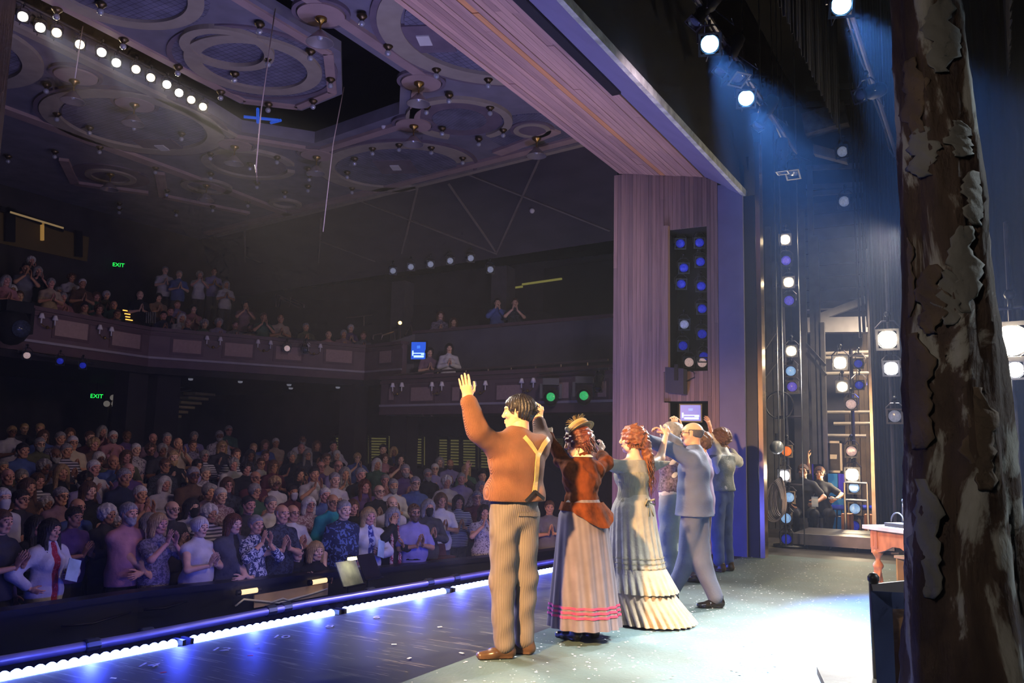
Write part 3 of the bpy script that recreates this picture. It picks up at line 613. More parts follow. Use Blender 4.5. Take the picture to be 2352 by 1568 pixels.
# outer ceiling: border bands of the void, edge band, back band
off = lambda p, q: p
band([(2.8, 8.1), (11.05, 8.12)], .2, ceil); band([(11.15, 8.25), (12.62, 9.4)], .2, ceil); band([(12.7, 9.6), (13.12, 12.2)], .2, ceil); band([(13.05, 12.35), (11.75, 13.3)], .2, ceil); band([(11.7, 13.28), (10.4, 13.02), (6.8, 12.72), (3, 12.7)], .18, ceil, m=TAN)
dE = (EDGE1-EDGE0)/np.linalg.norm(EDGE1-EDGE0); nE = np.array([-dE[1], dE[0]])
eb = lambda s, o: EDGE0+dE*s+nE*o
band([eb(-.3, .1), eb(14, .1)], .14, ceil, m=TAN); band([eb(-.3, .42), eb(14, .42)], .22, ceil); band([(3, 16.25), (8.56, 16.2), (13.9, 16.3), (16.6, 16.45)], .3, ceil)
band([(14.3, 7.2), (14.9, 8.9)], .26, ceil)
# rings of the outer ceiling
o1 = (13.0, 8.62); annu(o1, .86, 1.02, ceil, 'ring', TAN, -.07, a0=.5, a1=5.9, rot=.3); circ(o1, .82, ceil, 'medallion', MEDAL, -.035); circ(o1, .52, ceil, 'grille', GRILLE2, -.045); circ((14.35, 7.65), 1.0, ceil, 'grille', GRILLE2, -.02)
p = cz(1228, 298); o2 = (p[0]-.1, p[1]); annu(o2, .27, .37, ceil, 'ring', TAN, -.07); circ(o2, .44, ceil, 'medallion', MEDAL, -.05)
o3 = (14.75, 11.45); annu(o3, 1.55, 1.95, ceil, 'ring', TAN, -.07, sx=.78, sy=1.0, rot=-.15, a0=.35, a1=5.1); circ(o3, 1.5, ceil, 'grille', GRILLE, -.03, sx=.78, rot=-.15); annu(o3, 1.95, 2.02, ceil, 'ring', MEDAL, -.05, sx=.78, rot=-.15)
p = cz(960, 95); o4 = (10.35, 6.1); annu(o4, 1.55, 1.9, ceil, 'ring', TAN, -.07); circ(o4, 1.5, ceil, 'grille', GRILLE, -.03); annu(o4, 1.9, 2.0, ceil, 'ring', MEDAL, -.05)
o5 = (13.1, 14.3); annu(o5, .85, 1.02, ceil, 'ring', TAN, -.07, a0=-.6, a1=5.2); circ(o5, .8, ceil, 'medallion', MEDAL, -.04)
o6 = (10.35, 14.55); annu(o6, 1.35, 1.68, ceil, 'ring', TAN, -.07); circ(o6, 1.3, ceil, 'grille', GRILLE, -.03); annu(o6, 1.7, 1.78, ceil, 'ring', MEDAL, -.05)
p = cz(60, 215); o7 = (6.6, 14.6); annu(o7, 1.3, 1.62, ceil, 'ring', TAN, -.07); circ(o7, 1.25, ceil, 'grille', GRILLE, -.03)
p = cz(255, 402); o8 = (p[0], p[1]); annu(o8, .42, .56, ceil, 'ring', TAN, -.07); circ(o8, .85, ceil, 'medallion', MEDAL, -.03)
band([o8+A3(-1.25, -.1, 0)[:2], (o8[0]-.05, o8[1]+1.3)], .2, ceil); band([(o8[0]-.05, o8[1]+1.3), (o8[0]+1.3, o8[1]+.35)], .2, ceil)
p = cz(475, 425); o9 = (p[0], p[1]); annu(o9, .45, .6, ceil, 'ring', TAN, -.07); band([(o9[0]-1.2, o9[1]+.2), (o9[0]+.1, o9[1]+1.7)], .22, ceil); band([(o9[0]+.1, o9[1]+1.7), (o9[0]+2.2, o9[1]+.9)], .22, ceil)
p = cz(655, 465); o10 = (p[0], p[1]); annu(o10, .3, .42, ceil, 'ring', TAN, -.07)
for px, py in ((968, 190), (950, 288), (728, 358), (738, 32), (540, 335), (310, 240), (175, 175)):
    p = cz(px, py-8); circ((p[0], p[1]), .34, ceil, 'medallion', BAND, -.08); annu((p[0], p[1]), .36, .42, ceil, 'ring', MEDAL, -.06)
for px, py, sx, sy in ((975, 84, .3, .2), (909, 379, .3, .2), (373, 333, .3, .2)):
    p = cz(px, py); MB().box((p[0], p[1], CZ-.03), (.85, .85, .05), .4).build('access_panel', MEDAL, ceil); MB().box((p[0], p[1], CZ-.06), (sx, sy, .03), .4).build('vent', WHITEP, ceil)
# dark sloping panel wall above the gallery with slender ribs
G0, G1 = (16.35, 6.4, 5.8), (17.75, 15.8, 5.85); gd = np.array(G1)-np.array(G0)
A = np.array([EDGE0[0]-.1, EDGE0[1]-.9, CZ]); B = np.array([EDGE1[0]+.1, EDGE1[1]+.9, CZ]); Cg = np.array(G0)+gd*1.57; Dg = np.array(G0)-gd*.1
slp = struct('wall_gallery_slope', MB().slab([A, B, Cg, Dg], (1, -.15, .3), .15), mat('slope_panel', '#4a4448', .7, var=.15, scale=3, stretch=(1, .3, 1)), 'dark sloping panelled wall with slender diagonal ribs above the side gallery')
nS = np.cross(B-A, Dg-A); nS /= np.linalg.norm(nS)
if nS[0] > 0: nS = -nS
RIB = mat('rib_metal', '#8b8078', .5, .3, var=.1)
for a, b in (((1244, 354), (1140, 583)), ((1069, 398), (1401, 530)), ((960, 427), (923, 582)), ((829, 462), (1142, 583)), ((1030, 422), (1139, 578)), ((737, 500), (731, 650)), ((737, 554), (863, 600)), ((560, 500), (566, 640)), ((566, 590), (730, 650))):
    P, Q = onp(*a, A+nS*.02, nS), onp(*b, A+nS*.02, nS); MB().bar(P, Q, .035, .04, nS).build('rib', RIB, slp)
# ------------------------------------------------------------------ balcony
BAL = [(-1, 16.05), (9.0, 16.14), (12.57, 16.55), (16.95, 13.9), (16.72, 12.95), (16.6, 12.45)]
def offs(poly, d):
    out = []
    for i, p in enumerate(poly):
        a = np.array(poly[max(i-1, 0)]); b = np.array(poly[min(i+1, len(poly)-1)]); t = unit(b-a); out.append((p[0]-t[1]*d, p[1]+t[0]*d))
    return out
def ribbon(poly, z0, z1, d0, d1):
    a = offs(poly, d0); b = offs(poly, d1); mb = MB()
    for i in range(len(poly)-1): mb.hexa([(*a[i], z0), (*a[i+1], z0), (*b[i+1], z0), (*b[i], z0), (*a[i], z1), (*a[i+1], z1), (*b[i+1], z1), (*b[i], z1)])
    return mb
def parapet(name, poly, z0, z1, label):
    w = struct(name, ribbon(poly, z0, z1, 0, .14), MAUVE, label); h = z1-z0
    ribbon(poly, z1-.03, z1+.05, -.07, .2).build('cap_rail', MAUVED, w); ribbon(poly, z1-.13, z1-.06, -.035, .0).build('moulding', MAUVED, w)
    ribbon(poly, z0+.20*h, z0+.26*h, -.05, .0).build('pale_strip', TRIMP, w); ribbon(poly, z0-.02, z0+.05, -.04, .05).build('moulding', MAUVED, w); ribbon(poly, z0-.02, z0+.19*h, -.03, .0).build('lower_band', MAUVED, w)
    return w
def face_rect(par, seg, px0, px1, py0, py1, name, m, th=.03, grow=0.0):
    p, q = seg; d = unit(np.array(q)-np.array(p)); n = np.array([d[1], -d[0]])
    if n@(CAM[:2]-np.array(p)) < 0: n = -n
    cs = [onl(x, y, p, q) for x, y in ((px0, py0), (px1, py0), (px1, py1), (px0, py1))]
    s = sorted(float((c[:2]-np.array(p))@d) for c in cs); z = sorted(c[2] for c in cs); s0, s1 = (s[0]+s[1])/2-grow, (s[2]+s[3])/2+grow; z0, z1 = (z[0]+z[1])/2-grow, (z[2]+z[3])/2+grow
    P = lambda s_, z_, o: (p[0]+d[0]*s_+n[0]*o, p[1]+d[1]*s_+n[1]*o, z_)
    mb = MB().hexa([P(s0, z0, -.01), P(s1, z0, -.01), P(s1, z0, th), P(s0, z0, th), P(s0, z1, -.01), P(s1, z1, -.01), P(s1, z1, th), P(s0, z1, th)])
    return mb.build(name, m, par), P(s0, z0, 0), n
bal = parapet('wall_balcony', BAL, 3.03, 3.86, 'curved panelled front of the rear balcony')
segL, segM, segR = (BAL[1], BAL[2]), (BAL[2], BAL[3]), (BAL[3], BAL[4])
PANELS = [(segL, 125, 201, 737, 776), (segL, 256, 321, 764, 797), (segM, 397, 462, 781, 811), (segM, 516, 580, 789, 819), (segM, 633, 692, 797, 826), (segM, 748, 808, 803, 832), (segR, 873, 899, 806, 833)]
for sg, x0, x1, y0, y1 in PANELS:
    face_rect(face_rect(bal, sg, x0, x1, y0, y1, 'panel_frame', MAUVED, .012, .06)[0], sg, x0, x1, y0, y1, 'panel', PINK, .02)
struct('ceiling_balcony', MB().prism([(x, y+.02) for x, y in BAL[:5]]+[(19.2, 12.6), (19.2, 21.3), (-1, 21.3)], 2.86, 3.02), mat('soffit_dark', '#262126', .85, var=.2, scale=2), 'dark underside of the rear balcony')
def bdist(x, y):
    best = 9
    for a, b in zip(BAL[:-2], BAL[1:-1]):
        a = np.array(a); b = np.array(b); t = np.clip(((x-a[0])*(b-a)[0]+(y-a[1])*(b-a)[1])/((b-a)@(b-a)), 0, 1); best = min(best, np.linalg.norm(np.array([x, y])-a-(b-a)*t))
    return best
def bfloor(x, y): return 3.03+.44*max(0.0, bdist(x, y)-.9)
V = []; Fc = []; nx, ny = 22, 10
LB = [(-1, 16.2), (4, 16.25), (9.0, 16.3), (10.8, 16.5), (12.6, 16.75), (13.7, 16.05), (14.8, 15.4), (15.9, 14.75), (16.95, 14.1), (17.0, 13.4)]
for i, (x, y) in enumerate(LB):
    ex, ey = (x, 21.3) if x < 12.6 else (x+(19.0-x)*1.0, y+(21.2-y)*(.98-.085*(i-4))) if x > 12.7 else (x+1.0, 21.3)
    for j in range(ny): t = j/(ny-1); px, py = x+(ex-x)*t, y+(ey-y)*t; V.append((px, py, bfloor(px, py)))
for i in range(len(LB)-1):
    for j in range(ny-1): a = i*ny+j; Fc.append((a, a+ny, a+ny+1, a+1))
o = obj('floor_balcony', mesh('floor_balcony', V, Fc), CARPET); o['kind'] = 'structure'
# ------------------------------------------------------------------ side boxes
S0, S1 = (14.9, 5.75), (15.95, 12.55)
box = parapet('wall_box', [S1, S0], 2.1, 2.93, 'panelled front of the lower side box')
for x0, x1, y0, y1 in ((895, 905, 889, 918), (945, 995, 889, 920), (1040, 1056, 889, 920), (1142, 1200, 884, 917), (1283, 1307, 878, 914), (1374, 1393, 876, 911)):
    face_rect(face_rect(box, (S1, S0), x0, x1, y0, y1, 'panel_frame', MAUVED, .012, .06)[0], (S1, S0), x0, x1, y0, y1, 'panel', PINK, .02)
MB().prism([S1, S0, (S0[0]+1.6, S0[1]), (S1[0]+1.5, S1[1]+.2)], 2.1, 2.22).build('box_floor', MAUVED, box)
mb = MB(); P = [onl(x, y, (S1[0]+.07, S1[1]), (S0[0]+.07, S0[1])) for x, y in ((905, 862), (1000, 852), (1120, 845), (1230, 838), (1397, 826))]
rail = thing('guard_rail', 'thin metal guard rail on top of the lower side box', 'railing', P[0]*A3(1, 1, 0)+A3(0, 0, 2.98))
MB().tube(P, .025, 6).build('handrail', mat('rail_bronze', '#7d6c66', .4, .6, var=.1), rail)
for px in (932, 1005, 1070, 1121, 1174, 1230, 1288, 1349):
    t = np.interp(px, [905, 1397], [0, 1]); q = onl(px, 862-(px-905)*.073, (S1[0]+.07, S1[1]), (S0[0]+.07, S0[1])); MB().tube([q*A3(1, 1, 0)+A3(0, 0, 2.97), q], .018, 6).build('post', MATS['rail_bronze'], rail)
U0, U1 = (16.15, 5.6), (17.15, 12.5)
gal = struct('wall_gallery', MB().slab([(*U1, 2.1), (*U0, 2.1), (*U0, 4.12), (*U1, 4.16)], (1, -.15, 0), .12).slab([(*U1, 2.1), (*U1, 4.16), (16.75, 13.0, 3.92), (16.75, 13.0, 2.1)], (1, .3, 0), .1), mat('gallery_front', '#5a565f', .75, var=.12, scale=2), 'plain dark grey front wall of the upper side gallery')
MB().bar((*U0, 4.15), (*U1, 4.19), .18, .07).build('cap_rail', MAUVED, gal)
struct('floor_gallery', MB().slab([(*U0, 3.2), (*U1, 3.2), (19.3, 13.2, 3.25), (18.6, 5.4, 3.25)], (0, 0, -1), .1), CARPET)
struct('wall_gallery_back', MB().slab([(18.2, 5.4, 3.2), (19.3, 14.2, 3.2), (19.3, 14.2, 5.9), (18.2, 5.4, 5.9)], (1, -.1, 0), .1), mat('gallery_back', '#1c191b', .85, var=.2, scale=2))
# wall lamps on the parapets
def sconce(at, n, label, grp):
    t = thing('wall_sconce', label, 'wall sconce', at, 0, grp); s = np.array([-n[1], n[0], 0]); n3 = np.array([n[0], n[1], 0]); at = np.array(at)
    MB().ball(at+n3*.05, .035, 10).build('backplate', BRASS, t, True)
    for k in (-1, 1):
        b = at+n3*.06+s*k*.15; ar = MB().tube([at+n3*.05, at+n3*.09+s*k*.08-A3(0, 0, .02), b+A3(0, 0, .06)], .008, 6).build('arm', BRASS, t, True)
        MB().lathe([(.014, 0), (.014, .12)], b+A3(0, 0, .06), n=8).build('candle', WHITEP, ar, True); MB().lathe([(.06, 0), (.03, .1)], b+A3(0, 0, .16), n=12).build('lamp_shade', mat('sconce_shade', '#e6dedb', .7, var=.05), ar, True)
    return t
bl = ['first', 'second', 'third', 'fourth', 'fifth']
for i, (px, py, sg) in enumerate(((102, 752, segL), (234, 776, segL), (488, 798, segM), (604, 806, segM), (719, 813, segM))):
    p = onl(px, py, *sg); d = unit(np.array(sg[1])-np.array(sg[0])); n = np.array([d[1], -d[0]]); n = n if n@(CAM[:2]-np.array(sg[0])) > 0 else -n
    sconce(p+A3(n[0], n[1], 0)*.03, n, 'twin-shade brass wall sconce on the balcony front, %s from the left' % bl[i], 'sconces on the balcony front')
dS = unit(np.array(S0)-np.array(S1)); nSb = np.array([dS[1], -dS[0]]); nSb = nSb if nSb[0] < 0 else -nSb
for i, (px, py) in enumerate(((918, 905), (1009, 904), (1108, 903), (1217, 898))):
    p = onl(px, py, S1, S0); sconce(p+A3(nSb[0], nSb[1], 0)*.03, nSb, 'twin-shade brass wall sconce on the side box front, %s from the left' % bl[i], 'sconces on the side box front')
# ceiling fittings
def bulb_proto():
    t = thing('ceiling_bulb', 'small clear globe bulb in a brass cup on the patterned ceiling', 'light bulb', (0, 0, 0), 0, 'globe bulbs on the ceiling')
    MB().lathe([(.075, 0), (.08, -.02), (.05, -.05), (.03, -.075)], n=14).build('brass_cup', mat('bronze_dark', '#5a4a34', .35, .8, var=.1), t, True, True)
    MB().ball((0, 0, -.125), .05, 12).build('globe', mat('bulb_glass', '#cfd3dc', .12, .55, var=0), t, True, True); return t
BULBS = [(132, 18), (285, 88), (410, 151), (508, 209), (617, 238), (597, 52), (714, 115), (760, 180), (720, 230), (617, 130), (540, 167), (233, 6), (832, 33), (892, 103), (1003, 157), (1122, 180), (1032, 216), (980, 243), (1126, 245), (1016, 293), (1156, 297), (1100, 318), (856, 340), (917, 331), (991, 338), (815, 364), (798, 396), (809, 432), (1063, 362), (708, 428), (709, 388), (637, 361), (655, 442), (711, 402), (575, 376), (591, 420), (108, 193), (132, 260), (207, 292), (309, 281), (418, 306), (484, 352), (485, 399), (230, 337), (127, 348), (20, 359), (358, 385), (384, 438), (406, 486), (489, 475), (570, 464), (275, 608-140), (275, 480)]
b0 = bulb_proto()
FEAT = [('the hanging octagonal panel', 617, 160), ('the big ring over the header', 930, 100), ('the open ring beside the opening', 1070, 270), ('the large oval above the gallery slope', 900, 380), ('the small ring below the lamp row', 650, 400), ('the large ring behind the lamp row', 370, 320), ('the far left ring', 110, 240), ('the diamond bands over the balcony', 300, 380), ('the bands nearest the slope', 470, 470)]
_bf = {}
for px, py in BULBS:
    k_ = min(range(len(FEAT)), key=lambda q: (FEAT[q][1]-px)**2+((FEAT[q][2]-py)*1.6)**2); _bf.setdefault(k_, []).append((px, py))
ORDW = ['first', 'second', 'third', 'fourth', 'fifth', 'sixth', 'seventh', 'eighth', 'ninth', 'tenth', 'eleventh', 'twelfth', 'thirteenth', 'fourteenth', 'fifteenth']
i = 0
for k_, L_ in _bf.items():
    for n_, (px, py) in enumerate(sorted(L_)):
        o = b0 if i == 0 else copy_tree(b0); p = cz(px, py-7); o.location = (p[0], p[1], CZ-.06); o['label'] = 'clear globe bulb on %s, %s from the left' % (FEAT[k_][0], ORDW[n_]); i += 1
def pend(px, py, label):
    p = cz(px, py-10); t = thing('pendant_lamp', label, 'pendant lamp', (p[0], p[1], CZ-.08))
    MB().lathe([(.09, .0), (.09, -.03), (.035, -.07), (.02, -.1)], n=14).build('canopy', BRASS, t, True, True); MB().tube([(0, 0, -.08), (0, 0, -.24)], .014, 8).build('stem', BRASS, t, local=True)
    MB().lathe([(.045, -.2), (.06, -.22), (.2, -.37), (.205, -.38), (.195, -.375), (.05, -.225)], n=20).build('shade', mat('spun_metal_shade', '#b0a8ac', .3, .6, var=.08), t, True, True); MB().ball((0, 0, -.3), .045, 10).build('bulb', MATS['bulb_glass'], t, True, True)
for px, py, l in ((738, 40, 'conical metal pendant at the upper corner of the dark ceiling opening'), (963, 190, 'conical metal pendant at the near right corner of the dark ceiling opening'), (951, 290, 'conical metal pendant below the opening, beside the large open ring'), (728, 362, 'conical metal pendant at the far corner of the dark ceiling opening'), (1233, 318, 'conical metal pendant in the small round medallion next to the header'), (540, 338, 'hazy conical pendant behind the row of bright lamps'), (310, 240, 'dim conical pendant left of the row of bright lamps'), (172, 185, 'dim conical pendant at the left over the balcony'), (255, 402, 'small pendant in the diamond-framed ring over the balcony'), (475, 428, 'small pendant in the shadowed ring near the ceiling edge')): pend(px, py, l)
for px, py, zz_ in ((1222, 484, None), (882, 290, CZ)):
    p = cz(px, py) if zz_ else onp(px, py, A+nS*.03, nS); t = tag(MB().ball(p, .06, 10).build('smoke_detector', WHITEP, None, True), 'small white round detector on the %s' % ('ceiling band' if zz_ else 'sloping dark wall'), 'detector')
# signs, screens
def text3d(s, size, m, parent, M, ext=.004, name='lettering'):
    c = bpy.data.curves.new(name, 'FONT'); c.body = s; c.size = size; c.extrude = ext; c.align_x = 'CENTER'; c.align_y = 'CENTER'
    dg = bpy.data.objects.new('tmp', c); COL.objects.link(dg); bpy.context.view_layer.update(); me = bpy.data.meshes.new_from_object(dg.evaluated_get(bpy.context.evaluated_depsgraph_get())); bpy.data.objects.remove(dg)
    me.transform(M); me.materials.clear(); return obj(name, me, m, parent)
def facing(p, n, up=(0, 0, 1)):
    n = unit(n); x = unit(np.cross(up, n)); y = np.cross(n, x); return mat4(np.stack([x, y, n], 1), p)
EXG = mat('exit_green', '#0d3015', .5, var=0, emit='#22ff55', estr=1.6)
for px, py, y, l in ((272, 609, 21.13, 'green lit EXIT sign on the balcony back wall'), (222, 910, 20.6, 'green lit EXIT sign under the balcony, above the crowd')):
    p = ony(px, py, y); n = unit((CAM-p)*A3(1, 1, 0)); t = thing('exit_sign', l, 'exit sign', p-A3(0, 0, .14)); sd = np.cross((0, 0, 1), n)
    MB().bar(p-sd*.2, p+sd*.2, .05, .2).build('housing', BLACKG, t)
    if y < 21: MB().tube([p+A3(0, 0, .1), A3(p[0], p[1], 2.9)], .015, 6).build('hanger', BLACKG, t)
    text3d('EXIT', .15, EXG, t, facing(p+n*.03, n))
def screen(p, n, w, h, label, cat='monitor'):
    n = unit(n); p = np.array(p); sd = unit(np.cross((0, 0, 1), n)); up = np.cross(n, sd); t = thing('monitor', label, cat, p-up*h*.55)
    MB().bar(p-sd*w*.56-n*.05, p+sd*w*.56-n*.05, .09, h*1.16, up).build('casing', BLACKG, t); sc_ = MB().bar(p-sd*w*.5, p+sd*w*.5, .012, h, up).build('screen', mat('screen_blue', '#0a1830', .3, var=0, emit='#1e50c8', estr=1.2), t)
    m2 = mat('screen_bright', '#c0d8ff', .3, var=0, emit='#a8d0ff', estr=1.8); q = p+n*.009
    for a, b, c, d in ((-.42, .42, -.18, -.13), (-.3, .4, -.40, -.28), (-.42, -.34, -.3, .0), (.2, .42, -.25, -.2)):
        MB().bar(q+sd*w*a+up*h*(c+d)/2, q+sd*w*b+up*h*(c+d)/2, .006, h*(d-c), up).build('screen_image', m2, sc_)
    MB().bar(q-sd*w*.1+up*h*.2, q+sd*w*.12+up*h*.22, .006, h*.16, up).build('screen_image', mat('screen_mid', '#3060c0', .3, var=0, emit='#3c78e6', estr=1.2), sc_); return t
p = onl(961, 805, (U1[0]-.32, U1[1]), (U0[0]-.32, U0[1])); screen(p, (-1, -.35, 0), .36, .42, 'small glowing screen in the lower side box')
# front of house lamp row in the ceiling slot
FOH = [(52, 38), (92, 63), (130, 75), (183, 102), (233, 120), (267, 144), (312, 159), (346, 178), (383, 194), (411, 213), (439, 229), (466, 245)]
# ------------------------------------------------------------------ footlights along the apron
LEDM = mat('led_lens_lit', '#ffffff', .3, var=0, emit=(.50, .62, 1.0), estr=16.0)
dl = unit(A3(8.34, -.73, 0)); nl = A3(-dl[1], dl[0], 0)
lens_me = MB().lathe([(.034, 0), (.034, .014), (.027, .032), (.012, .042), (0.0001, .043)], n=12).mesh('led_lens', True)
hous_me = MB().bbox((-.66, -.05, -.05), (.66, .05, .012)).mesh('led_housing'); end_me = MB().bbox((-.012, -.055, -.05), (.012, .055, .05)).mesh('led_bracket')
x = 1.93; k = 0; names = ['nearest', 'second', 'third', 'fourth', 'fifth', 'sixth', 'seventh', 'eighth']
while x < 11.2:
    t = thing('led_footlight', 'glowing blue-white LED footlight bar on the stage edge, %s from the near end' % names[min(k, 7)], 'footlight', (x, LEDY(x)+.0, -.022), math.atan2(dl[1], dl[0]), 'LED footlights')
    h = obj('housing', hous_me, BLACKG, t, True)
    for e in (-.67, .67): b = obj('bracket', end_me, BLACKG, t, True); b.location.x = e
    for j in range(20): q = obj('lens', lens_me, LEDM, t, True); q.location = (-.62+.0652*j, 0, .012)
    x += 1.40*dl[0]; k += 1
# front pipe with clamps
P = [onz(px, py, -.03) for px, py in ((-120, 1540), (0, 1518), (300, 1465), (700, 1387), (1129, 1314), (1262, 1290), (1500, 1247))]
t = thing('front_pipe', 'long horizontal steel pipe with clamps below the stage edge', 'pipe', P[1]-A3(0, 0, .03)); PIPEV = mat('front_pipe_paint', '#5d5470', .35, .5, var=.15)
MB().tube(P, .032, 12).build('pipe', PIPEV, t, True)
for px, py in ((210, 1481), (335, 1455), (620, 1402), (655, 1395), (850, 1360), (985, 1338), (1045, 1328)):
    c = onz(px, py, -.03); MB().lathe([(.04, -.05), (.046, -.04), (.046, .04), (.04, .05)], c, dl, 10).build('clamp', BLACKG, t)
# orchestra pit furniture seen over the stage edge
def onrail(px, py, d=-.02):
    best = None
    for a, b in zip(RAIL[:-1], RAIL[1:]):
        q = onl(px, py, (a[0], a[1]+d), (b[0], b[1]+d))
        if a[0]-.01 <= q[0] <= b[0]+.01: best = q
    return best
BEIGE = mat('beige_board', '#c4a687', .7, var=.12, scale=4)
a, b = onrail(583, 1366), onrail(752, 1338); n = unit(np.cross(b-a, (0, 0, 1)))
t = tag(MB().slab([a+A3(0, 0, -.14), b+A3(0, 0, -.14), b, a], n, .02).build('pit_panel', BEIGE), 'beige board lit inside the orchestra pit, hung with cables', 'panel')
WARMT = mat('warm_tube', '#e0c9a0', .5, var=0, emit='#ffd9a0', estr=1.2)
for i, ((x0, y0), (x1, y1)) in enumerate((((548, 1361), (594, 1354)), ((712, 1338), (753, 1331)))):
    p, q = onrail(x0, y0, -.12), onrail(x1, y1, -.12); t = thing('work_light', 'short warm tube light under the pit rail, %s' % ('nearer the tangle of stands' if i else 'left of the beige board'), 'work light', p-A3(0, 0, .03)); MB().tube([p, q], .028, 10).build('tube', WARMT, t, True)
    for e in (p, q): MB().lathe([(.034, -.02), (.034, .02)], e, q-p, 10).build('end_cap', BLACKG, t)
for i, pts in enumerate((((540, 1392), (560, 1376), (600, 1380), (640, 1384), (700, 1368), (752, 1352)), ((620, 1384), (650, 1374), (662, 1378), (720, 1362)), ((140, 1438), (210, 1432), (300, 1405)), ((330, 1400), (380, 1396), (430, 1380)))):
    P = [onrail(x, y, -.06-.015*i) for x, y in pts]; tag(MB().tube(P, .012, 6).build('cable', WHITEP if i < 2 else BLACKG, None, True), ('pale cable looped along the beige pit board', 'short pale cable with a plug on the pit board', 'black cable sagging on the dark pit wall', 'second black cable sagging nearer the work lights')[i], 'cable')
for i, (px, py, sc) in enumerate(((800, 1322, .7), (845, 1306, .6))):
    c = onrail(px, py, -.55-.2*i); t = thing('music_stand', 'black folding music stand %s' % ('lit from its clip lamp in the pit', 'behind the lit stand in the pit')[i], 'music stand', c*A3(1, 1, 0)+A3(0, 0, -2.6))
    MB().tube([c*A3(1, 1, 0)+A3(0, 0, -2.5), c-A3(0, 0, .12)], .015, 8).build('pole', BLACKG, t)
    for j in range(3): an = j*2.1+.4; MB().tube([c*A3(1, 1, 0)+A3(0, 0, -2.3), c*A3(1, 1, 0)+A3(.3*math.cos(an), .3*math.sin(an), -2.59)], .011, 6).build('leg', BLACKG, t)
    dsk = MB(); w = .25*sc; dsk.slab([c+A3(-w, -.08, -.1), c+A3(w, -.08, -.1), c+A3(w, .06, .16), c+A3(-w, .06, .16)], (0, -.9, .4), .012).build('desk', BLACKG if i else mat('score_lit', '#b9bd9a', .7, var=.2, scale=12), t); MB().bar(c+A3(-w, -.1, -.1), c+A3(w, -.1, -.1), .05, .015).build('ledge', BLACKG, t)
    if i == 0:
        MB().tube([c+A3(0, .06, .16), c+A3(0, 0, .24), c+A3(0, -.1, .22)], .008, 6).build('lamp_arm', BLACKG, t); MB().bar(c+A3(-.12, -.1, .21), c+A3(.12, -.1, .21), .05, .03).build('lamp_head', mat('lamp_lit', '#fff4c8', .5, var=0, emit='#fff0b0', estr=4), t)
        spot('stand_lamp', tuple(c+A3(0, -.1, .2)), tuple(c+A3(0, .1, -.2)), 1.5, (1, .95, .7), 120, .5, .03)
# distance marks painted on the apron
NUM = mat('number_paint', '#8f8ca8', .6, var=.2, scale=30)
for s, px, py, wd in (('14', 340, 1527, 'fourteen'), ('12', 507, 1491, 'twelve'), ('10', 645, 1462, 'ten'), ('8', 757, 1438, 'eight'), ('6', 865, 1417, 'six')):
    p = onz(px, py, 0); M = mat4(np.stack([-nl*0+unit(A3(.5, -.87, 0)), unit(A3(.87, .5, 0)), A3(0, 0, 1)], 1), A3(p[0], p[1], .001))
    t = text3d(s, .13, NUM, None, M, .001, 'floor_number'); tag(t, 'pale numeral %s painted on the black stage edge' % wd, 'number')
# scraps of paper snow on the apron and floor
rg = random.Random(5); PAPW = mat('paper_white', '#e8e8e8', .8, var=0); PAPR = mat('paper_red', '#b02a3a', .8, var=0)
names_ = ['first', 'second', 'third', 'fourth', 'fifth', 'sixth']
flk = [(260, 1558, 0), (575, 1506, 1), (590, 1480, 0), (375, 1545, 1), (905, 1480, 0), (1010, 1440, 0), (940, 1512, 0), (1060, 1500, 0)]
for i, (px, py, r) in enumerate(flk):
    p = onz(px, py, .003); a = rg.random()*3; tag(MB().box(p+A3(0, 0, .003), (.034, .016, .002), a).build('paper_scrap', PAPR if r else PAPW), '%s paper scrap on the black stage edge, %s from the left' % ('red' if r else 'white', names_[sorted(q[0] for q in flk if q[2] == r).index(px)]), 'paper scrap', '%s paper scraps on the stage edge' % ('red' if r else 'white'))
mb = MB()
for i in range(1400):
    x_, y_ = rg.uniform(3.5, 11.5), min(2.9, rg.triangular(-1.5, 3.2, 2.4)); s = rg.uniform(.004, .012); a = rg.random()*3; mb.addv([(x_+s*math.cos(a+q), y_+s*math.sin(a+q), .003+.002*rg.random()) for q in (0, 1.6, 3.1, 4.7)], [(0, 1, 2, 3)])
tag(mb.build('paper_snow', PAPW), 'fine white paper snow scattered over the stage floor', 'paper snow', kind='stuff')
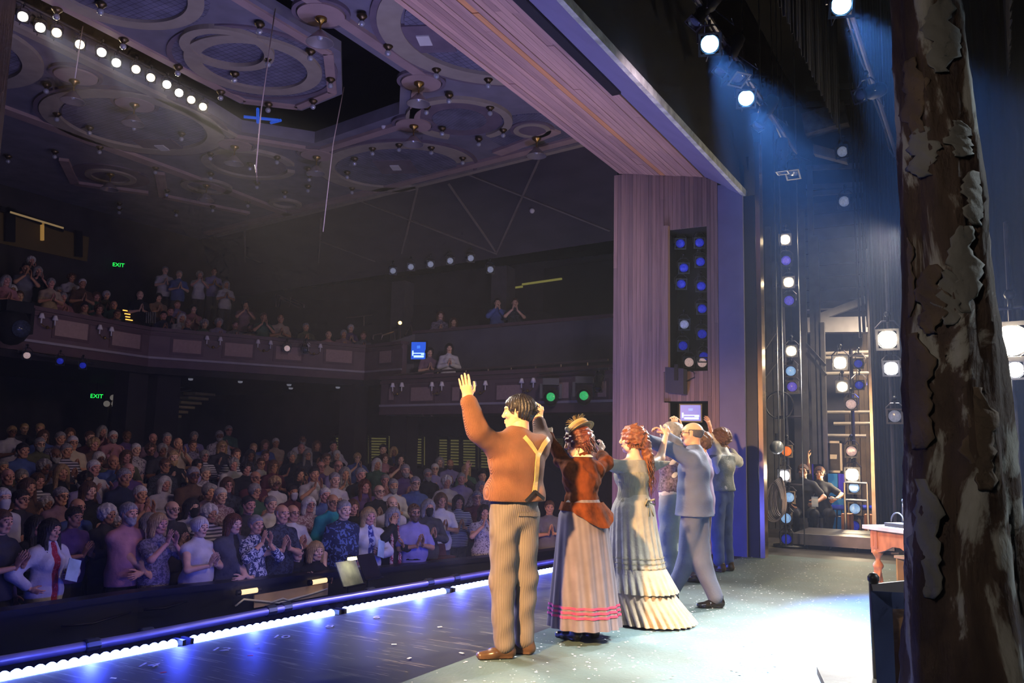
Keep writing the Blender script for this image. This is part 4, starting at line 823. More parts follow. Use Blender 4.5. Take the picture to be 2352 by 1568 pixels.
# ------------------------------------------------------------------ stage lanterns
def lens_mat(kind):
    K = dict(warm=('#ffe2b8', '#ffdca8', 14), white=('#ffffff', '#f4f6ff', 20), hot=('#ffffff', '#fff0d4', 60), blue=('#cfe8ff', (.45, .72, 1.0), 20), off=('#3a4252', None, 0), gelblue=('#3040b0', '#2430c8', .3), gelice=('#9cc4f0', '#8cb8ee', .6), gelviolet=('#6a58c8', '#5a50c8', .5), gelamber=('#e8702a', '#f07428', .8), gelpale=('#d8b8b8', '#d0b4b0', .45), green=('#2a9a5a', '#30b060', .7), gelgrey=('#9098a8', '#8890a8', .35))  # lenses of unlit gelled lanterns glow faintly, standing for glints of caught light
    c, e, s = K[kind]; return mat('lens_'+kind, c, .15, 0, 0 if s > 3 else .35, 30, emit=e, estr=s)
_L = {}
def lantern_meshes(kind):
    if kind in _L: return _L[kind]
    d = {}
    if kind == 'par':
        d['barrel'] = MB().lathe([(.05, -.2), (.09, -.17), (.1, -.1), (.1, .1), (.105, .1), (.105, .02), (.095, .0)], (0, 0, 0), (0, 1, 0), 16).mesh('par_barrel', True); lr, ly = .088, .075
        d['gel_frame'] = MB().bbox((-.115, .1, -.115), (-.09, .112, .115)).bbox((.09, .1, -.115), (.115, .112, .115)).bbox((-.09, .1, .09), (.09, .112, .115)).bbox((-.09, .1, -.115), (.09, .112, -.09)).mesh('gel_frame')
    else:
        d['barrel'] = MB().lathe([(.04, -.38), (.085, -.36), (.095, -.3), (.095, -.12), (.07, -.08), (.065, .1), (.08, .12), (.08, .17), (.074, .17), (.074, .12)], (0, 0, 0), (0, 1, 0), 16).mesh('ellipsoidal_barrel', True); lr, ly = .07, .14
        d['gel_frame'] = MB().bbox((-.09, .165, -.09), (-.072, .175, .09)).bbox((.072, .165, -.09), (.09, .175, .09)).bbox((-.072, .165, .072), (.072, .175, .09)).bbox((-.072, .165, -.09), (.072, .175, -.072)).mesh('gel_frame')
    d['lens'] = MB().lathe([(0.0001, .012), (lr*.6, .008), (lr, 0), (lr, -.01)], (0, ly, 0), (0, 1, 0), 20).mesh('lantern_lens', True)
    d['yoke'] = MB().tube([(-.12, 0, 0), (-.125, 0, .12), (-.06, 0, .19), (.06, 0, .19), (.125, 0, .12), (.12, 0, 0)], .011, 6).mesh('yoke'); d['clamp'] = MB().tube([(0, 0, .18), (0, 0, .25)], .016, 8).ball((0, 0, .27), .035, 8).mesh('clamp', True)
    d['tail'] = MB().tube([(0, -.2 if kind == 'par' else -.37, 0), (.03, -.3 if kind == 'par' else -.42, -.06), (.06, -.2, .1), (.04, -.05, .26)], .007, 5).mesh('cable_tail'); _L[kind] = d; return d
def lantern(p, aim, lens, label, kind='par', s=1.0, grp=None, light=None):
    p = np.array(p, float); d = unit(np.array(aim, float)-p); t = thing('stage_lamp', label, 'stage light', p, 0, grp); yaw = math.atan2(-d[0], d[1]); pit = math.asin(d[2]); t.rotation_euler = (0, 0, yaw); t.scale = (s, s, s)
    M = lantern_meshes(kind)
    for nm in ('barrel', 'lens', 'gel_frame', 'yoke', 'clamp', 'tail'):
        o = obj(nm, M[nm], lens_mat(lens) if nm == 'lens' else PIPE if nm == 'yoke' else BLACKG, t, True)
        if nm == 'barrel': o.rotation_euler = (pit, 0, 0); br_ = o
        elif nm in ('lens', 'gel_frame'): o.parent = br_
    if light: c, e, size, *tg = light; spot('lamp_beam', tuple(p+d*(.2*s)), tuple(np.array(tg[0] if tg else aim, float)), e, c, size, .5, .06)
    if lens in ('hot', 'warm', 'white') and p[1] < 5: point('lamp_glow', tuple(p+d*(.16*s)), dict(hot=60, warm=20, white=24)[lens]*s*s, (1, .8, .5) if lens != 'white' else (1, .95, .9), .05*s)
    return t
CAMP = (1.0, -.3, 1.6)
# boom by the proscenium, far wing
BX = 13.0
pb = onx(1812, 1000, BX); t = thing('lighting_boom', 'tall black pipe boom carrying lanterns just behind the proscenium', 'lighting boom', (BX+.12, pb[1], 0)); MB().tube([(BX+.12, pb[1]+.03, 0), (BX+.12, pb[1]+.10, 5.3)], .026, 8).build('pole', PIPE, t); MB().lathe([(.25, 0), (.25, .03), (.05, .06)], (BX+.12, pb[1]+.03, 0), n=16).build('base', BLACKG, t, True)
for z in (.9, 1.9, 2.9, 3.9): MB().tube([(BX+.12, pb[1]-.16, z), (BX+.12, pb[1]+.2, z)], .02, 6).build('cross_arm', PIPE, t)
nm = dict(warm='lit warm-white', white='lit white', hot='dazzling', gelblue='unlit blue-gelled', gelice='unlit ice-blue gelled', gelviolet='unlit violet-gelled', gelamber='amber-gelled', gelpale='pale pink-gelled', gelgrey='unlit grey-lensed', off='unlit', blue='lit blue')
od = ['topmost', 'second', 'third', 'fourth', 'fifth', 'sixth', 'seventh', 'eighth', 'ninth', 'tenth', 'eleventh', 'twelfth', 'thirteenth', 'fourteenth']
B1 = [(1804, 550, 'warm'), (1806, 598, 'gelviolet'), (1812, 648, 'warm'), (1813, 690, 'gelviolet'), (1818, 806, 'warm'), (1817, 852, 'gelice'), (1820, 888, 'gelviolet'), (1807, 1036, 'gelamber'), (1802, 1092, 'white'), (1813, 1142, 'gelice'), (1806, 1190, 'gelice'), (1807, 1238, 'gelblue')]
for i, (px, py, k) in enumerate(B1):
    lantern(onx(px, py, BX), (1.0, 1.0, 1.5), k, '%s lantern, %s down on the boom behind the proscenium' % (nm[k], od[i]), 'par', .8, 'lanterns on the proscenium boom')
B2 = [(1930, 833, 'hot', 'par'), (1972, 835, 'gelblue', 'ers'), (1974, 884, 'gelblue', 'ers'), (1935, 888, 'warm', 'par'), (1955, 928, 'gelpale', 'par'), (1956, 1036, 'gelpale', 'par'), (1958, 1090, 'hot', 'par'), (1962, 1120, 'gelice', 'par'), (1964, 1168, 'gelice', 'par'), (1962, 1208, 'gelblue', 'par')]
pb = onx(1957, 1000, 15.6); t = thing('lighting_boom', 'pipe boom standing behind the two crew members', 'lighting boom', (15.7, pb[1], 0)); MB().tube([(15.75, pb[1], 0), (15.75, pb[1], 3.2)], .03, 8).build('pole', PIPE, t); MB().lathe([(.25, 0), (.25, .03), (.05, .06)], (15.75, pb[1], 0), n=16).build('base', BLACKG, t, True)
MB().tube([onx(1925, 815, 15.7), onx(1985, 818, 15.7)], .022, 6).build('cross_arm', PIPE, t)
for i, (px, py, k, kd) in enumerate(B2): lantern(onx(px, py, 15.6), (1.0, .6, 1.4), k, '%s lantern, %s down in the cluster behind the crew' % (nm[k], od[i]), kd, .95 if k != 'hot' else 1.1, 'lanterns behind the crew')
B3 = [(2040, 778, 'hot', 1.35, 'dazzling lantern high beside the painted tree trunk'), (2048, 845, 'white', 1.0, 'smaller bright lantern just below the dazzling one by the trunk'), (2056, 955, 'gelgrey', .95, 'unlit lantern beside the trunk above the prop table'), (2325, 780, 'hot', 2.0, 'largest blazing lantern to the right of the tree trunk'), (2333, 848, 'white', 1.0, 'small bright lantern under the largest blazing one')]
for px, py, k, s, l in B3: lantern(onx(px, py, 13.2 if px < 2200 else 11.5), (3.0, 1.0, 1.0), k, l, 'par', s)
for px, x in ((2046, 13.35), (2330, 11.7)):
    p = onx(px, 900, x); tag(MB().tube([(x, p[1], 0), (x, p[1], 4.2)], .026, 8).lathe([(.22, 0), (.22, .03), (.04, .05)], (x, p[1], 0), n=14).build('lighting_boom', PIPE), 'thin pipe boom carrying bright lanterns %s the tree trunk' % ('left of' if px < 2200 else 'right of'), 'lighting boom')
# bay of lamps in the proscenium side, speaker and monitor
for i, (px, py, k) in enumerate([(1562, 558, 'gelblue'), (1606, 556, 'gelblue'), (1608, 600, 'gelblue'), (1570, 614, 'gelblue'), (1564, 651, 'gelblue'), (1610, 656, 'gelblue'), (1612, 708, 'gelblue'), (1571, 744, 'gelgrey'), (1612, 766, 'gelblue'), (1568, 793, 'gelblue'), (1616, 818, 'gelblue'), (1582, 831, 'gelpale'), (1612, 832, 'gelpale')]):
    lantern(onx(px, py, JX+.33), (4.0, .5, 1.0), k, '%s lantern, %s down in the recessed bay of the proscenium' % (nm[k], od[i]), 'par', .72, 'lanterns in the proscenium bay')
p = onx(1555, 875, JX-.06); t = thing('loudspeaker', 'black wedge loudspeaker on a bracket below the lamp bay', 'speaker', p-A3(0, 0, .17)); MB().hexa([p+A3(x_, y_, z_) for x_, y_, z_ in ((-.12, -.13, -.19), (.05, -.13, -.19), (.05, .13, -.16), (-.12, .13, -.16), (-.12, -.13, .16), (.05, -.13, .16), (.05, .13, .19), (-.12, .13, .19))]).build('cabinet', mat('speaker_black', '#2a2836', .6, var=.1), t)
MB().bar(p+A3(-.13, -.03, .0), p+A3(-.13, -.03, .22), .05, .02).build('bracket', BLACKG, t); MB().tube([p+A3(0, -.13, 0), p+A3(0, -.25, .05), p+A3(0, -.24, .12), p+A3(0, -.16, .15)], .008, 5).build('cable', BLACKG, t)
screen(onx(1586, 948, JX+.18), (-1, -.25, 0), .28, .22, 'small monitor glowing blue in the niche under the speaker')
# overhead electrics
def electric(y, z, x0, x1, label):
    t = thing('lighting_pipe', label, 'lighting pipe', (x0, y, z-.03)); MB().tube([(x0, y, z), (x1, y, z)], .028, 8).build('pipe', PIPE, t)
    for x_ in np.arange(x0+.6, x1, 2.2): MB().tube([(x_, y, z), (x_, y, 8.9)], .006, 5).build('hanger', PIPE, t)
    pts = [(x0, y+.05, z+.03)]+[(x0+(x1-x0)*k/14, y+.05, z+.05*math.sin(k*2.3)) for k in range(1, 15)]; MB().tube(pts, .014, 5).build('cable', BLACKG, t); return t
electric(2.36, 5.78, 4.5, 12.6, 'overhead pipe of lanterns just behind the header'); electric(1.06, 5.78, 4.5, 13.5, 'second overhead pipe of lanterns further upstage')
BLUEL = (.09, .30, 1.0)
for px, py, y, l in ((1630, 98, 2.36, 'upper lit blue lantern casting a beam behind the header'), (1713, 222, 2.36, 'lower lit blue lantern casting a beam behind the header'), (1930, 8, 1.06, 'lit blue lantern at the top edge casting a wide beam')):
    p = ony(px, py, y); lantern(p, p+A3(-.8, -.25, -.62)*4, 'blue', l, 'par', 1.0, None, (BLUEL, 14000, 40, p+A3(-.36, -.5, -1.0)*4))
for px, py, y, k, a, l in ((1612, 30, 2.36, 'ers', (-.5, .5, -1), 'unlit long lantern above the upper blue one'), (1668, 140, 2.36, 'ers', (-.3, .4, -1), 'unlit lantern between the two blue lanterns'), (1692, 170, 2.36, 'par', (-.3, -.4, -1), 'unlit can between the two blue lanterns'), (1752, 270, 2.36, 'ers', (-.4, .4, -1), 'unlit lantern just below the lower blue one'), (1797, 372, 2.36, 'ers', (0, 0, -1), 'unlit barrel lantern hanging straight down at the far end'), (1822, 390, 2.36, 'par', (-.5, 0, -1), 'unlit can at the far end of the first pipe'), (1938, 348, .9, 'par', (-1, .2, -.3), 'pale-lensed unlit lantern in the steelwork, upper'), (1942, 462, .9, 'par', (-1, .2, -.3), 'pale-lensed unlit lantern in the steelwork, lower'), (1990, 215, 1.06, 'ers', (-1, .5, -.5), 'unlit lantern with dangling tags right of the blue beam')):
    p = ony(px, py, y) if 'steelwork' not in l else onx(px, py, 13.6); lantern(p, p+np.array(a)*3, 'off' if 'pale' not in l else 'gelgrey', l, k, .9)
# moving heads and a small lantern on the side box
mvp = thing('lighting_pipe', 'short pipe under the side box rail carrying two moving lights', 'lighting pipe', onl(1240, 858, (S1[0]-.25, S1[1]), (S0[0]-.25, S0[1]))); MB().tube([onl(1240, 858, (S1[0]-.25, S1[1]), (S0[0]-.25, S0[1])), onl(1398, 846, (S1[0]-.25, S1[1]), (S0[0]-.25, S0[1]))], .025, 8).build('pipe', PIPE, mvp)
for i, (px, py, k) in enumerate(((1265, 905, 'green'), (1341, 902, 'green'))):
    c = onl(px, py, (S1[0]-.3, S1[1]), (S0[0]-.3, S0[1])); t = thing('moving_light', 'black moving-head light glowing green on the side box, %s' % ('nearer the raised hand' if i == 0 else 'nearer the proscenium'), 'moving light', c+A3(0, 0, .35)); n = unit((CAM-c)*A3(1, 1, 0)); sd = np.cross((0, 0, 1), n)
    MB().bar(c-sd*.16+A3(0, 0, .24), c+sd*.16+A3(0, 0, .24), .26, .13).build('base', BLACKG, t)
    for e in (-1, 1): MB().bar(c+sd*e*.19+A3(0, 0, .2), c+sd*e*.19+A3(0, 0, -.08), .05, .09, n).build('yoke_arm', BLACKG, t)
    MB().ball(c+A3(0, 0, -.08), .15, 14, (1, 1, 1.1)).build('head', BLACKG, t, True); MB().lathe([(.085, 0), (.085, .03), (.07, .045), (0.0001, .05)], c+n*.12+A3(0, 0, -.06), n+A3(0, 0, -.1), 18).build('lens', lens_mat(k), t, True)
p = onl(1375, 880, (S1[0]-.25, S1[1]), (S0[0]-.25, S0[1])); lantern(p, p+A3(-1, -.2, -1.5), 'off', 'small unlit lantern at the proscenium end of the side box', 'ers', .9)
for i, (px, py) in enumerate(((902, 621), (943, 612), (988, 606), (1033, 598), (1080, 592), (1125, 618))):
    p = onp(px, py, A+nS*.35, nS); lantern(p, p+A3(-1, -1.0, -.5), 'gelgrey', 'unlit lantern on the gallery wall, %s from the left' % od[i].replace('topmost', 'first'), 'par', .85, 'lanterns on the gallery wall')
p = onl(653, 802, BAL[2], BAL[3]); n = unit(A3(-.5, -.85, 0))
lantern(p+n*.25, CAM, 'gelpale', 'small lit projector lantern clamped to the balcony front', 'par', .8); lantern(p+n*.25+A3(.35, -.25, 0), CAM+A3(0, 0, -3), 'off', 'unlit lantern beside the lit one on the balcony front', 'ers', .9)
tag(MB().tube([p+n*.25+A3(-.2, .1, .25), p+n*.25+A3(.6, -.35, .25)], .02, 6).build('lighting_bracket', PIPE), 'small pipe bracket on the balcony front', 'bracket')
p = ony(28, 750, 15.6); t = thing('moving_light', 'large dark moving light hanging at the left end of the balcony', 'moving light', p+A3(0, 0, .4)); MB().ball(p, .3, 16, (1, 1, 1.15)).build('head', BLACK, t, True); MB().box(p+A3(0, 0, .36), (.5, .4, .2)).build('base', BLACK, t)
for e in (-.32, .32): MB().box(p+A3(e, 0, .15), (.07, .14, .5)).build('yoke_arm', BLACK, t)
MB().lathe([(.16, 0), (.16, .05), (0.0001, .06)], p-A3(0, .26, .05), (-.1, -1, -.1), 18).build('lens', lens_mat('off'), t, True)
# row of lamps in the ceiling slot
for i, (px, py) in enumerate(FOH):
    p = onz(px, py, CZ-.1); k = 'warm' if i in (2, 3, 6, 7, 10, 11) else 'white'; tgt = (6.4+.12*(i-6), 2.6, .9)
    lantern(p, CAM+A3(.6, 0, 0), 'hot' if k == 'white' else 'warm', 'bright %s lamp in the ceiling slot, %s from the left' % ('warm' if k == 'warm' else 'cold white', od[i].replace('topmost', 'first')), 'par', .75, 'row of bright lamps in the ceiling slot', ((1, .86, .66) if k == 'warm' else (.85, .92, 1.0), 3000, 24, tgt) if i % 3 == 1 else None)
t = thing('lighting_pipe', 'pipe above the ceiling slot carrying the bright lamp row', 'lighting pipe', onz(40, 30, CZ+.3)); MB().tube([onz(52, 38, CZ-.1)+A3(-.4, -.02, .21), onz(466, 245, CZ-.1)+A3(.3, 0, .21)], .03, 8).build('pipe', PIPE, t)
BGL = mat('rig_blue_glint', '#1a4ab0', .4, var=.2, emit='#1858d8', estr=.5)  # blue glints on the rigging, given as the pipes' own glow
for i, (a, b) in enumerate((((592, 250), (592, 300)), ((560, 268), (640, 276)), ((548, 291), (568, 292)), ((622, 282), (645, 276)))): tag(MB().tube([onz(*a, CZ+.25), onz(*b, CZ+.25)], .03, 6).build('rig_pipe', BGL), ('upright pipe with painted blue glow inside the ceiling opening', 'level pipe with painted blue glow inside the ceiling opening', 'short stub with painted blue glow, left in the ceiling opening', 'short stub with painted blue glow, right in the ceiling opening')[i], 'pipe')
# long drop wires with a hook
for i, pts in enumerate((((632, 20), (600, 250), (588, 385), (592, 420), (586, 378)), ((790, 200), (765, 330), (742, 532)), ((190, 60), (172, 180)))):
    a = onz(*pts[0], CZ+.03); P = [a]+[onl(x_, y_, (a[0], a[1]), (a[0]+.8, a[1]-.6)) for x_, y_ in pts[1:]]
    tag(MB().tube(P, .009, 5).build('drop_wire', mat('wire_pale', '#d8c4c0', .5, .2, var=0), None, True), ('pale drop wire ending in a hook below the lamp row', 'long pale drop wire near the ceiling edge', 'faint drop wire crossing the lamp row')[i], 'wire')
# ------------------------------------------------------------------ under the balcony: windows with lit shutters, columns, stairs, lamp
GLOW = mat('window_glow', '#6a6640', .6, var=.2, scale=2, emit='#a8a060', estr=.16); SLATM = mat('shutter_slat', '#35342a', .6, var=.1)
ws = (K0, (19.1, 21.3))
wl_, wh_ = (K0[0]-.03, K0[1]), (19.07, 21.3)
for i, (x0, x1, y0, y1) in enumerate(((772, 788, 1001, 1066), (822, 846, 1001, 1064), (853, 893, 1001, 1062), (944, 974, 1003, 1068), (1009, 1033, 1005, 1072), (1035, 1060, 1005, 1072), (1064, 1098, 1006, 1075), (1105, 1135, 1008, 1078), (1262, 1300, 1004, 1030))):
    P = [onl(x, y, wl_, wh_) for x, y in ((x0, y1), (x1, y1), (x1, y0), (x0, y0))]; n = unit(A3(-1, .15, 0))
    w = tag(MB().slab(P, -n, .03).build('window_%d' % (i+1), GLOW), 'shuttered window glowing faintly behind the audience, %s from the left' % od[i].replace('topmost', 'first'), kind='structure')
    zt, zb = P[2][2], P[0][2]; k = max(6, int((zt-zb)/.065)); mb = MB(); a0, a1 = P[0]*A3(1, 1, 0), P[1]*A3(1, 1, 0)
    for j in range(k): z = zb+(zt-zb)*(j+.5)/k; mb.bar(a0+n*.05+A3(0, 0, z), a1+n*.05+A3(0, 0, z), .05, .03)
    o = mb.build('slat', SLATM, w); o['kind'] = 'stuff'
    mb = MB()
    for q in (0, 1): mb.bar(P[q]+n*.05-A3(0, 0, .04), P[3-q]+n*.05+A3(0, 0, .04), .05, .05)
    mb.bar(P[0]+n*.05, P[1]+n*.05, .06, .05); mb.bar(P[3]+n*.05, P[2]+n*.05, .06, .05); mb.build('window_frame', SLATM, w)
COLM = mat('house_column', '#2a2427', .8, var=.2, scale=2)
for i, (px, X, Y, w, zt, l) in enumerate(((812, None, 14.2, .5, 2.9, 'dark column under the balcony between the shuttered windows'), (930, None, 12.8, .5, 2.2, 'dark column below the end of the side box'), (362, None, 17.0, .65, 2.9, 'broad dark column in front of the lit staircase'), (296, None, 17.0, .5, 2.9, 'dark column left of the lit staircase'))):
    p = ony(px, 950, Y); z0 = hfloor(p[0], p[1])-.05; tag(MB().bbox((p[0]-w/2, p[1]-w/2, z0), (p[0]+w/2, p[1]+w/2, zt)).build('house_column', COLM), l, 'column')
for i, (px, y0, y1) in enumerate(((924, 640, 745), (1155, 630, 712))): p = onl(px, 700, (U0[0]+1.2, U0[1]), (U1[0]+1.2, U1[1])); tag(MB().bbox((p[0]-.22, p[1]-.22, 3.2), (p[0]+.22, p[1]+.22, 5.85)).build('gallery_column', mat('gallery_column', '#4a4346', .8, var=.1)), 'dark square column at the back of the gallery, %s' % ('at the balcony end' if i == 0 else 'behind the two clapping people'), 'column')
# cove strips along the gallery back wall
STRIPM = mat('cove_glow', '#8a8a50', .6, var=0, emit='#c8c060', estr=.22)
for i, (a, b) in enumerate((((758, 710), (772, 706)), ((770, 704), (908, 684)), ((946, 690), (962, 685)), ((962, 680), (1138, 656)), ((1173, 662), (1200, 658)), ((1200, 653), (1290, 640)))):
    ln = ((18.15, 5.4), (19.2, 14.2)); P, Q = onl(*a, *ln), onl(*b, *ln); tag(MB().bar(P, Q, .05, .045).build('cove_strip', STRIPM), 'dim yellow light strip on the gallery back wall, %s piece from the left' % od[i].replace('topmost', 'first'), 'light strip')
# railings and step lights on the balcony stairs
def rails(label, pxs, y, m=None):
    t = thing('stair_rail', label, 'railing', ony(*pxs[0][0], y))
    for pl in pxs: MB().tube([ony(a, b, y) for a, b in pl], .022, 6).build('rail', m or MATS['rail_bronze'], t)
rails('pair of looped handrails on the balcony steps', (((634, 704), (634, 676), (690, 700)), ((640, 704), (644, 685), (688, 707)), ((665, 705), (668, 684), (698, 698), (698, 706))), 17.6)
rails('bronze handrail at the side entrance of the balcony', (((797, 730), (836, 725), (886, 720), (912, 735)), ((836, 725), (836, 748)), ((866, 722), (866, 750)), ((886, 720), (886, 752))), 15.2)
rails('looped handrail at the end of the balcony', (((856, 780), (858, 770), (876, 766)), ((876, 782), (878, 770), (905, 762), (907, 780)), ((918, 790), (920, 745)), ((930, 770), (944, 745), (948, 770))), 13.6)
p = onl(918, 742, (17.6, 12.8), (18.2, 14.5)); t = thing('step_light', 'small warm step light beside the gallery column', 'step light', p-A3(0, 0, .05)); MB().box(p, (.1, .1, .1)).build('housing', BRASS, t); MB().ball(p+A3(-.05, -.05, 0), .05, 8).build('lamp', mat('step_glow', '#ffe0a0', .5, var=0, emit='#ffd080', estr=4), t, True)
st = thing('balcony_steps', 'flight of balcony steps edged with bright yellow light strips', 'steps', ony(318, 742, 17.9)); YS = mat('step_strip', '#c89040', .5, var=0, emit='#ffb850', estr=1.8)
for i, (x0, y0, x1, y1) in enumerate(((282, 712, 326, 720), (286, 720, 330, 727), (288, 727, 331, 733), (288, 733, 333, 741))):
    a, b = ony(x0, y0, 18.7-.25*i), ony(x1, y1, 18.7-.25*i); MB().hexa([a+A3(0, 0, -.12), b+A3(0, 0, -.12), b+A3(0, .3, -.12), a+A3(0, .3, -.12), a+A3(0, 0, -.01), b+A3(0, 0, -.01), b+A3(0, .3, -.01), a+A3(0, .3, -.01)]).build('step', CARPET, st); MB().bar(a+A3(0, -.01, 0), b+A3(0, -.01, 0), .03, .022).build('light_strip', YS, st)
rails('dark balusters in front of the lit balcony steps', tuple(((x, 742), (x, 716)) for x in (336, 341, 346, 351, 356)), 17.4, BLACKG)
# lit staircase under the balcony
st = thing('lobby_stair', 'dimly lit lobby staircase seen between the dark columns', 'staircase', ony(400, 1000, 20.4)); CON = mat('stair_concrete', '#b8a880', .7, var=.1)
for i in range(9):
    a = ony(330+16*i, 985-10*i, 19.6); MB().box(a, (.7, .5, .07)).build('step', CON, st)
for k in range(4): MB().tube([ony(310, 965-9*k, 19.3), ony(395, 902-9*k, 19.3), ony(440, 895-9*k, 19.3)], .018, 6).build('rail', STEEL, st)
spot('lobby_lamp', tuple(ony(400, 880, 19.2)), tuple(ony(385, 985, 20.4)), 90, (1, .8, .45), 120, .7, .1)
p = ony(253, 925, 19.4); t = thing('globe_lamp', 'lamp post with three white globes beside the exit sign', 'lamp', p*A3(1, 1, 0)+A3(0, 0, hfloor(p[0], p[1]))); GLB = mat('globe_white', '#b8b4b0', .5, var=0, emit='#a8a098', estr=.25)
MB().tube([p*A3(1, 1, 0)+A3(0, 0, hfloor(p[0], p[1])), p-A3(0, 0, .05)], .05, 10).build('post', mat('post_tan', '#7d6a58', .6, var=.1), t)
for q in ((-8, 2), (8, 2), (7, -12)): c = ony(253+q[0], 925+q[1], 19.4); MB().ball(c, .078, 12).build('globe', GLB, t, True); MB().tube([p-A3(0, 0, .1), c], .015, 6).build('arm', BRASS, t)
# control booth windows at the back of the balcony
bw = tag(MB().slab([ony(x, y, 21.1) for x, y in ((-60, 545), (200, 600), (205, 545), (-60, 470))], (0, 1, 0), .05).build('window_booth', mat('booth_glow', '#3a3020', .6, var=.2, scale=1, emit='#6a5028', estr=.05)), 'long control-booth window glowing dimly above the balcony', kind='structure')
for x0, y0, x1, y1, w in ((0, 478, 145, 528, .12), (22, 478, 22, 555, .25), (97, 508, 97, 552, .06), (180, 530, 180, 590, .2)):
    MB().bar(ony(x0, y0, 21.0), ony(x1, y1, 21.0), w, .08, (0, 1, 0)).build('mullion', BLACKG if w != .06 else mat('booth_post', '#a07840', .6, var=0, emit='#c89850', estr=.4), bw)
MB().bar(ony(22, 487, 20.98), ony(145, 524, 20.98), .05, .05, (0, 1, 0)).build('light_strip', mat('booth_strip', '#b8a078', .6, var=0, emit='#c8a870', estr=.3), bw)
for i, (px, py) in enumerate(((438, 869), (552, 875), (664, 882), (776, 888), (668, 890))): p = onz(px, py, 2.84); tag(MB().lathe([(.06, 0), (.05, -.04), (0.0001, -.05)], p, n=10).build('soffit_lamp', mat('soffit_lamp', '#888890', .3, .4, var=0, emit='#a0a0b0', estr=.3), None, True), 'small recessed lamp under the balcony, %s from the left' % od[i].replace('topmost', 'first'), 'lamp')
tag(MB().tube([ony(40, 806, 15.95), ony(215, 836, 15.95)], .025, 6).tube([ony(60, 808, 15.95), ony(60, 790, 15.95)], .01, 5).tube([ony(190, 830, 15.95), ony(190, 815, 15.95)], .01, 5).build('lighting_pipe', PIPE), 'short lighting pipe slung under the left balcony', 'lighting pipe')
for i, (px, py, k) in enumerate(((62, 815, 'gelpale'), (138, 828, 'gelblue'), (190, 838, 'gelblue'))): p = ony(px, py, 15.9); lantern(p, p+A3(-.6, -1, -.3), k, 'small lantern hung under the left balcony, %s' % ('pink', 'first blue', 'second blue')[i], 'par', .7)
# ------------------------------------------------------------------ far wing: wall, door, steelwork, drapes, platform
WX = 18.4
GREYP = mat('door_slat_grey', '#6a6872', .6, .2, var=.12, scale=3); WHITEB = mat('white_steel', '#b8b4b2', .6, var=.1)
dr = struct('door_1', MB().bbox((WX+.02, 2.0, .0), (WX+.15, 3.6, 7.4)), mat('door_back', '#3c3a40', .7, var=.1), 'tall ribbed roller door at the back of the far wing')
ys = [460, 488, 520, 548, 578, 606, 634, 662, 690, 718]
for a, b in zip(ys[:-1], ys[1:]):
    z1, z0 = onx(1915, a, WX)[2], onx(1915, b, WX)[2]; MB().hexa([(WX, 2.05, z0+.01), (WX, 3.42, z0+.01), (WX+.06, 3.42, z0+.01), (WX+.06, 2.05, z0+.01), (WX-.07, 2.05, z1-.03), (WX-.07, 3.42, z1-.03), (WX+.06, 3.42, z1-.01), (WX+.06, 2.05, z1-.01)]).build('slat', GREYP, dr)
sf = thing('steel_framework', 'steel framework of beams, columns and struts filling the far wing', 'framework', (16.4, 2.4, 0))
MB().bar(onx(1848, 748, 17.6), onx(2003, 746, 17.6), .25, .3).build('beam', WHITEB, sf); MB().bar(onx(1868, 734, 17.7), onx(1990, 688, 17.7), .12, .14).build('brace', WHITEB, sf); MB().bar(onx(1852, 712, 17.7), onx(1912, 709, 17.7), .03, .03).build('rod', WHITEB, sf)
MB().slab([onx(1868, 330, 16), onx(1945, 352, 16), onx(1945, 372, 16), onx(1868, 352, 16)], (1, 0, 0), .2).build('bracket', WHITEB, sf); MB().bar(onx(1848, 290, 16.5), onx(1945, 262, 16.5), .3, .42).build('duct', mat('duct_fabric', '#8f8c96', .9, var=.3, scale=6, bump=.4), sf)
for y0, y1 in ((386, 380), (430, 424), (446, 436), (205, 195), (240, 232)): MB().bar(onx(1852, y0, 16.4), onx(1985, y1, 16.4), .08, .09).build('rail', mat('steel_rail', '#75737e', .5, .4, var=.1), sf)
cor = struct('wall_corrugated', MB().bbox((WX, -.4, 0), (WX+.1, 2.6, 4.05)), mat('corrugated_tan', '#6d5d4a', .7, .2, var=.2, scale=3), 'tan corrugated wall lit by work lights at the back of the wing')
for k in range(16): y = -.3+.18*k; MB().bbox((WX-.05, y, .02), (WX+.01, y+.09, 4.0)).build('rib', MATS['corrugated_tan'], cor)
RAILM = mat('bright_rail', '#c8beb0', .4, .5, var=.1)
for x0, y0, x1, y1 in ((1893, 812, 2000, 808), (1893, 822, 2000, 818), (1895, 858, 1998, 856), (1893, 947, 2000, 946), (1915, 973, 2000, 972), (1895, 1000, 1990, 1001)): MB().tube([onx(x0, y0, 17.3), onx(x1, y1, 17.3)], .035, 8).build('pipe_rail', RAILM, sf)
CG = mat('column_grey', '#5b5857', .6, .3, var=.15)
for px, y0 in ((1872, 540), (1886, 740), (1858, 380), (1762, 520), (1778, 600), (1840, 480)): a = onx(px, y0, 16.2); MB().bbox((16.2, a[1]-.05, 0), (16.3, a[1]+.05, a[2])).build('column', CG, sf)
for p, q in (((1850, 790), (1895, 840)), ((1852, 810), (1896, 862)), ((1752, 870), (1795, 812)), ((1735, 830), (1782, 760)), ((1740, 905), (1850, 900))): MB().bar(onx(*p, 15.8), onx(*q, 15.8), .06, .06).build('strut', CG, sf)
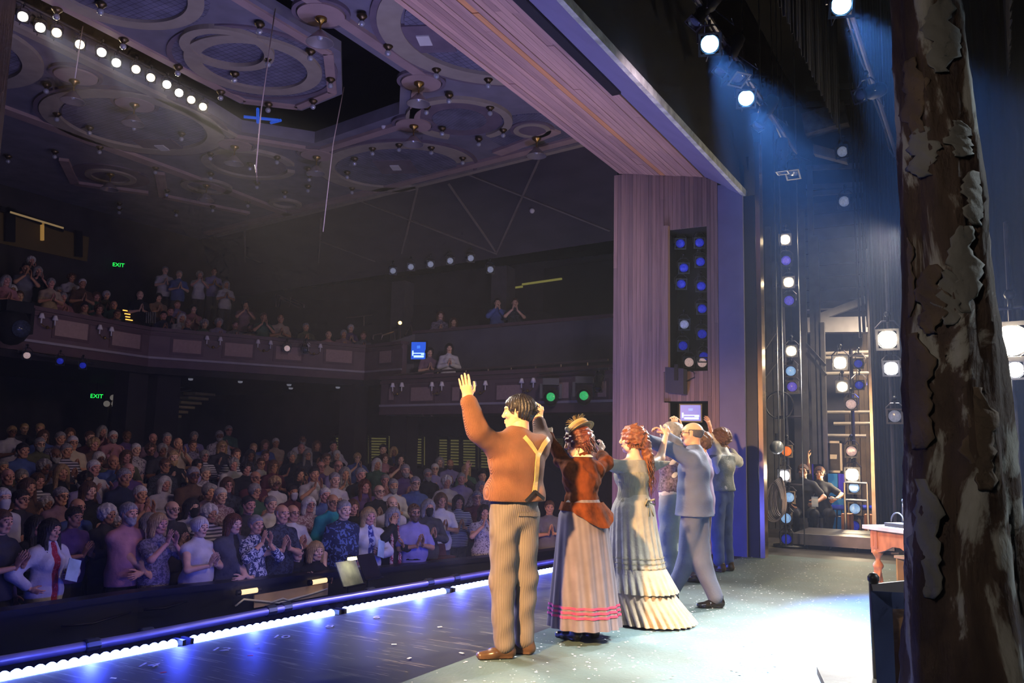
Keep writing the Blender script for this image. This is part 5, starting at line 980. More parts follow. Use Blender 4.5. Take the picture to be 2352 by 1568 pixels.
# hanging ropes and pipes
ROPE = mat('rope_dark', '#38343c', .8, var=.1)
for i, px in enumerate((1962, 1971, 1979, 1986, 1993)):
    a = onx(px, 470, 15.2); b = onx(px+14, 775-12*i, 15.2); tag(MB().tube([A3(15.2, a[1], 8.8), a, b], .025 if i % 2 else .018, 6).build('hanging_line', ROPE if i % 2 == 0 else PIPE), 'dark hanging line above the crew, %s from the left' % od[i].replace('topmost', 'first'), 'rope', 'hanging lines over the crew')
for i, (px, x_) in enumerate(((1783, 12.7), (1795, 12.7), (1836, 12.9), (1754, 12.0))): a = onx(px, 700, x_); tag(MB().tube([(x_, a[1], .05), (x_, a[1], 8.8)], .01, 5).build('wire_rope', STEEL), 'thin steel line beside the lantern boom, %s' % ('left of the clear bulb', 'just left of the lanterns', 'right of the lanterns', 'next to the shiny upright')[i], 'wire')
p = onx(1784, 1027, 12.65); t = thing('clear_bulb', 'clear glass ghost-light globe left of the amber lantern', 'bulb', p-A3(0, 0, .1)); MB().ball(p, .1, 14).build('globe', mat('clear_glass', '#aab0b8', .08, .3, var=0, spec=.8), t, True); MB().tube([p+A3(0, 0, .09), p+A3(0, 0, .2)], .02, 8).build('socket', BLACKG, t)
p = onx(1786, 1130, 12.6); t = thing('cable_coil', 'hank of pale cable hanging in front of the lanterns', 'cable coil', p-A3(0, 0, .4))
for j in range(9): MB().tube([p+A3(.015*math.sin(a+j)-.01*j, (.07+.006*j)*math.sin(a)*(1-.35*math.cos(a))+.012*(j-4), .27*math.cos(a)-.05-.012*j) for a in np.linspace(0, 2*PI, 29)[:-1]], .010, 5, True).build('loop', mat('cable_pale', '#9a8f94', .6, var=.1), t, True)
p = onx(1790, 930, 12.9); tag(MB().tube([p+A3(0, .2*math.cos(a), .2*math.sin(a)) for a in np.linspace(0, 2*PI, 25)[:-1]], .012, 6, True).build('wire_hoop', BLACKG, None, True), 'dark wire hoop hanging left of the boom', 'hoop')
# black drapes with folds
def drape(name, pts, z0, z1, label, m, amp=.05, n=60):
    P = [np.array(p, float) for p in pts]; L = np.cumsum([0]+[np.linalg.norm(b-a) for a, b in zip(P[:-1], P[1:])]); vs = []
    for i in range(n+1):
        s = L[-1]*i/n; x = np.interp(s, L, [p[0] for p in P]); y = np.interp(s, L, [p[1] for p in P]); o = amp*math.sin(i*1.9)+amp*.4*math.sin(i*.7); vs += [(x+o, y+o*.3, z0), (x+o*.8, y+o*.3, z1), (x+o*.8+.02, y+o*.3, z1), (x+o+.02, y+o*.3, z0)]
    fs = []
    for i in range(n):
        for e in range(4): fs.append((i*4+e, i*4+(e+1) % 4, (i+1)*4+(e+1) % 4, (i+1)*4+e))
    return tag(MB().addv(vs, fs).build(name, m, None, True), label, 'curtain')
VELV = mat('black_velour', '#0c0c10', .9, var=.25, scale=8)
y0, y1 = onx(2003, 900, 13.9)[1], onx(2130, 900, 13.9)[1]
drape('stage_drape', [(13.9, y0), (13.9, y1)], 0.02, 8.8, 'black velour leg curtain left of the tree trunk', VELV)
drape('stage_drape', [(12.6, .35), (12.6, -4.2)], 0.02, 8.8, 'black velour leg curtain right of the tree trunk', VELV, .06, 90)
drape('stage_drape', [(5.2, 1.75), (12.8, 1.75)], 6.0, 8.8, 'black velour border hanging above the blue lanterns', VELV, .05, 120); drape('stage_drape', [(5.2, -.4), (14, -.4)], 6.4, 8.8, 'black velour border hanging further upstage', VELV, .05, 120)
t = tag(MB().bar((14.2, 1.62, 0.02), (14.2, 1.58, 4.6), .07, .07).build('steel_pole', mat('pole_bright', '#9a8f84', .3, .8, var=.2)), 'shiny vertical pole at the edge of the black curtain', 'pole')
# rolling platform
pf = thing('rolling_platform', 'low grey rolling platform on castors in front of the crew', 'platform', (13.7, 2.0, 0)); PLM = mat('platform_grey', '#77727a', .5, .2, var=.2, scale=5)
MB().bbox((13.0, 1.25, .07), (14.4, 2.62, .2)).build('deck', mat('platform_top', '#3c383c', .35, .1, var=.2), pf); MB().bbox((12.96, 1.24, .06), (13.0, 2.63, .215)).build('front_fascia', PLM, pf)
for y in (1.4, 1.75, 2.1, 2.5): MB().lathe([(.04, -.015), (.04, .015)], (13.1, y, .04), (0, 1, 0), 12).build('castor', BLACKG, pf)
# flight case, stools, crates, screens tinted by blue light, metal frame on the platform
p = onx(1905, 1045, 16.6); fc = thing('flight_case', 'black flight case with pale edging standing on its end', 'flight case', (16.6, p[1], 1.1)); zt, zb = onx(1905, 1015, 16.6)[2], onx(1905, 1082, 16.6)[2]
MB().bbox((16.5, p[1]-.22, zb), (17.1, p[1]+.22, zt)).build('body', BLACKG, fc)
for y in (-.22, .22): MB().bbox((16.48, p[1]+y-.02, zb-.02), (16.52, p[1]+y+.02, zt+.02)).build('edging', STEEL, fc)
for z in (zb, zt): MB().bbox((16.48, p[1]-.24, z-.02), (16.52, p[1]+.24, z+.02)).build('edging', STEEL, fc)
for y in (-.09, .09): MB().bbox((16.47, p[1]+y-.06, (zb+zt)/2-.04), (16.5, p[1]+y+.06, (zb+zt)/2+.04)).build('handle', STEEL, fc)
tag(MB().bbox((16.5, p[1]-.3, 0), (17.2, p[1]+.3, zb)).build('prop_crate', BLACK), 'black crate under the flight case', 'crate')
CY = mat('panel_cyan_lit', '#2a8fc0', .6, var=.2, scale=3); VI = mat('panel_violet_lit', '#4a38c8', .6, var=.2, scale=3)  # the wing's blue light is put into these panel colours
for i, (x0, x1, y0, y1, m) in enumerate(((1896, 1925, 1088, 1138, CY), (1925, 1942, 1088, 1140, VI), (1866, 1890, 1066, 1110, VI), (1912, 1942, 1145, 1215, CY))): a, b = onx(x0, y1, 16.2), onx(x1, y0, 16.2); tag(MB().bbox((16.2, min(a[1], b[1]), max(0, a[2])), (16.26, max(a[1], b[1]), b[2])).build('scenery_panel', m), '%s scenery panel tinted with blue light behind the crew' % ('upper cyan', 'tall violet', 'violet high', 'lower cyan')[i], 'panel')
for i, (px, py) in enumerate(((1928, 1163), (1985, 1163))):
    c = onx(px, py, 15.9); t = thing('bar_stool', 'metal stool with blue-light tinted seat behind the platform, %s' % ('nearer the crew' if i == 0 else 'nearer the prop table'), 'stool', (15.9, c[1], 0)); MB().lathe([(.17, -.05), (.18, -.02), (.16, .02), (0.0001, .03)], c, n=18).build('seat', mat('stool_blue_lit', '#2038c0', .5, var=.1), t, True)  # seat colour carries the blue light of the wing
    for a in range(4): q = a*PI/2+.5; MB().tube([c+A3(.1*math.cos(q), .1*math.sin(q), -.04), A3(c[0]+.19*math.cos(q), c[1]+.19*math.sin(q), 0)], .014, 6).build('leg', STEEL, t)
    MB().tube([A3(c[0]+.15*math.cos(a), c[1]+.15*math.sin(a), .2+(c[2]-.2)*.4) for a in np.linspace(0, 2*PI, 13)[:-1]], .01, 6, True).build('foot_ring', STEEL, t)
for i, (px, y0, y1) in enumerate(((1943, 1180, 1212), (1996, 1182, 1205))): a = onx(px, y0, 15.0); tag(MB().bbox((15.0, a[1]-.075, 0), (15.3, a[1]+.075, a[2])).build('wooden_box', mat('box_brown', '#8a5a34', .6, var=.2, scale=6)), 'brown wooden box upright behind the platform, %s' % ('left of the blue lantern' if i == 0 else 'beside the prop table'), 'box')
c0, c1 = onx(1940, 1108, 14.6), onx(1993, 1150, 14.6); fr = thing('metal_frame', 'pale square metal frame rack around the lowest lanterns', 'rack', (14.6, (c0[1]+c1[1])/2, 0))
for y in (c0[1], c1[1]): MB().tube([(14.6, y, 0), (14.6, y, c0[2])], .022, 6).build('upright', STEEL, fr)
for z in (c0[2], c1[2]): MB().tube([(14.6, c0[1], z), (14.6, c1[1], z)], .022, 6).build('cross_bar', STEEL, fr)
spot('wing_blue', (15.6, 1.75, 2.6), (16.0, 2.2, .4), 90, (.12, .16, 1.0), 110, .6, .1); spot('wing_work', (15.8, 1.2, 4.2), (17.4, 2.0, 1.2), 650, (1, .8, .58), 130, .8, .15); spot('wing_crew_fill', (12.7, 1.9, 4.4), (14.6, 2.2, 1.0), 240, (1, .86, .70), 80, .8, .1)  # the last spot is an unseen fill added to brighten the crew
# ------------------------------------------------------------------ near props
# painted tree trunk
def m_bark():
    m = mat('painted_bark', '#3a2b22', .8, var=0); N, L, b = nodes(m); tc = add(N, 'ShaderNodeTexCoord'); mp = add(N, 'ShaderNodeMapping'); mp.inputs['Scale'].default_value = (1, 1, .45); L.new(tc.outputs['Object'], mp.inputs[0])
    n1 = add(N, 'ShaderNodeTexNoise', Scale=4.5, Detail=7.0, Roughness=.6, Distortion=.6); L.new(mp.outputs[0], n1.inputs['Vector'])
    r = ramp(N, (.0, '#1c130f'), (.40, '#35261d'), (.525, '#4a382b'), (.56, '#8e8a80'), (.70, '#a8a399'), (.8, '#6b5a38')); L.new(n1.outputs['Fac'], r.inputs[0]); L.new(r.outputs[0], b.inputs['Base Color'])
    n2 = add(N, 'ShaderNodeTexNoise', Scale=22.0, Detail=6.0); L.new(mp.outputs[0], n2.inputs['Vector']); mxh = add(N, 'ShaderNodeMath', _operation='ADD'); L.new(n1.outputs['Fac'], mxh.inputs[0]); L.new(n2.outputs['Fac'], mxh.inputs[1]); bp = add(N, 'ShaderNodeBump', Strength=.6, Distance=.02); L.new(mxh.outputs[0], bp.inputs['Height']); L.new(bp.outputs[0], b.inputs['Normal']); return m
TD = 2.55
TL = [(-60, 2052, 2192), (0, 2056, 2198), (150, 2063, 2214), (330, 2072, 2232), (450, 2075, 2252), (600, 2078, 2262), (800, 2082, 2285), (1000, 2085, 2308), (1200, 2084, 2328), (1400, 2083, 2352), (1568, 2083, 2385), (1800, 2078, 2420)]
rg = np.random.RandomState(11); vs = []; nseg = 40; rows = []
zs = np.linspace(0, 3.45, 90)
tp = [(ond((l+r_)/2, y, TD), (r_-l)/2*TD/FPX) for y, l, r_ in TL]; tz = np.array([p[2] for p, _ in tp])[::-1]; tx = np.array([p[0] for p, _ in tp])[::-1]; ty = np.array([p[1] for p, _ in tp])[::-1]; tr = np.array([q for _, q in tp])[::-1]
for z in zs:
    cx, cy_, r_ = np.interp(z, tz, tx), np.interp(z, tz, ty), np.interp(z, tz, tr)
    for j in range(nseg):
        a = 2*PI*j/nseg; d = 1+.07*math.sin(5*a+z*2.1)+.05*math.sin(9*a-z*3.3+1)+.035*math.sin(14*a+z*7)+rg.randn()*.012
        vs.append((cx+r_*d*.97*math.cos(a), cy_+r_*d*.97*math.sin(a), z))
fs = [(i*nseg+j, i*nseg+(j+1) % nseg, (i+1)*nseg+(j+1) % nseg, (i+1)*nseg+j) for i in range(len(zs)-1) for j in range(nseg)]
trunk = thing('tree_trunk', 'tall scenic tree trunk with peeling painted bark close at the right', 'tree trunk', (float(np.interp(0, tz, tx)), float(np.interp(0, tz, ty)), 0))
MB().addv(vs, fs).build('trunk', m_bark(), trunk, True)
# loose bark flakes
PATCH = mat('bark_patch_grey', '#6c6961', .85, var=.25, scale=9, bump=.3); PATCHB = mat('bark_patch_brown', '#5a4a3a', .85, var=.3, scale=9, bump=.3)
for px, py, w, h, m in ((2140, 700, 60, 150, PATCHB), (2215, 640, 60, 190, PATCH), (2120, 370, 60, 110, PATCH), (2165, 120, 70, 160, PATCH), (2100, 240, 50, 170, PATCHB), (2205, 350, 50, 80, PATCH), (2240, 480, 50, 120, PATCH), (2130, 1230, 60, 260, PATCH), (2180, 700, 50, 120, PATCH), (2105, 900, 70, 260, PATCHB), (2250, 1010, 60, 220, PATCHB), (2085, 640, 26, 180, PATCHB)):
    c = ond(px, py, TD); z0, z1 = c[2]-h/2*TD/FPX, c[2]+h/2*TD/FPX; vv = []; nz, na = 22, 9; hw = w/2*TD/FPX
    for i in range(nz):
        z = z0+(z1-z0)*i/(nz-1); cx, cy_, r_ = np.interp(z, tz, tx), np.interp(z, tz, ty), np.interp(z, tz, tr)*1.0; sdir = unit(np.array([cx, cy_])); lat = np.array([sdir[1], -sdir[0]]); o = (c[:2]-np.array([cx, cy_]))@lat+hw*.25*math.sin(i*.5+px)
        wid = hw*(.35+.65*math.sin(PI*(i+.6)/(nz+.2)))*(1+.22*math.sin(i*.9+px)+.14*math.sin(i*2.3+px*.3))
        for j in range(na):
            u = np.clip((o+wid*(2*j/(na-1)-1))/r_, -.97, .97); dep = math.sqrt(1-u*u)*(1.075+.025*math.sin(i+j)); P_ = np.array([cx, cy_])+lat*u*r_-sdir*dep*r_; vv.append((P_[0], P_[1], z))
    ff = [(i*na+j, i*na+j+1, (i+1)*na+j+1, (i+1)*na+j) for i in range(nz-1) for j in range(na-1)]; fl = MB().addv(vv, ff).build('bark_flake', m, trunk, True); sm = fl.modifiers.new('thick', 'SOLIDIFY'); sm.thickness = .005
# chair
CHM = mat('chair_dark_wood', '#2e2a2a', .45, var=.3, scale=7, bump=.1); SEATM = mat('chair_worn_seat', '#8b8880', .6, var=.45, scale=5, bump=.15)
ch = thing('wooden_chair', 'dark old wooden chair with a worn seat in the near corner', 'chair', (3.72, .4, 0))
sp = [onz(px, py, .45)[:2] for px, py in ((1876, 1533), (1895, 1524), (1985, 1507), (2030, 1512), (2045, 1590), (2000, 1640), (1900, 1585))]
MB().prism([tuple(p) for p in sp][::-1], .425, .455).build('seat', SEATM, ch)
for px, py in ((1905, 1545), (1990, 1518), (1985, 1600), (2030, 1580)): p = onz(px, py, .43); MB().lathe([(.018, 0), (.024, .15), (.017, .3), (.022, .43)], (p[0], p[1], 0), n=10).build('leg', CHM, ch, True)
pt = ond(2006, 1328, 3.12); pbm = onz(2018, 1560, .45); pt2 = ond(2110, 1330, 3.05)
MB().tube([pbm, (pt+pbm)/2+A3(.01, 0, 0), pt], [.02, .02, .017], 10).ball(pt, .022, 10).build('back_post', CHM, ch, True); MB().tube([pbm+(pt2-pt), pt2], [.02, .017], 10).build('back_post', CHM, ch, True)
MB().bar(pt-A3(0, 0, .05), pt2-A3(0, 0, .03), .025, .06).build('crest_rail', mat('chair_grey_wood', '#6d7076', .5, var=.25, scale=6), ch)
for e in (.35, .7): MB().tube([pbm+(pt2-pt)*e, pt+(pt2-pt)*e-A3(0, 0, .05)], .009, 8).build('spindle', CHM, ch)
# frame leaning behind the chair, blue light put into its colour
FB = mat('frame_blue_lit', '#56689a', .55, var=.25, scale=5, bump=.08); FT = mat('frame_raw_wood', '#a8835c', .7, var=.2, scale=8); dp = 2.75
q = lambda px, py, d=dp: ond(px, py, d)
fr = thing('blue_lit_panel', 'wooden panel frame tinted with blue light standing beside the chair', 'panel', q(2060, 1700)*A3(1, 1, 0)); nn = unit(CAM-q(2040, 1450))
for nm_, P in (('stile', ((2001, 1357), (2048, 1362), (2066, 1760), (2026, 1760))), ('rail', ((2001, 1357), (2120, 1364), (2120, 1398), (2048, 1398)))): MB().slab([q(*p) for p in P], nn, .025).build(nm_, FB, fr)
MB().slab([q(*p, dp+.04) for p in ((2046, 1396), (2120, 1398), (2120, 1760), (2064, 1760))], nn, .012).build('board', FT, fr)
# prop table with turned legs
TW = mat('table_orange_wood', '#a0623c', .5, var=.3, scale=6, bump=.1, stretch=(1, 4, 1)); TTOP = mat('table_top_worn', '#b09a86', .5, var=.25, scale=6)
tb = thing('prop_table', 'carved wooden table with twisted legs and a scalloped apron', 'table', (7.7, .55, 0))
corner = onz(1980, 1206, .76); e1 = unit(A3(-.33, -.36, 0)); e2 = A3(-e1[1], e1[0], 0); e2 = -e2 if e2[0] < 0 else e2
T = lambda a, b, z: A3(corner[0], corner[1], 0)+e1*a+e2*b+A3(0, 0, z)
MB().hexa([T(0, 0, .735), T(1.2, 0, .735), T(1.2, .7, .735), T(0, .7, .735), T(0, 0, .765), T(1.2, 0, .765), T(1.2, .7, .765), T(0, .7, .765)]).build('top', TTOP, tb)
arch = [T(.04+1.12*i/14, .05, .735-.10-.09*abs(math.cos(PI*i/14*2))**1.0*(1 if i not in (0, 14) else 1)) for i in range(15)]
MB().slab([T(.04, .05, .735)]+arch+[T(1.16, .05, .735)], e2, .025).build('apron', TW, tb); MB().slab([T(.05, .04, .735), T(.05, .04, .6), T(.05, .35, .66), T(.05, .66, .6), T(.05, .66, .735)], e1, .025).build('apron', TW, tb)
for a, b in ((.08, .08), (1.12, .08), (.08, .62), (1.12, .62)):
    c = T(a, b, 0); vv = []; nn_ = 16; hz = np.linspace(0, .6, 50)
    for z in hz:
        for j in range(nn_):
            th = 2*PI*j/nn_; r_ = (.026+.010*math.cos(3*th-z*28)) if .1 < z < .42 else .03+.012*math.sin(z*60)*(1 if z > .42 else .6)
            vv.append((c[0]+r_*math.cos(th), c[1]+r_*math.sin(th), z))
    MB().addv(vv, [(i*nn_+j, i*nn_+(j+1) % nn_, (i+1)*nn_+(j+1) % nn_, (i+1)*nn_+j) for i in range(49) for j in range(nn_)]).build('leg', TW, tb, True); MB().box((c[0], c[1], .66), (.075, .075, .15), .8).build('leg_block', TW, tb)
bk = thing('prop_book', 'dark book lying at the near end of the prop table', 'book', T(.22, .16, .765)); BKM = mat('book_dark', '#2a2622', .6, var=.2); MB().hexa([T(.14, .1, .766), T(.34, .1, .766), T(.34, .26, .766), T(.14, .26, .766), T(.14, .1, .795), T(.34, .1, .795), T(.34, .26, .795), T(.14, .26, .795)]).build('cover', BKM, bk); MB().hexa([T(.145, .105, .772), T(.335, .105, .772), T(.335, .262, .772), T(.145, .262, .772), T(.145, .105, .789), T(.335, .105, .789), T(.335, .262, .789), T(.145, .262, .789)]).build('pages', TTOP, bk)
tag(MB().tube([T(.2+.07*math.cos(a), .18, .80+.075*math.sin(a)) for a in np.linspace(0, PI, 13)], .006, 6).build('wire_loop', STEEL, None, True), 'small bent wire loop on the dark book', 'wire loop'); tag(MB().tube([T(.23, .2, .80), T(.24, .2, .92), T(.245, .2, .96)], .006, 6).ball(T(.246, .2, .975), .014, 8).build('hat_pin', STEEL, None, True), 'thin upright pin with a round head on the prop table', 'pin')
t = thing('white_figurine', 'small white figurine and cup on the prop table beside the trunk', 'figurine', T(.5, .3, .765)); MB().lathe([(.04, 0), (.05, .02), (.02, .05), (.03, .09), (.015, .13), (.02, .15), (0.0001, .17)], T(.5, .3, .766), n=12).build('figure', WHITEP, t, True); MB().tube([T(.42, .3, .79)+A3(0, .02*math.cos(a), .02*math.sin(a)) for a in np.linspace(0, 5, 9)], .008, 6).build('cup_handle', WHITEP, t, True)
t = thing('bread_plate', 'wooden board with brown loaf at the trunk end of the table', 'board', T(.55, .14, .765)); MB().lathe([(.1, 0), (.11, .015), (.1, .02)], T(.55, .14, .766), n=18).build('board', TTOP, t); MB().ball(T(.55, .14, .8), .055, 12, (1.1, .8, .55)).build('loaf', mat('loaf_brown', '#7a4630', .8, var=.3, scale=20), t, True)
cr = thing('open_crate', 'open wooden crate standing under the prop table', 'crate', T(.35, .35, 0))
for P in (((.2, .15), (.2, .5)), ((.2, .5), (.6, .5)), ((.6, .5), (.6, .15))): a, b = P; MB().slab([T(*a, .1), T(*b, .1), T(*b, .52), T(*a, .52)], e1 if a[0] == b[0] else e2, .015).build('board', mat('crate_wood', '#9a7a52', .7, var=.25, scale=7), cr)
MB().hexa([T(.19, .14, .52), T(.61, .14, .52), T(.61, .51, .52), T(.19, .51, .52), T(.19, .14, .54), T(.61, .14, .54), T(.61, .51, .54), T(.19, .51, .54)]).build('top_board', TTOP, cr); MB().hexa([T(.19, .14, .0), T(.61, .14, .0), T(.61, .51, .0), T(.19, .51, .0), T(.19, .14, .1), T(.61, .14, .1), T(.61, .51, .1), T(.19, .51, .1)]).build('base', MATS['crate_wood'], cr)
tag(MB().bbox((5.2, -.25, .0), (6.0, -.02, .62)).build('blue_crate', FB), 'blue crate edge showing right of the tree trunk', 'crate')
# ------------------------------------------------------------------ the company taking its bow
from mathutils.bvhtree import BVHTree
FH = np.array([math.cos(YAW), math.sin(YAW), 0.0])
PMX = {}
class Fig:
    def __init__(s, label, base, sc, rz=0.0, name='person'):
        s.b = np.array(base, float); s.s = sc; s.rz = rz; s.hd = (s.b-CAM)@FH; s.t = thing(name, label, 'person', tuple(base), rz); s.t.scale = (sc, sc, sc); s.R = np.array([[math.cos(rz), -math.sin(rz), 0], [math.sin(rz), math.cos(rz), 0], [0, 0, 1]])
    def P(s, px, py, dh=0.0):
        d = ray(px, py); w = CAM+d*((s.hd+dh)/(d@FH)); return ((w-s.b)@s.R)/s.s
    def D(s, v): return unit(np.array(v, float)@s.R)      # world direction -> own frame
    def world(s, p): return (np.asarray(p)*s.s)@s.R.T+s.b
    def add(s, name, me, m, omat=False, M=None, under=None):
        o = obj(name, me, m, s.t if under is None else under, True, omat); M = M or Matrix.Identity(4); PMX[o.name] = M
        o.matrix_basis = M if under is None else PMX[under.name].inverted()@M
        return o
    def body(s, J, sk):
        o = s.add('body', body_mesh('body', J), None); setmats(o, [sk, EYEM, LIPM, BROWM]); return o
    def shoes(s, J, m, h=.01):
        for S in 'LR': s.add('shoe', shoe_mesh('shoe', J, h, S), m)
    def surf(s, me, pts, off=.006):
        """points of a strap lying on a garment, found where sight lines meet it"""
        me.calc_loop_triangles(); bv = BVHTree.FromPolygons([v.co[:] for v in me.vertices], [p.vertices[:] for p in me.polygons]); out = []; c = ((CAM-s.b)@s.R)/s.s
        for px, py in pts:
            d = s.D(ray(px, py)); h = bv.ray_cast(Vector(c), Vector(d))
            if h[0] is not None: out.append((np.array(h[0])+np.array(h[1])*off, np.array(h[1])))
        return out
def ribbon_on(pn, w, th=.004):
    mb = MB(); k = len(pn)
    for i, (p, n) in enumerate(pn):
        t = unit(pn[min(i+1, k-1)][0]-pn[max(i-1, 0)][0]); sd = unit(np.cross(n, t))*w/2; q = p+n*th; mb.v += [tuple(p-sd), tuple(p+sd), tuple(q+sd), tuple(q-sd)]
    for i in range(k-1):
        for e in range(4): mb.f.append((i*4+e, i*4+(e+1) % 4, (i+1)*4+(e+1) % 4, (i+1)*4+e))
    mb.f += [(3, 2, 1, 0), tuple((k-1)*4+e for e in range(4))]; return mb
def densify(pts, n=24):
    P = np.array(pts, float); L = np.concatenate([[0], np.cumsum(np.linalg.norm(np.diff(P, axis=0), axis=1))]); s = np.linspace(0, L[-1], n); return [(np.interp(a, L, P[:, 0]), np.interp(a, L, P[:, 1])) for a in s]
EYEM = mat('eye_dark', '#1c1612', .25, var=0); LIPM = mat('lips', '#9c5a4e', .5, var=0); BROWM = mat('brow', '#2c2018', .8, var=0)
def strands(n, rad=.0016, seed=1, L=(.05, .09), up=.25, region=lambda d: d[1] < .6 and d[2] > -.5, comb=A3(0, -1, -.3), curl=0.0, scale=1.0):
    """fine tapered locks rooted on the scalp, in the head's own frame"""
    rg = np.random.RandomState(seed); mb = MB(); c = A3(0, -.016, .034); R = A3(.085, .108, .096)*scale; k = 0
    while k < n:
        d = unit(rg.randn(3))
        if not region(d): continue
        k += 1; p = c+d*R; l = rg.uniform(*L); t = unit(comb+d*up+rg.randn(3)*.35); t = unit(t-d*(t@d)*.75); pts = [p-d*.006]
        for j in range(4): t = unit(t+A3(0, 0, -.22)+d*.05*(1 if j < 2 else -1)+rg.randn(3)*.12); pts.append(pts[-1]+t*l/4+(curl*A3(math.sin(j*2.5+k), math.cos(j*2.2+k), 0) if curl else 0))
        mb.tube(pts, [rad*1.6, rad*1.8, rad*1.5, rad, rad*.3], 4, cap=False)
    return mb
def skirt(fn, nT=96, nZ=24, th=.006):
    mb = MB()
    for i in range(nZ+1):
        for j in range(nT): mb.v.append(tuple(fn(2*PI*j/nT, i/nZ)))
    for i in range(nZ):
        for j in range(nT): mb.f.append((i*nT+j, i*nT+(j+1) % nT, (i+1)*nT+(j+1) % nT, (i+1)*nT+j))
    return mb
def m_fabric(name, col, dirn='X', scale=40.0, amt=.35, col2=None, var=.15, rough=.85, bump=.35, dist=1.0):
    m = mat(name, col, rough, var=0); N, L, b = nodes(m); tc = add(N, 'ShaderNodeTexCoord'); w = add(N, 'ShaderNodeTexWave', Scale=scale, Distortion=dist, Detail=2.0); w.bands_direction = dirn; w.inputs['Detail Scale'].default_value = 2.0
    L.new(tc.outputs['Object'], w.inputs['Vector']); c = srgb(col); n = add(N, 'ShaderNodeTexNoise', Scale=7.0, Detail=5.0); L.new(tc.outputs['Object'], n.inputs['Vector'])
    r = N.new('ShaderNodeValToRGB'); r.color_ramp.elements[0].color = (*[x*(1-amt) for x in c], 1); r.color_ramp.elements[1].color = (*(srgb(col2) if col2 else [min(1, x*(1+amt)) for x in c]), 1); L.new(w.outputs['Fac'], r.inputs[0])
    r2 = ramp(N, (.3, '#b0b0b0'), (.7, '#ffffff')); L.new(n.outputs['Fac'], r2.inputs[0]); mx = add(N, 'ShaderNodeMix', _data_type='RGBA', _blend_type='MULTIPLY'); mx.inputs[0].default_value = var*3; L.new(r.outputs[0], mx.inputs[6]); L.new(r2.outputs[0], mx.inputs[7]); L.new(mx.outputs[2], b.inputs['Base Color'])
    bp = add(N, 'ShaderNodeBump', Strength=bump, Distance=.008); L.new(w.outputs['Fac'], bp.inputs['Height']); L.new(bp.outputs[0], b.inputs['Normal']); return m
# ---- man in the brown sweater
SKINW = skin('warm', '#d49c78'); SKINP = skin('pale', '#e0b294'); SKINT = skin('tan', '#b98562')
f = Fig('person in brown sweater and grey trousers waving one raised arm', (4.95, 2.75, 0), .945, -.55); W_ = f.P
J = skeleton(bodyh=.012, handh=.0042, headh=.005, pelvis=A3(.0, 0, .99), waist=A3(0, .0, 1.12), chest=A3(0, -.01, 1.3), shc=A3(0, -.02, 1.42), neck=A3(.0, -.01, 1.49),
             head=A3(.01, .0, 1.64), hipL=A3(-.085, 0, .93), hipR=A3(.085, 0, .93), kneeL=A3(-.085, .0, .5), kneeR=A3(.1, .02, .5), ankL=A3(-.085, -.04, .085), ankR=A3(.105, .02, .085), shL=A3(-.17, -.02, 1.41), shR=A3(.17, -.01, 1.41),
             elL=W_(1098, 992, -.24), wrL=W_(1075, 920, -.30), elR=W_(1246, 1012, .34), wrR=W_(1238, 968, .46), fingL=f.D(_u*1.0+_r*-.18), palmL=A3(.15, 1, .1), curlL=.05, spreadL=.03, fingR=A3(.1, .1, 1), palmR=A3(0, 1, 0), curlR=.5, look=f.D((-.3, 1, -.02)), footL=f.D((-.75, .8, 0)), footR=f.D((-.2, 1, 0)))
f.body(J, SKINW)
SWEAT = m_fabric('brown_knit', '#7c5138', 'X', 62, .16, bump=.6, dist=.25, var=.2)
F = top_field(J, off=.034, sleeve=1.93, hem=1.035, h=.0095, aoff=.026, wr=.0045, fr=34, seed=5, k=.06); F.cap(A3(-.12, .02, 1.09), A3(.12, .02, 1.08), .095, .095, .14, .14, k=.05)
wl = J['wrL']; el = J['elL']; F.cap(el+(wl-el)*.72, el+(wl-el)*.93, .052, .05, k=.02); F.cap(el+(wl-el)*.15, el+(wl-el)*.5, .07, .06, k=.04)
F.cut((0, 0, 1.035), (0, 0, -1)); V, Q = F.nets(); sw = meshnp('sweater', V, Q); swo = f.add('sweater', sw, SWEAT)
for e in (J['wrL'], J['wrR']):
    ee = J['elL'] if e is J['wrL'] else J['elR']; d = unit(e-ee); MB_ = MB().lathe([(.047, -.05), (.05, -.03), (.049, .0), (.044, .015), (.038, .014), (.04, -.04)], e-d*.02, d, 22); f.add('cuff', MB_.mesh('cuff', True), SWEAT, under=swo)
TRO = m_fabric('herringbone_wool', '#6e645c', 'X', 22, .10, bump=.2, dist=.5, var=.12)
F = pants_field(J, off=.02, off2=.03, h=.0095, top=1.12, wr=.005, seed=8, end=1.97, fr=36); V, Q = F.nets(); pm = meshnp('trousers', V, Q); f.add('trousers', pm, TRO)
SHB = mat('brown_leather', '#4a3626', .3, var=.2, scale=10); f.shoes(J, SHB, .0075)
R, t_ = head_matrix(J); HAIRB = mat('hair_black', '#1d1a1a', .32, var=.3, scale=40, bump=.3, bscale=90)
hm = hair_mesh('short', .006, 3); hro = f.add('hair', hm, HAIRB, False, mat4(R, t_, 1.03)); f.add('hair_locks', strands(420, .0026, 3, (.03, .055), .1, lambda d: d[2] > -.25 and d[1] < .75).mesh('locks', True), HAIRB, False, mat4(R, t_), hro)
STRAP = mat('suspender_tan', '#b59a5c', .6, var=.15, scale=12)
for pts in (((1203, 1003), (1218, 1020), (1233, 1043)), ((1258, 1008), (1247, 1022), (1235, 1045)), ((1234, 1042), (1231, 1090), (1226, 1132))):
    pn = f.surf(sw, densify(pts, 14))
    if len(pn) > 2: f.add('suspender', ribbon_on(pn, .034 if len(pts) == 3 and pts[0][0] != 1234 else .04).mesh('suspender'), STRAP)
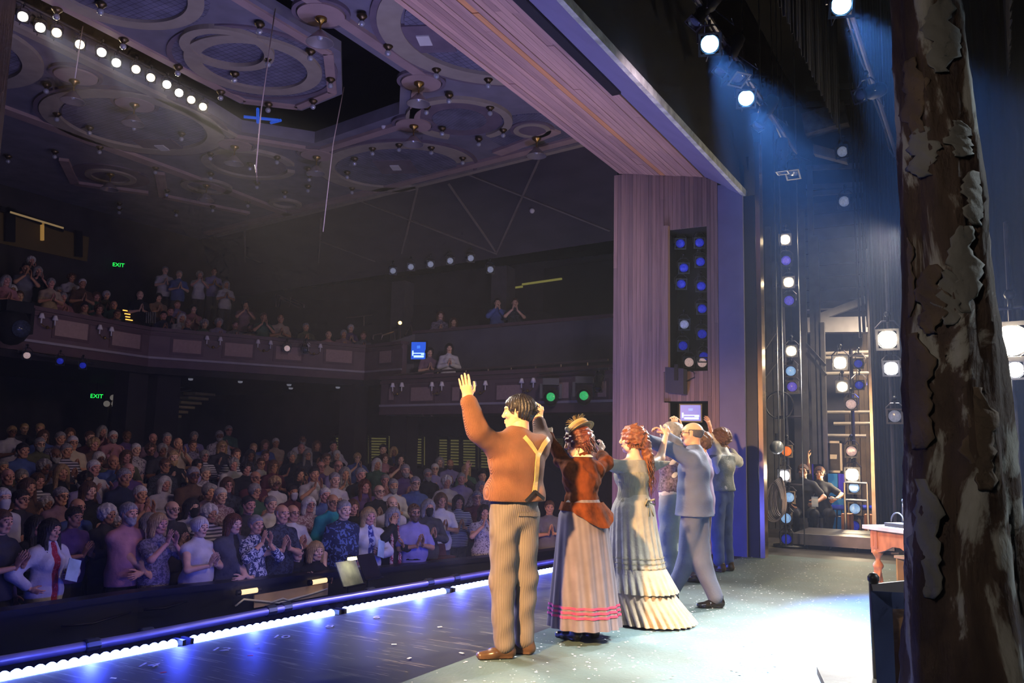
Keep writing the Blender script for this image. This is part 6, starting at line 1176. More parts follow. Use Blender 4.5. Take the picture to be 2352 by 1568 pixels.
for pts in (((1226, 1128), (1216, 1140), (1206, 1150)), ((1226, 1128), (1238, 1138), (1247, 1145))):
    pn = f.surf(sw, densify(pts, 8), .01)
    if len(pn) > 2: f.add('suspender_tab', ribbon_on(pn, .022).mesh('suspender_tab'), mat('strap_black', '#1a1818', .6, var=0))
pn = f.surf(pm, densify(((1190, 1180), (1212, 1180), (1226, 1182), (1243, 1178)), 10), .006)
if len(pn) > 2: f.add('back_cinch', ribbon_on(pn, .025).mesh('back_cinch'), TRO)
# ---- woman with the straw hat
f = Fig('person in straw hat, rust velvet jacket and grey skirt with pink bands', (5.68, 2.60, 0), .865, -.4); W_ = f.P
J = skeleton(fem=True, bodyh=.012, handh=.0048, headh=.005, shL=A3(-.15, -.01, 1.36), shR=A3(.15, -.01, 1.36), neck=A3(0, .0, 1.46), head=A3(-.0, .07, 1.585), elL=W_(1290, 1055, .02), wrL=W_(1254, 990, .08), fingL=f.D(_u*1.0-_r*.5), palmL=A3(-.5, .5, 0), curlL=.6, elR=W_(1392, 1062, .18), wrR=W_(1378, 1040, .35), fingR=A3(.6, .2, .8), palmR=A3(0, 1, 0), curlR=.6, look=f.D((-.35, 1, -.35)), hup=A3(0, .3, 1))
f.body(J, SKINP); VEL = mat('rust_velvet', '#5c2c12', .9, var=.6, scale=13, bump=.5, bscale=22, stretch=(1, 1, .6), spec=.08)
F = top_field(J, off=.013, sleeve=1.8, hem=1.035, h=.0095, aoff=.018, wr=.005, fr=60, seed=9); V, Q = F.nets(); f.add('jacket', meshnp('jacket', V, Q), VEL)
pep = lambda th, t: A3((.19+.03*t+.012*t*math.sin(11*th))*math.cos(th)+.02*t, (.155+.045*t+.012*t*math.cos(9*th))*math.sin(th)-.05*t*(math.sin(th) < 0), 1.1-.07*t-.13*t*max(0, -math.sin(th))**2)
f.add('jacket_peplum', skirt(pep, 72, 8).mesh('peplum', True), VEL)
SK = m_fabric('grey_mauve_wool', '#6f6468', 'X', 8, .12, bump=.15, dist=.5, var=.15)
sk1 = lambda th, t, o=0.0: A3((.145+.055*min(1, t*8)+.10*t+o)*math.cos(th)*(1+.05*t*math.sin(15*th+1)), (.125+.04*min(1, t*8)+.125*t+o)*math.sin(th)*(1+.05*t*math.sin(15*th+1))-.04*t, 1.12-1.01*t)
sko = f.add('skirt', skirt(sk1, 144, 24).mesh('skirt', True), SK); PKR = mat('pink_ribbon', '#b83a55', .5, var=.15, scale=10)
for t0 in (.82, .855, .89): f.add('ribbon_band', skirt(lambda th, t: sk1(th, t0+.018*t, .006), 144, 2).mesh('ribbon_band', True), PKR, under=sko)
f.shoes(J, mat('shoe_black', '#151316', .4, var=.1), .009)
R, t_ = head_matrix(J); HAIRR = mat('hair_auburn', '#5c2c18', .4, var=.4, scale=30, bump=.4, bscale=60); hro = f.add('hair', hair_mesh('curly', .006, 2), HAIRR, False, mat4(R, t_, .97)); f.add('hair_locks', strands(260, .0035, 5, (.06, .12), .5, lambda d: d[2] < .45 and d[1] < .3, A3(0, -.4, -1), .006).mesh('locks', True), HAIRR, False, mat4(R, t_), hro)
STRAW = m_fabric('straw', '#b99a62', 'Z', 55, .3, bump=.5, dist=.5, var=.2); hM = mat4(R@np.array(Matrix.Rotation(-.38, 3, 'X')@Matrix.Rotation(.12, 3, 'Y')), t_+R@A3(0, -.045, .105))
hto = f.add('hat', MB().lathe([(.096, 0), (.094, .055), (.085, .066), (0.0001, .07)], n=36).mesh('hat_crown', True), STRAW, False, hM); f.add('hat_brim', MB().lathe([(.09, .004), (.128, -.004), (.13, -.008), (.09, -.002)], n=36).mesh('hat_brim', True), STRAW, False, hM, hto)
f.add('hat_band', MB().lathe([(.098, .006), (.098, .03), (.0955, .031), (.0955, .006)], n=36).mesh('hat_band', True), mat('hat_ribbon', '#5f4a28', .6, var=.1), False, hM, hto)
rg = np.random.RandomState(4); mb = MB()
for k in range(46): a = rg.rand()*6.28; p = A3(.03*math.cos(a), .03*math.sin(a), .066); d = unit(A3(math.cos(a)*.9, math.sin(a)*.9-.3, .9+rg.rand())); mb.tube([p, p+d*.035, p+d*.06+A3(math.cos(a), math.sin(a), -.3)*.03], [.0035, .003, .001], 4, cap=False)
f.add('hat_feathers', mb.mesh('hat_feathers', True), mat('feather_tan', '#8a7448', .7, var=.3), False, hM, hto)
mb = MB()
for e in (-1, 1): mb.ball((-.06+e*.03, .09, .04+e*.012), .034, 10, (1, .6, .8))
f.add('hat_bow', mb.mesh('hat_bow', True), mat('bow_grey', '#a09272', .6, var=.2), False, hM, hto)
for s_ in 'L': w_, e_ = J['wr'+s_], J['el'+s_]; d = unit(w_-e_); f.add('lace_cuff', skirt(lambda th, t: w_-d*.05+d*.05*t+(.04+.022*t+.006*t*math.sin(9*th))*(frame(d)[0]*math.cos(th)+frame(d)[1]*math.sin(th)), 54, 4).mesh('lace_cuff', True), mat('lace_cream', '#c8b090', .8, var=.2))
f.add('lace_collar', skirt(lambda th, t: J['neck']+A3((.06+.03*t+.007*math.sin(10*th))*math.cos(th), (.058+.03*t)*math.sin(th), .03-.02*t), 60, 4).mesh('lace_collar', True), MATS['lace_cream'])
# ---- woman in the grey-green dress
f = Fig('person in pale grey-green corset dress with puffed sleeves and flounced hem', (6.55, 2.55, 0), .875, -.4); W_ = f.P
J = skeleton(fem=True, bodyh=.012, handh=.0048, headh=.005, shL=A3(-.16, -.01, 1.37), shR=A3(.16, -.01, 1.37), neck=A3(0, -.01, 1.46), head=A3(0, .02, 1.61), elL=W_(1388, 1058, -.22), wrL=W_(1352, 1040, -.33), fingL=f.D(-_r+_u*.6), palmL=A3(0, 1, 0), curlL=.6, elR=A3(.42, .05, 1.45), wrR=A3(.55, .1, 1.66), fingR=A3(.6, .1, .8), palmR=A3(0, 1, 0), curlR=.6, look=f.D((-.35, 1, .05)))
f.body(J, SKINP); DRS = mat('greygreen_linen', '#9a9484', .85, var=.18, scale=9, bump=.35, bscale=30); DRS2 = mat('corset_linen', '#8f8870', .85, var=.2, scale=12, bump=.4, bscale=26, stretch=(3, 3, .5))
F = top_field(J, off=.012, sleeve=1.18, hem=1.22, h=.0095, aoff=.042, wr=.005, fr=55, seed=4); F.cut((0, 0, 1.425), (0, .1, 1)); V, Q = F.nets(); f.add('chemise', meshnp('chemise', V, Q), DRS)
F = top_field(J, off=.019, sleeve=0, hem=1.0, h=.0095, wr=.002, fr=70, seed=6); F.cut((0, 0, 1.315), (0, .05, 1)); V, Q = F.nets(); f.add('corset', meshnp('corset', V, Q), DRS2)
sk2 = lambda th, t, o=0.0, a=.04, n=22: A3((.145+.055*min(1, t*6)+.055*t+o)*math.cos(th)*(1+a*t*math.sin(n*th)), (.125+.04*min(1, t*6)+.095*t+o)*math.sin(th)*(1+a*t*math.sin(n*th))-.05*t*t, 1.12-.69*t)
sko = f.add('skirt', skirt(sk2, 176, 20).mesh('skirt', True), DRS)
def flounce(z0, z1, w0, w1, back, n, m): f.add('flounce', skirt(lambda th, t: A3((w0+(w1-w0)*t)*math.cos(th)*(1+.05*t*math.sin(n*th))+back*.35*t, (w0+.03+(w1-w0)*t)*math.sin(th)*(1+.05*t*math.sin(n*th))-.05-back*t*(1 if math.sin(th) < 0 else .2), z0+(z1-z0)*t), 200, 8).mesh('flounce', True), m)
flounce(.47, .27, .245, .30, .05, 30, DRS); flounce(.29, .02, .285, .37, .14, 34, mat('flounce_tan', '#958670', .85, var=.2, scale=10, bump=.3))
for t0 in (.80, .86, .92): f.add('tuck', skirt(lambda th, t: sk2(th, t0+.012*t, .008), 176, 2).mesh('tuck', True), DRS2, under=sko)
f.shoes(J, MATS['shoe_black'], .009)
R, t_ = head_matrix(J); HAIRG = mat('hair_copper', '#7a4524', .4, var=.4, scale=30, bump=.4, bscale=60); F = hair_field('curly', .006, 7); F.cap((0, -.11, .0), (.02, -.15, -.14), .06, .045, k=.03); F.cap((.02, -.15, -.14), (.05, -.15, -.4), .045, .03, k=.03); F.wrinkle(.006, 120, 5); V, Q = F.nets(); hro = f.add('hair', meshnp('hair', V, Q), HAIRG, False, mat4(R, t_))
mb = strands(320, .0034, 9, (.06, .11), .5, lambda d: d[1] < .5 and d[2] > -.4, A3(0, -.5, -1), .008); rg = np.random.RandomState(8)
for k in range(60): p = A3(rg.uniform(-.05, .07), -.13-rg.rand()*.05, rg.uniform(-.35, -.05)); mb.tube([p, p+A3(.02*math.sin(k), -.02, -.06), p+A3(.02*math.cos(k), -.03+.02*math.sin(k), -.12), p+A3(.03*math.sin(k*2), -.02, -.17)], [.004, .004, .003, .001], 4, cap=False)
f.add('hair_locks', mb.mesh('locks', True), HAIRG, False, mat4(R, t_), hro)
mb = MB()
for e in (-1, 1): mb.tube([(.03, -.155, 1.06), (.03+e*.05, -.19, 1.08), (.03+e*.06, -.19, 1.03), (.03, -.16, 1.055), (.03+e*.03, -.2, .93)], [.01, .012, .012, .01, .007], 6)
f.add('sash_bow', mb.mesh('sash_bow', True), DRS2)
# ---- man in the blue-grey suit
SUIT = mat('suit_bluegrey', '#585e72', .75, var=.12, scale=7, bump=.15, bscale=60)
f = Fig('person in a blue-grey suit and glasses striding with both arms out', (7.5, 2.34, 0), .915, .1); W_ = f.P
J = skeleton(bulk=1.08, belly=.02, bodyh=.012, handh=.0048, headh=.005, elL=W_(1535, 1030, -.22), wrL=W_(1487, 1008, -.38), fingL=f.D(-_r+_u*.25), palmL=A3(0, .3, -1), curlL=.5, elR=W_(1552, 1020, .2), wrR=W_(1528, 1000, .3), fingR=f.D(-_r*.8+_u*.7), palmR=A3(-.4, .3, -.6), curlR=.55, look=f.D((-.15, 1, -.05)),
             kneeL=W_(1578, 1290, .0), ankL=W_(1540, 1368, .05), kneeR=W_(1612, 1295, -.05), ankR=W_(1645, 1378, -.12), footL=f.D((-.5, .85, 0)), footR=f.D((-.6, .8, 0)))
for S in 'LR': J['ank'+S][2] = .085
f.body(J, SKINW); F = top_field(J, off=.026, sleeve=1.93, hem=.84, h=.0095, aoff=.028, wr=.004, fr=28, seed=12, flare=.04); V, Q = F.nets(); f.add('jacket', meshnp('jacket', V, Q), SUIT)
f.add('trousers', pants_mesh('trousers', J, off=.02, off2=.03, h=.0095, wr=.004, seed=13, end=1.95), SUIT); f.shoes(J, mat('shoe_polished', '#1a1614', .15, var=.1), .0075)
R, t_ = head_matrix(J); HAIRX = mat('hair_silver', '#8e8880', .5, var=.3, scale=30, bump=.3); f.add('hair', hair_mesh('bald', .006), mat('hair_darkgrey', '#4a4440', .6, var=.3, scale=30, bump=.3), False, mat4(R, t_, 1.01))
GLS = mat('glasses_dark', '#2a1c14', .3, var=0)
def glasses(fig, J, m=GLS):
    R, t_ = head_matrix(J); mb = MB()
    for e in (-1, 1): mb.tube([A3(e*.033+.024*math.cos(a), .104, .010+.018*math.sin(a)) for a in np.linspace(0, 2*PI, 15)[:-1]], .0025, 5, True); mb.tube([(e*.057, .102, .014), (e*.08, .04, .016), (e*.082, -.01, .012)], .0025, 5)
    mb.tube([(-.009, .105, .014), (.009, .105, .014)], .0025, 5); fig.add('glasses', mb.mesh('glasses', True), m, False, mat4(R, t_))
glasses(f, J)
# ---- man with baggy pale trousers behind the suit
p = onz(1546, 1352, 0); f = Fig('person in baggy pale trousers and patterned waistcoat half hidden behind the blue-grey suit', (p[0], p[1], 0), .93, .1); W_ = f.P
J = skeleton(bodyh=.014, elL=W_(1528, 1050, -.1), wrL=W_(1545, 985, .0), elR=A3(.3, .15, 1.5), wrR=W_(1566, 985, .1), fingL=f.D(_u+_r*.2), fingR=f.D(_u-_r*.4), palmL=A3(.5, .5, 0), palmR=A3(-.5, .5, 0), curlL=.7, curlR=.7, look=A3(-.3, 1, 0), ankL=A3(-.12, -.02, .085), ankR=A3(.12, .03, .085))
f.body(J, SKINP); SHW = mat('shirt_offwhite', '#c4beb4', .85, var=.12, scale=8, bump=.3); f.add('shirt', top_mesh('shirt', J, off=.022, sleeve=1.6, hem=.95, h=.012, aoff=.035, wr=.005, seed=3), SHW); F = top_field(J, off=.03, sleeve=0, hem=1.0, h=.012, wr=.002); F.cut((0, 0, 1.40), (0, 0, 1)); V, Q = F.nets(); f.add('waistcoat', meshnp('waistcoat', V, Q), mat('waistcoat_brocade', '#5e5260', .7, var=.8, scale=45)); f.add('trousers', pants_mesh('trousers', J, off=.045, off2=.05, h=.012, wr=.007, seed=5, fr=28, end=1.8), mat('trousers_pale', '#8f9694', .8, var=.15, scale=6, bump=.2)); f.shoes(J, MATS['shoe_black']); R, t_ = head_matrix(J); f.add('hair', hair_mesh('crop'), HAIRX, False, mat4(R, t_))
# ---- figure in striped trousers
p = onz(1614, 1335, 0); f = Fig('person in striped trousers mostly hidden behind the blue-grey suit', (p[0], p[1], 0), .88, .1); J = skeleton(bodyh=.014, wrL=A3(-.35, .25, 1.6), hintL=A3(-1, 0, -.3), wrR=A3(.35, .25, 1.6), hintR=A3(1, 0, -.3), look=A3(-.2, 1, 0)); f.body(J, SKINP); f.add('coat', top_mesh('coat', J, off=.02, sleeve=1.9, hem=.78, h=.012, wr=.004), mat('coat_plum', '#7a6680', .8, var=.15)); f.add('trousers', pants_mesh('trousers', J, off=.03, off2=.03, h=.012, wr=.003), m_fabric('striped_trousers', '#4a4a66', 'X', 12, .1, '#a08a80', bump=.1, dist=.3)); f.shoes(J, MATS['shoe_black']); R, t_ = head_matrix(J); f.add('hair', hair_mesh('curly', .0075, 1), mat('hair_brown', '#5a3c26', .5, var=.3, scale=30, bump=.3), False, mat4(R, t_))
# ---- man in the silver waistcoat
p = onz(1660, 1311, 0); f = Fig('person in silver waistcoat and blue trousers, farthest in the line of performers', (p[0], p[1], 0), .92, -.3); W_ = f.P
J = skeleton(bodyh=.013, elL=W_(1640, 1030, -.05), wrL=W_(1632, 985, .1), fingL=f.D(_u-_r*.3), palmL=A3(0, 1, 0), curlL=.25, wrR=A3(.4, .2, 1.55), hintR=A3(1, 0, -.4), look=A3(-.3, 1, 0))
f.body(J, SKINT); f.add('shirt', top_mesh('shirt', J, off=.022, sleeve=1.5, hem=1.0, h=.011, aoff=.036, wr=.005, seed=6), mat('shirt_white', '#d8d4cc', .85, var=.1, bump=.2)); F = top_field(J, off=.028, sleeve=0, hem=.98, h=.011, wr=.0025); F.cut((0, 0, 1.43), (0, 0, 1)); V, Q = F.nets(); f.add('waistcoat', meshnp('waistcoat', V, Q), mat('waistcoat_silver', '#7d8280', .5, var=.25, scale=14, bump=.25)); f.add('trousers', pants_mesh('trousers', J, off=.02, off2=.028, h=.011, wr=.004), mat('trousers_blue', '#4d5c86', .8, var=.15, bump=.15)); f.shoes(J, SHB, .008); R, t_ = head_matrix(J); f.add('hair', hair_mesh('curly', .0065, 4), MATS['hair_brown'], False, mat4(R, t_))
# ---- crew in the far wing
BLK = mat('crew_black', '#17171a', .85, var=.2, scale=6)
for i, (px, X, lab) in enumerate(((1846, 15.0, 'crew member in black with headset crouching behind the platform'), (1884, 15.4, 'crew member in black pointing upward with one arm'))):
    b = onx(px, 1150, X); f = Fig(lab, (X, b[1], 0), .93 if i == 0 else .9, 1.75); dz = A3(0, .06, -.47); b0_ = skeleton(); up = {k: b0_[k]+dz for k in ('pelvis', 'waist', 'chest', 'shc', 'neck', 'head', 'hipL', 'hipR', 'shL', 'shR')}
    J = skeleton(fem=i == 1, bodyh=.016, **up, kneeL=A3(-.17, .34, .42), kneeR=A3(.17, .34, .42), ankL=A3(-.13, .03, .085), ankR=A3(.13, .03, .085), wrL=A3(-.2, .36, .62) if i == 0 else A3(-.26, .4, .7), hintL=A3(-1, -.6, 0), wrR=A3(.24, .3, .6) if i == 0 else A3(.2, .12, 1.46), hintR=A3(1, 0, .2), fingR=None if i == 0 else A3(0, 0, 1), look=A3(.1, 1, .15)); f.body(J, SKINW)
    f.add('shirt', top_mesh('shirt', J, off=.02, sleeve=.7, hem=.42), BLK); f.add('trousers', pants_mesh('trousers', J, off=.018, off2=.03, top=.58), BLK); f.shoes(J, MATS['shoe_black']); R, t_ = head_matrix(J); f.add('hair', hair_mesh('bun' if i else 'short'), MATS['hair_brown'], False, mat4(R, t_)); mb = MB(); mb.tube([A3(.095*math.cos(a), -.01, .03+.1*math.sin(a)) for a in np.linspace(0, PI, 13)], .006, 6)
    for e in (-1, 1): mb.lathe([(.035, -.012), (.035, .012)], (e*.095, -.01, .0), (1, 0, 0), 12)
    f.add('headset', mb.mesh('headset', True), BLACKG, False, mat4(R, t_))
    q = f.world(J['wrL'])+A3(-.08, 0, .02); tag(MB().box(q, (.03, .10 if i == 0 else .2, .16 if i == 0 else .02), .3).build('phone' if i == 0 else 'script_pages', mat('phone_pale', '#b8c4d8', .4, var=0)), 'pale %s held by the crew member %s' % (('radio', 'with the headset') if i == 0 else ('sheet of paper', 'who points upward')), 'radio' if i == 0 else 'paper')
# ------------------------------------------------------------------ audience
def pose_skel(pose, fem, belly=0.0, bulk=1.0):
    kw = dict(fem=fem, belly=belly, bulk=bulk, bodyh=.019, headh=.0078, handh=.0068)
    if pose == 'clap': kw.update(wrL=A3(-.035, .30, 1.2), wrR=A3(.045, .29, 1.19), fingL=A3(.12, .5, .9), fingR=A3(-.12, .45, .95), hintL=A3(-1, -.2, -.8), hintR=A3(1, -.2, -.8), curlL=.1, curlR=.12, palmL=A3(1, 0, -.1), palmR=A3(-1, 0, -.1))
    elif pose == 'clap_high': kw.update(wrL=A3(-.05, .27, 1.40), wrR=A3(.07, .27, 1.42), fingL=A3(.1, .3, 1), fingR=A3(-.1, .25, 1), hintL=A3(-1, -.1, -1), hintR=A3(1, -.1, -1), curlL=.1, curlR=.1)
    elif pose == 'clap_open': kw.update(wrL=A3(-.13, .30, 1.27), wrR=A3(.13, .28, 1.25), fingL=A3(.25, .3, 1), fingR=A3(-.2, .35, 1), hintL=A3(-1, -.2, -.9), hintR=A3(1, -.2, -.9), curlL=.12, curlR=.12)
    elif pose == 'clap_side': kw.update(wrL=A3(.06, .30, 1.24), wrR=A3(.13, .28, 1.22), fingL=A3(.3, .4, .9), fingR=A3(.05, .4, 1), hintL=A3(-1, -.2, -.8), hintR=A3(1, -.3, -.6), curlL=.1, curlR=.15)
    elif pose == 'side': kw.update()
    elif pose == 'fold': kw.update(wrL=A3(.03, .27+belly*.6, 1.0), wrR=A3(-.06, .29+belly*.6, .97), hintL=A3(-1, -.6, 0), hintR=A3(1, -.6, 0), fingL=A3(1, .2, -.2), fingR=A3(-.8, .2, -.6), palmL=A3(0, -1, 0), palmR=A3(0, -1, 0), curlL=.4, curlR=.5)
    elif pose == 'hip': kw.update(wrR=A3(.22, .03, 1.02), hintR=A3(1.0, -.5, 0), fingR=A3(-.5, .7, -.4), palmR=A3(-1, 0, 0), wrL=A3(-.10, .27, 1.12), hintL=A3(-1, -.4, -.5), fingL=A3(.8, .3, .3), palmL=A3(0, -1, 0), curlL=.6)
    elif pose == 'face': kw.update(wrR=A3(.06, .15, 1.50), hintR=A3(1, .2, -1), fingR=A3(-.3, -.1, 1), palmR=A3(-.3, -1, 0), wrL=A3(-.06, .29, 1.2), hintL=A3(-1, -.3, -.8), fingL=A3(.3, .4, .9), curlR=.35)
    elif pose == 'raise': kw.update(wrL=A3(-.06, .16, 1.92), wrR=A3(.08, .16, 1.9), hintL=A3(-1, .3, -.2), hintR=A3(1, .3, -.2), fingL=A3(.1, .05, 1), fingR=A3(-.1, .05, 1), curlL=.1, curlR=.1)
    elif pose == 'wave': kw.update(wrR=A3(.34, .18, 1.78), hintR=A3(1, 0, -.4), fingR=A3(.0, .1, 1), palmR=A3(0, 1, 0), wrL=A3(-.05, .3, 1.15), hintL=A3(-1, -.3, -.8), fingL=A3(.5, .4, .6), curlR=.15)
    elif pose == 'sit':
        d = A3(0, 0, -.46); kw.update(kneeL=A3(-.1, .42, .5), kneeR=A3(.1, .42, .5), ankL=A3(-.1, .40, .085), ankR=A3(.1, .40, .085))
        base = skeleton(); kw.update({k: base[k]+d for k in ('pelvis', 'waist', 'chest', 'shc', 'neck', 'head', 'hipL', 'hipR', 'shL', 'shR')}); kw.update(wrL=A3(-.04, .33, .78), wrR=A3(.05, .31, .77), hintL=A3(-1, -.2, -.8), hintR=A3(1, -.2, -.8), fingL=A3(.1, .5, .9), fingR=A3(-.1, .45, .9), curlL=.1, curlR=.12)
    return skeleton(**kw)
_PM = {}
def pmesh(pose, fem, kind, sl=2.0, heavy=False):
    key = (pose, fem, kind, sl, heavy)
    if key in _PM: return _PM[key]
    J = _PM.setdefault((pose, fem, 'J', heavy), pose_skel(pose, fem, .07 if heavy else .015, 1.08 if heavy else 1.0)); z = -.46 if pose == 'sit' else 0
    if kind == 'body': me = body_mesh('audience_body', J)
    elif kind == 'top': me = top_mesh('audience_top', J, off=.018, sleeve=sl, hem=.84+z if sl != 2.0 else .86+z, h=.017, aoff=.022, wr=.004, seed=len(_PM))
    elif kind == 'pants': me = pants_mesh('audience_trousers', J, off=.016, off2=.026, h=.018, top=1.02+z)
    _PM[key] = me; return me
SK_ = [SKINP, SKINW, SKINT, skin('rosy', '#cf9482'), skin('deep', '#7a5138')]
HC = dict(grey=mat('hair_grey', '#8f8a86', .6, var=.3, scale=30, bump=.3), white=mat('hair_white', '#c9c4be', .6, var=.2, scale=30, bump=.3), brown=MATS['hair_brown'], dark=mat('hair_dark', '#241b17', .5, var=.3, scale=30, bump=.3), blonde=mat('hair_blonde', '#a98a5c', .5, var=.3, scale=30, bump=.3), auburn=HAIRR)
COLS = dict(white='#c8c4c4', black='#15151a', navy='#23294a', grey='#6a6870', charcoal='#36343a', blue='#4a5f9a', teal='#1f8f9a', pink='#b07a80', red='#8a2430', purple='#5e4478', lavender='#8a80b0', beige='#a8927a', olive='#55553a', brown='#5a4030', maroon='#55202c', mauve='#8a6a74', cream='#c4b498', green='#3a5a48')
def cloth(c): return mat('cloth_'+c, COLS[c], .85, var=.15, scale=7, bump=.25, bscale=25)
def printc(name, a, b, sc=22, thr=.5):
    if name in MATS: return MATS[name]
    m = mat(name, a, .85, var=0); N, L, bs = nodes(m); tc = add(N, 'ShaderNodeTexCoord'); n = add(N, 'ShaderNodeTexNoise', Scale=sc, Detail=2.0, Distortion=1.0); L.new(tc.outputs['Object'], n.inputs['Vector']); r = ramp(N, (thr-.02, a), (thr+.02, b)); L.new(n.outputs['Fac'], r.inputs[0]); L.new(r.outputs[0], bs.inputs['Base Color']); return m
def stripec(name, a, b, sc=9):
    if name in MATS: return MATS[name]
    m = mat(name, a, .85, var=0); N, L, bs = nodes(m); tc = add(N, 'ShaderNodeTexCoord'); w = add(N, 'ShaderNodeTexWave', Scale=sc); w.bands_direction = 'Z'; L.new(tc.outputs['Object'], w.inputs['Vector']); r = ramp(N, (.45, a), (.55, b)); L.new(w.outputs['Fac'], r.inputs[0]); L.new(r.outputs[0], bs.inputs['Base Color']); return m
def face_kit():
    g = MB()
    for e in (-1, 1): g.tube([A3(e*.033+.024*math.cos(a), .106, .010+.018*math.sin(a)) for a in np.linspace(0, 2*PI, 13)[:-1]], .003, 4, True); g.tube([(e*.057, .104, .014), (e*.08, .04, .016), (e*.084, -.01, .012)], .003, 4)
    F = Field((-.1, -.02, -.16), (.1, .16, .02), .0075); F.cap((0, .05, -.05), (0, .06, -.09), .058, .042, .056, .045, k=.01)
    for e in (-1, 1): F.cap((e*.056, .01, -.02), (e*.04, .05, -.08), .022, .022, k=.02)
    F.ell((0, .125, -.02), (.05, .05, .033), .01, sub=True); F.wrinkle(.002, 160, 3); V, Q = F.nets(); b = meshnp('beard', V, Q)
    F = Field((-.1, -.02, -.16), (.1, .16, .04), .0075); F.cap((0, .06, -.03), (0, .065, -.085), .062, .05, .062, .05, k=.01); F.cut((0, .03, 0), (0, -1, 0)); F.cut((0, 0, -.012), (0, -.2, 1)); V, Q = F.nets(); return g.mesh('glasses', True), b, meshnp('face_mask', V, Q)
GLME, BEME, MAME = face_kit()
PROG = mat('programme_paper', '#a8c0c8', .5, var=.3, scale=6); ORD = ['first', 'second', 'third', 'fourth', 'fifth', 'sixth', 'seventh', 'eighth', 'ninth', 'tenth', 'eleventh', 'twelfth']
def ordn(n):
    if n < 12: return ORD[n]
    return '%d%s' % (n+1, 'th' if (n+1) % 10 not in (1, 2, 3) or (n+1) in (11, 12, 13) else {1: 'st', 2: 'nd', 3: 'rd'}[(n+1) % 10])
def person(loc, face, label, pose='clap', fem=False, hair='short', hc='brown', sk=0, top='navy', sl=.7, pants='charcoal', heavy=False, s=.945, extra=(), group=None, tilt=0.0):
    """face: the point looked at"""
    rz = math.atan2(-(face[0]-loc[0]), face[1]-loc[1]); t = thing('person', label, 'person', tuple(map(float, loc)), rz, group); t.scale = (s, s, s)
    b = obj('body', pmesh(pose, fem, 'body', heavy=heavy), None, t, True); setmats(b, [SK_[sk], EYEM, LIPM, BROWM])
    m = MATS[top] if top in MATS else cloth(top); obj('top', pmesh(pose, fem, 'top', sl, heavy), m, t, True, True); obj('trousers', pmesh(pose, fem, 'pants', heavy=heavy), MATS[pants] if pants in MATS else cloth(pants), t, True, True)
    J = _PM[(pose, fem, 'J', heavy)]; R, tt = head_matrix(J); M = mat4(R, tt)
    if hair: o = obj('hair', hair_mesh(hair, .009), HC[hc], t, True, True); o.matrix_local = M
    for e in extra:
        if e == 'glasses': o = obj('glasses', GLME, BLACKG, t, True); o.matrix_local = M
        elif e == 'beard': o = obj('beard', BEME, HC['grey' if hc in ('grey', 'white') else hc], t, True, True); o.matrix_local = M
        elif e == 'mask': o = obj('face_mask', MAME, cloth('black'), t, True, True); o.matrix_local = M
        elif e == 'wmask': o = obj('face_mask', MAME, cloth('white'), t, True, True); o.matrix_local = M
        elif e == 'cardigan':
            F = _PM.get(('card', pose, fem))
            if F is None: G = top_field(J, off=.032, sleeve=1.75, hem=.83, h=.017, aoff=.03, wr=.004, seed=2); G.cap((0, .3, .7), (0, .22, 1.5), .055, .05, .2, .2, k=0, sub=True); V, Q = G.nets(); F = _PM[('card', pose, fem)] = meshnp('cardigan', V, Q)
            obj('cardigan', F, CARD[0], t, True, True)
        elif e == 'scarf':
            for q in (-1, 1): obj('scarf', MB().tube([(0, -.06, 1.49), (q*.07, .03, 1.47), (q*.06, .14, 1.3), (q*.065, .17, 1.05), (q*.06, .15, .8)], [.03, .03, .03, .028, .03], 8).mesh('scarf', True), printc('scarf_print', '#8a2440', '#c8a8a8', 30), t, True)
        elif e == 'belt': obj('belt', MB().ring((0, .03), .165, .195, .985, 1.02, 28, 1.0, .86).mesh('belt', True), BLACKG, t, True)
        elif e == 'dress': obj('skirt', skirt(lambda th, u: A3((.15+.09*u)*math.cos(th)*(1+.03*u*math.sin(12*th)), (.125+.09*u)*math.sin(th)*(1+.03*u*math.sin(12*th)), 1.06-.62*u), 60, 8).mesh('skirt', True), MATS[pants] if pants in MATS else cloth(pants), t, True)
    if 'programme' in extra:
        wv = J['wrL']+unit(J['fingL'])*.08; rzM = Matrix.Rotation(rz, 3, 'Z'); q = np.array(rzM@Vector(wv*s+A3(-.02, .03, .06)))+np.array(loc); tag(MB().bar(q-A3(.04, .03, .1), q+A3(.02, .01, .1), .14, .006, (0, 1, .1)).build('programme', PROG), 'pale programme held by the %s' % ' '.join(label.split(',')[0].split()[:7]), 'programme')
    return t
CARD = [cloth('white')]
def solve(px, py, H, floor, lo=6.5, hi=30.0):
    d = ray(px, py); d = d/(d@FH); best = None; prev = None
    for t in np.arange(lo, hi, .05):
        p = CAM+d*t; g = p[2]-H-floor(p[0], p[1])
        if prev is not None and prev > 0 >= g: return A3(p[0], p[1], floor(p[0], p[1]))
        prev = g
    return None
printc('print_blue_floral', '#26345e', '#c8ccd8', 26, .52); printc('print_hawaii', '#1e2848', '#55689a', 16, .55); printc('print_skirt', '#26307a', '#9aa4cc', 14, .55); printc('print_grey', '#5c5668', '#8a8094', 30); printc('print_white', '#b4acb0', '#5e5664', 34, .56); printc('print_reddot', '#a02038', '#d8b0b8', 60, .66); printc('print_dark', '#22242e', '#3c404c', 30)
stripec('stripe_navy', '#2a2e40', '#b8bcc4', 11); stripec('stripe_pale', '#c4c0c4', '#4a4656', 7); printc('print_pinkwhite', '#c0aab0', '#8a6470', 40)
FACE = (6.6, 2.2)
placed = []; XY = []
def clear(p, d=.40): return all((p[0]-q[0])**2+(p[1]-q[1])**2 > d*d for q in XY)
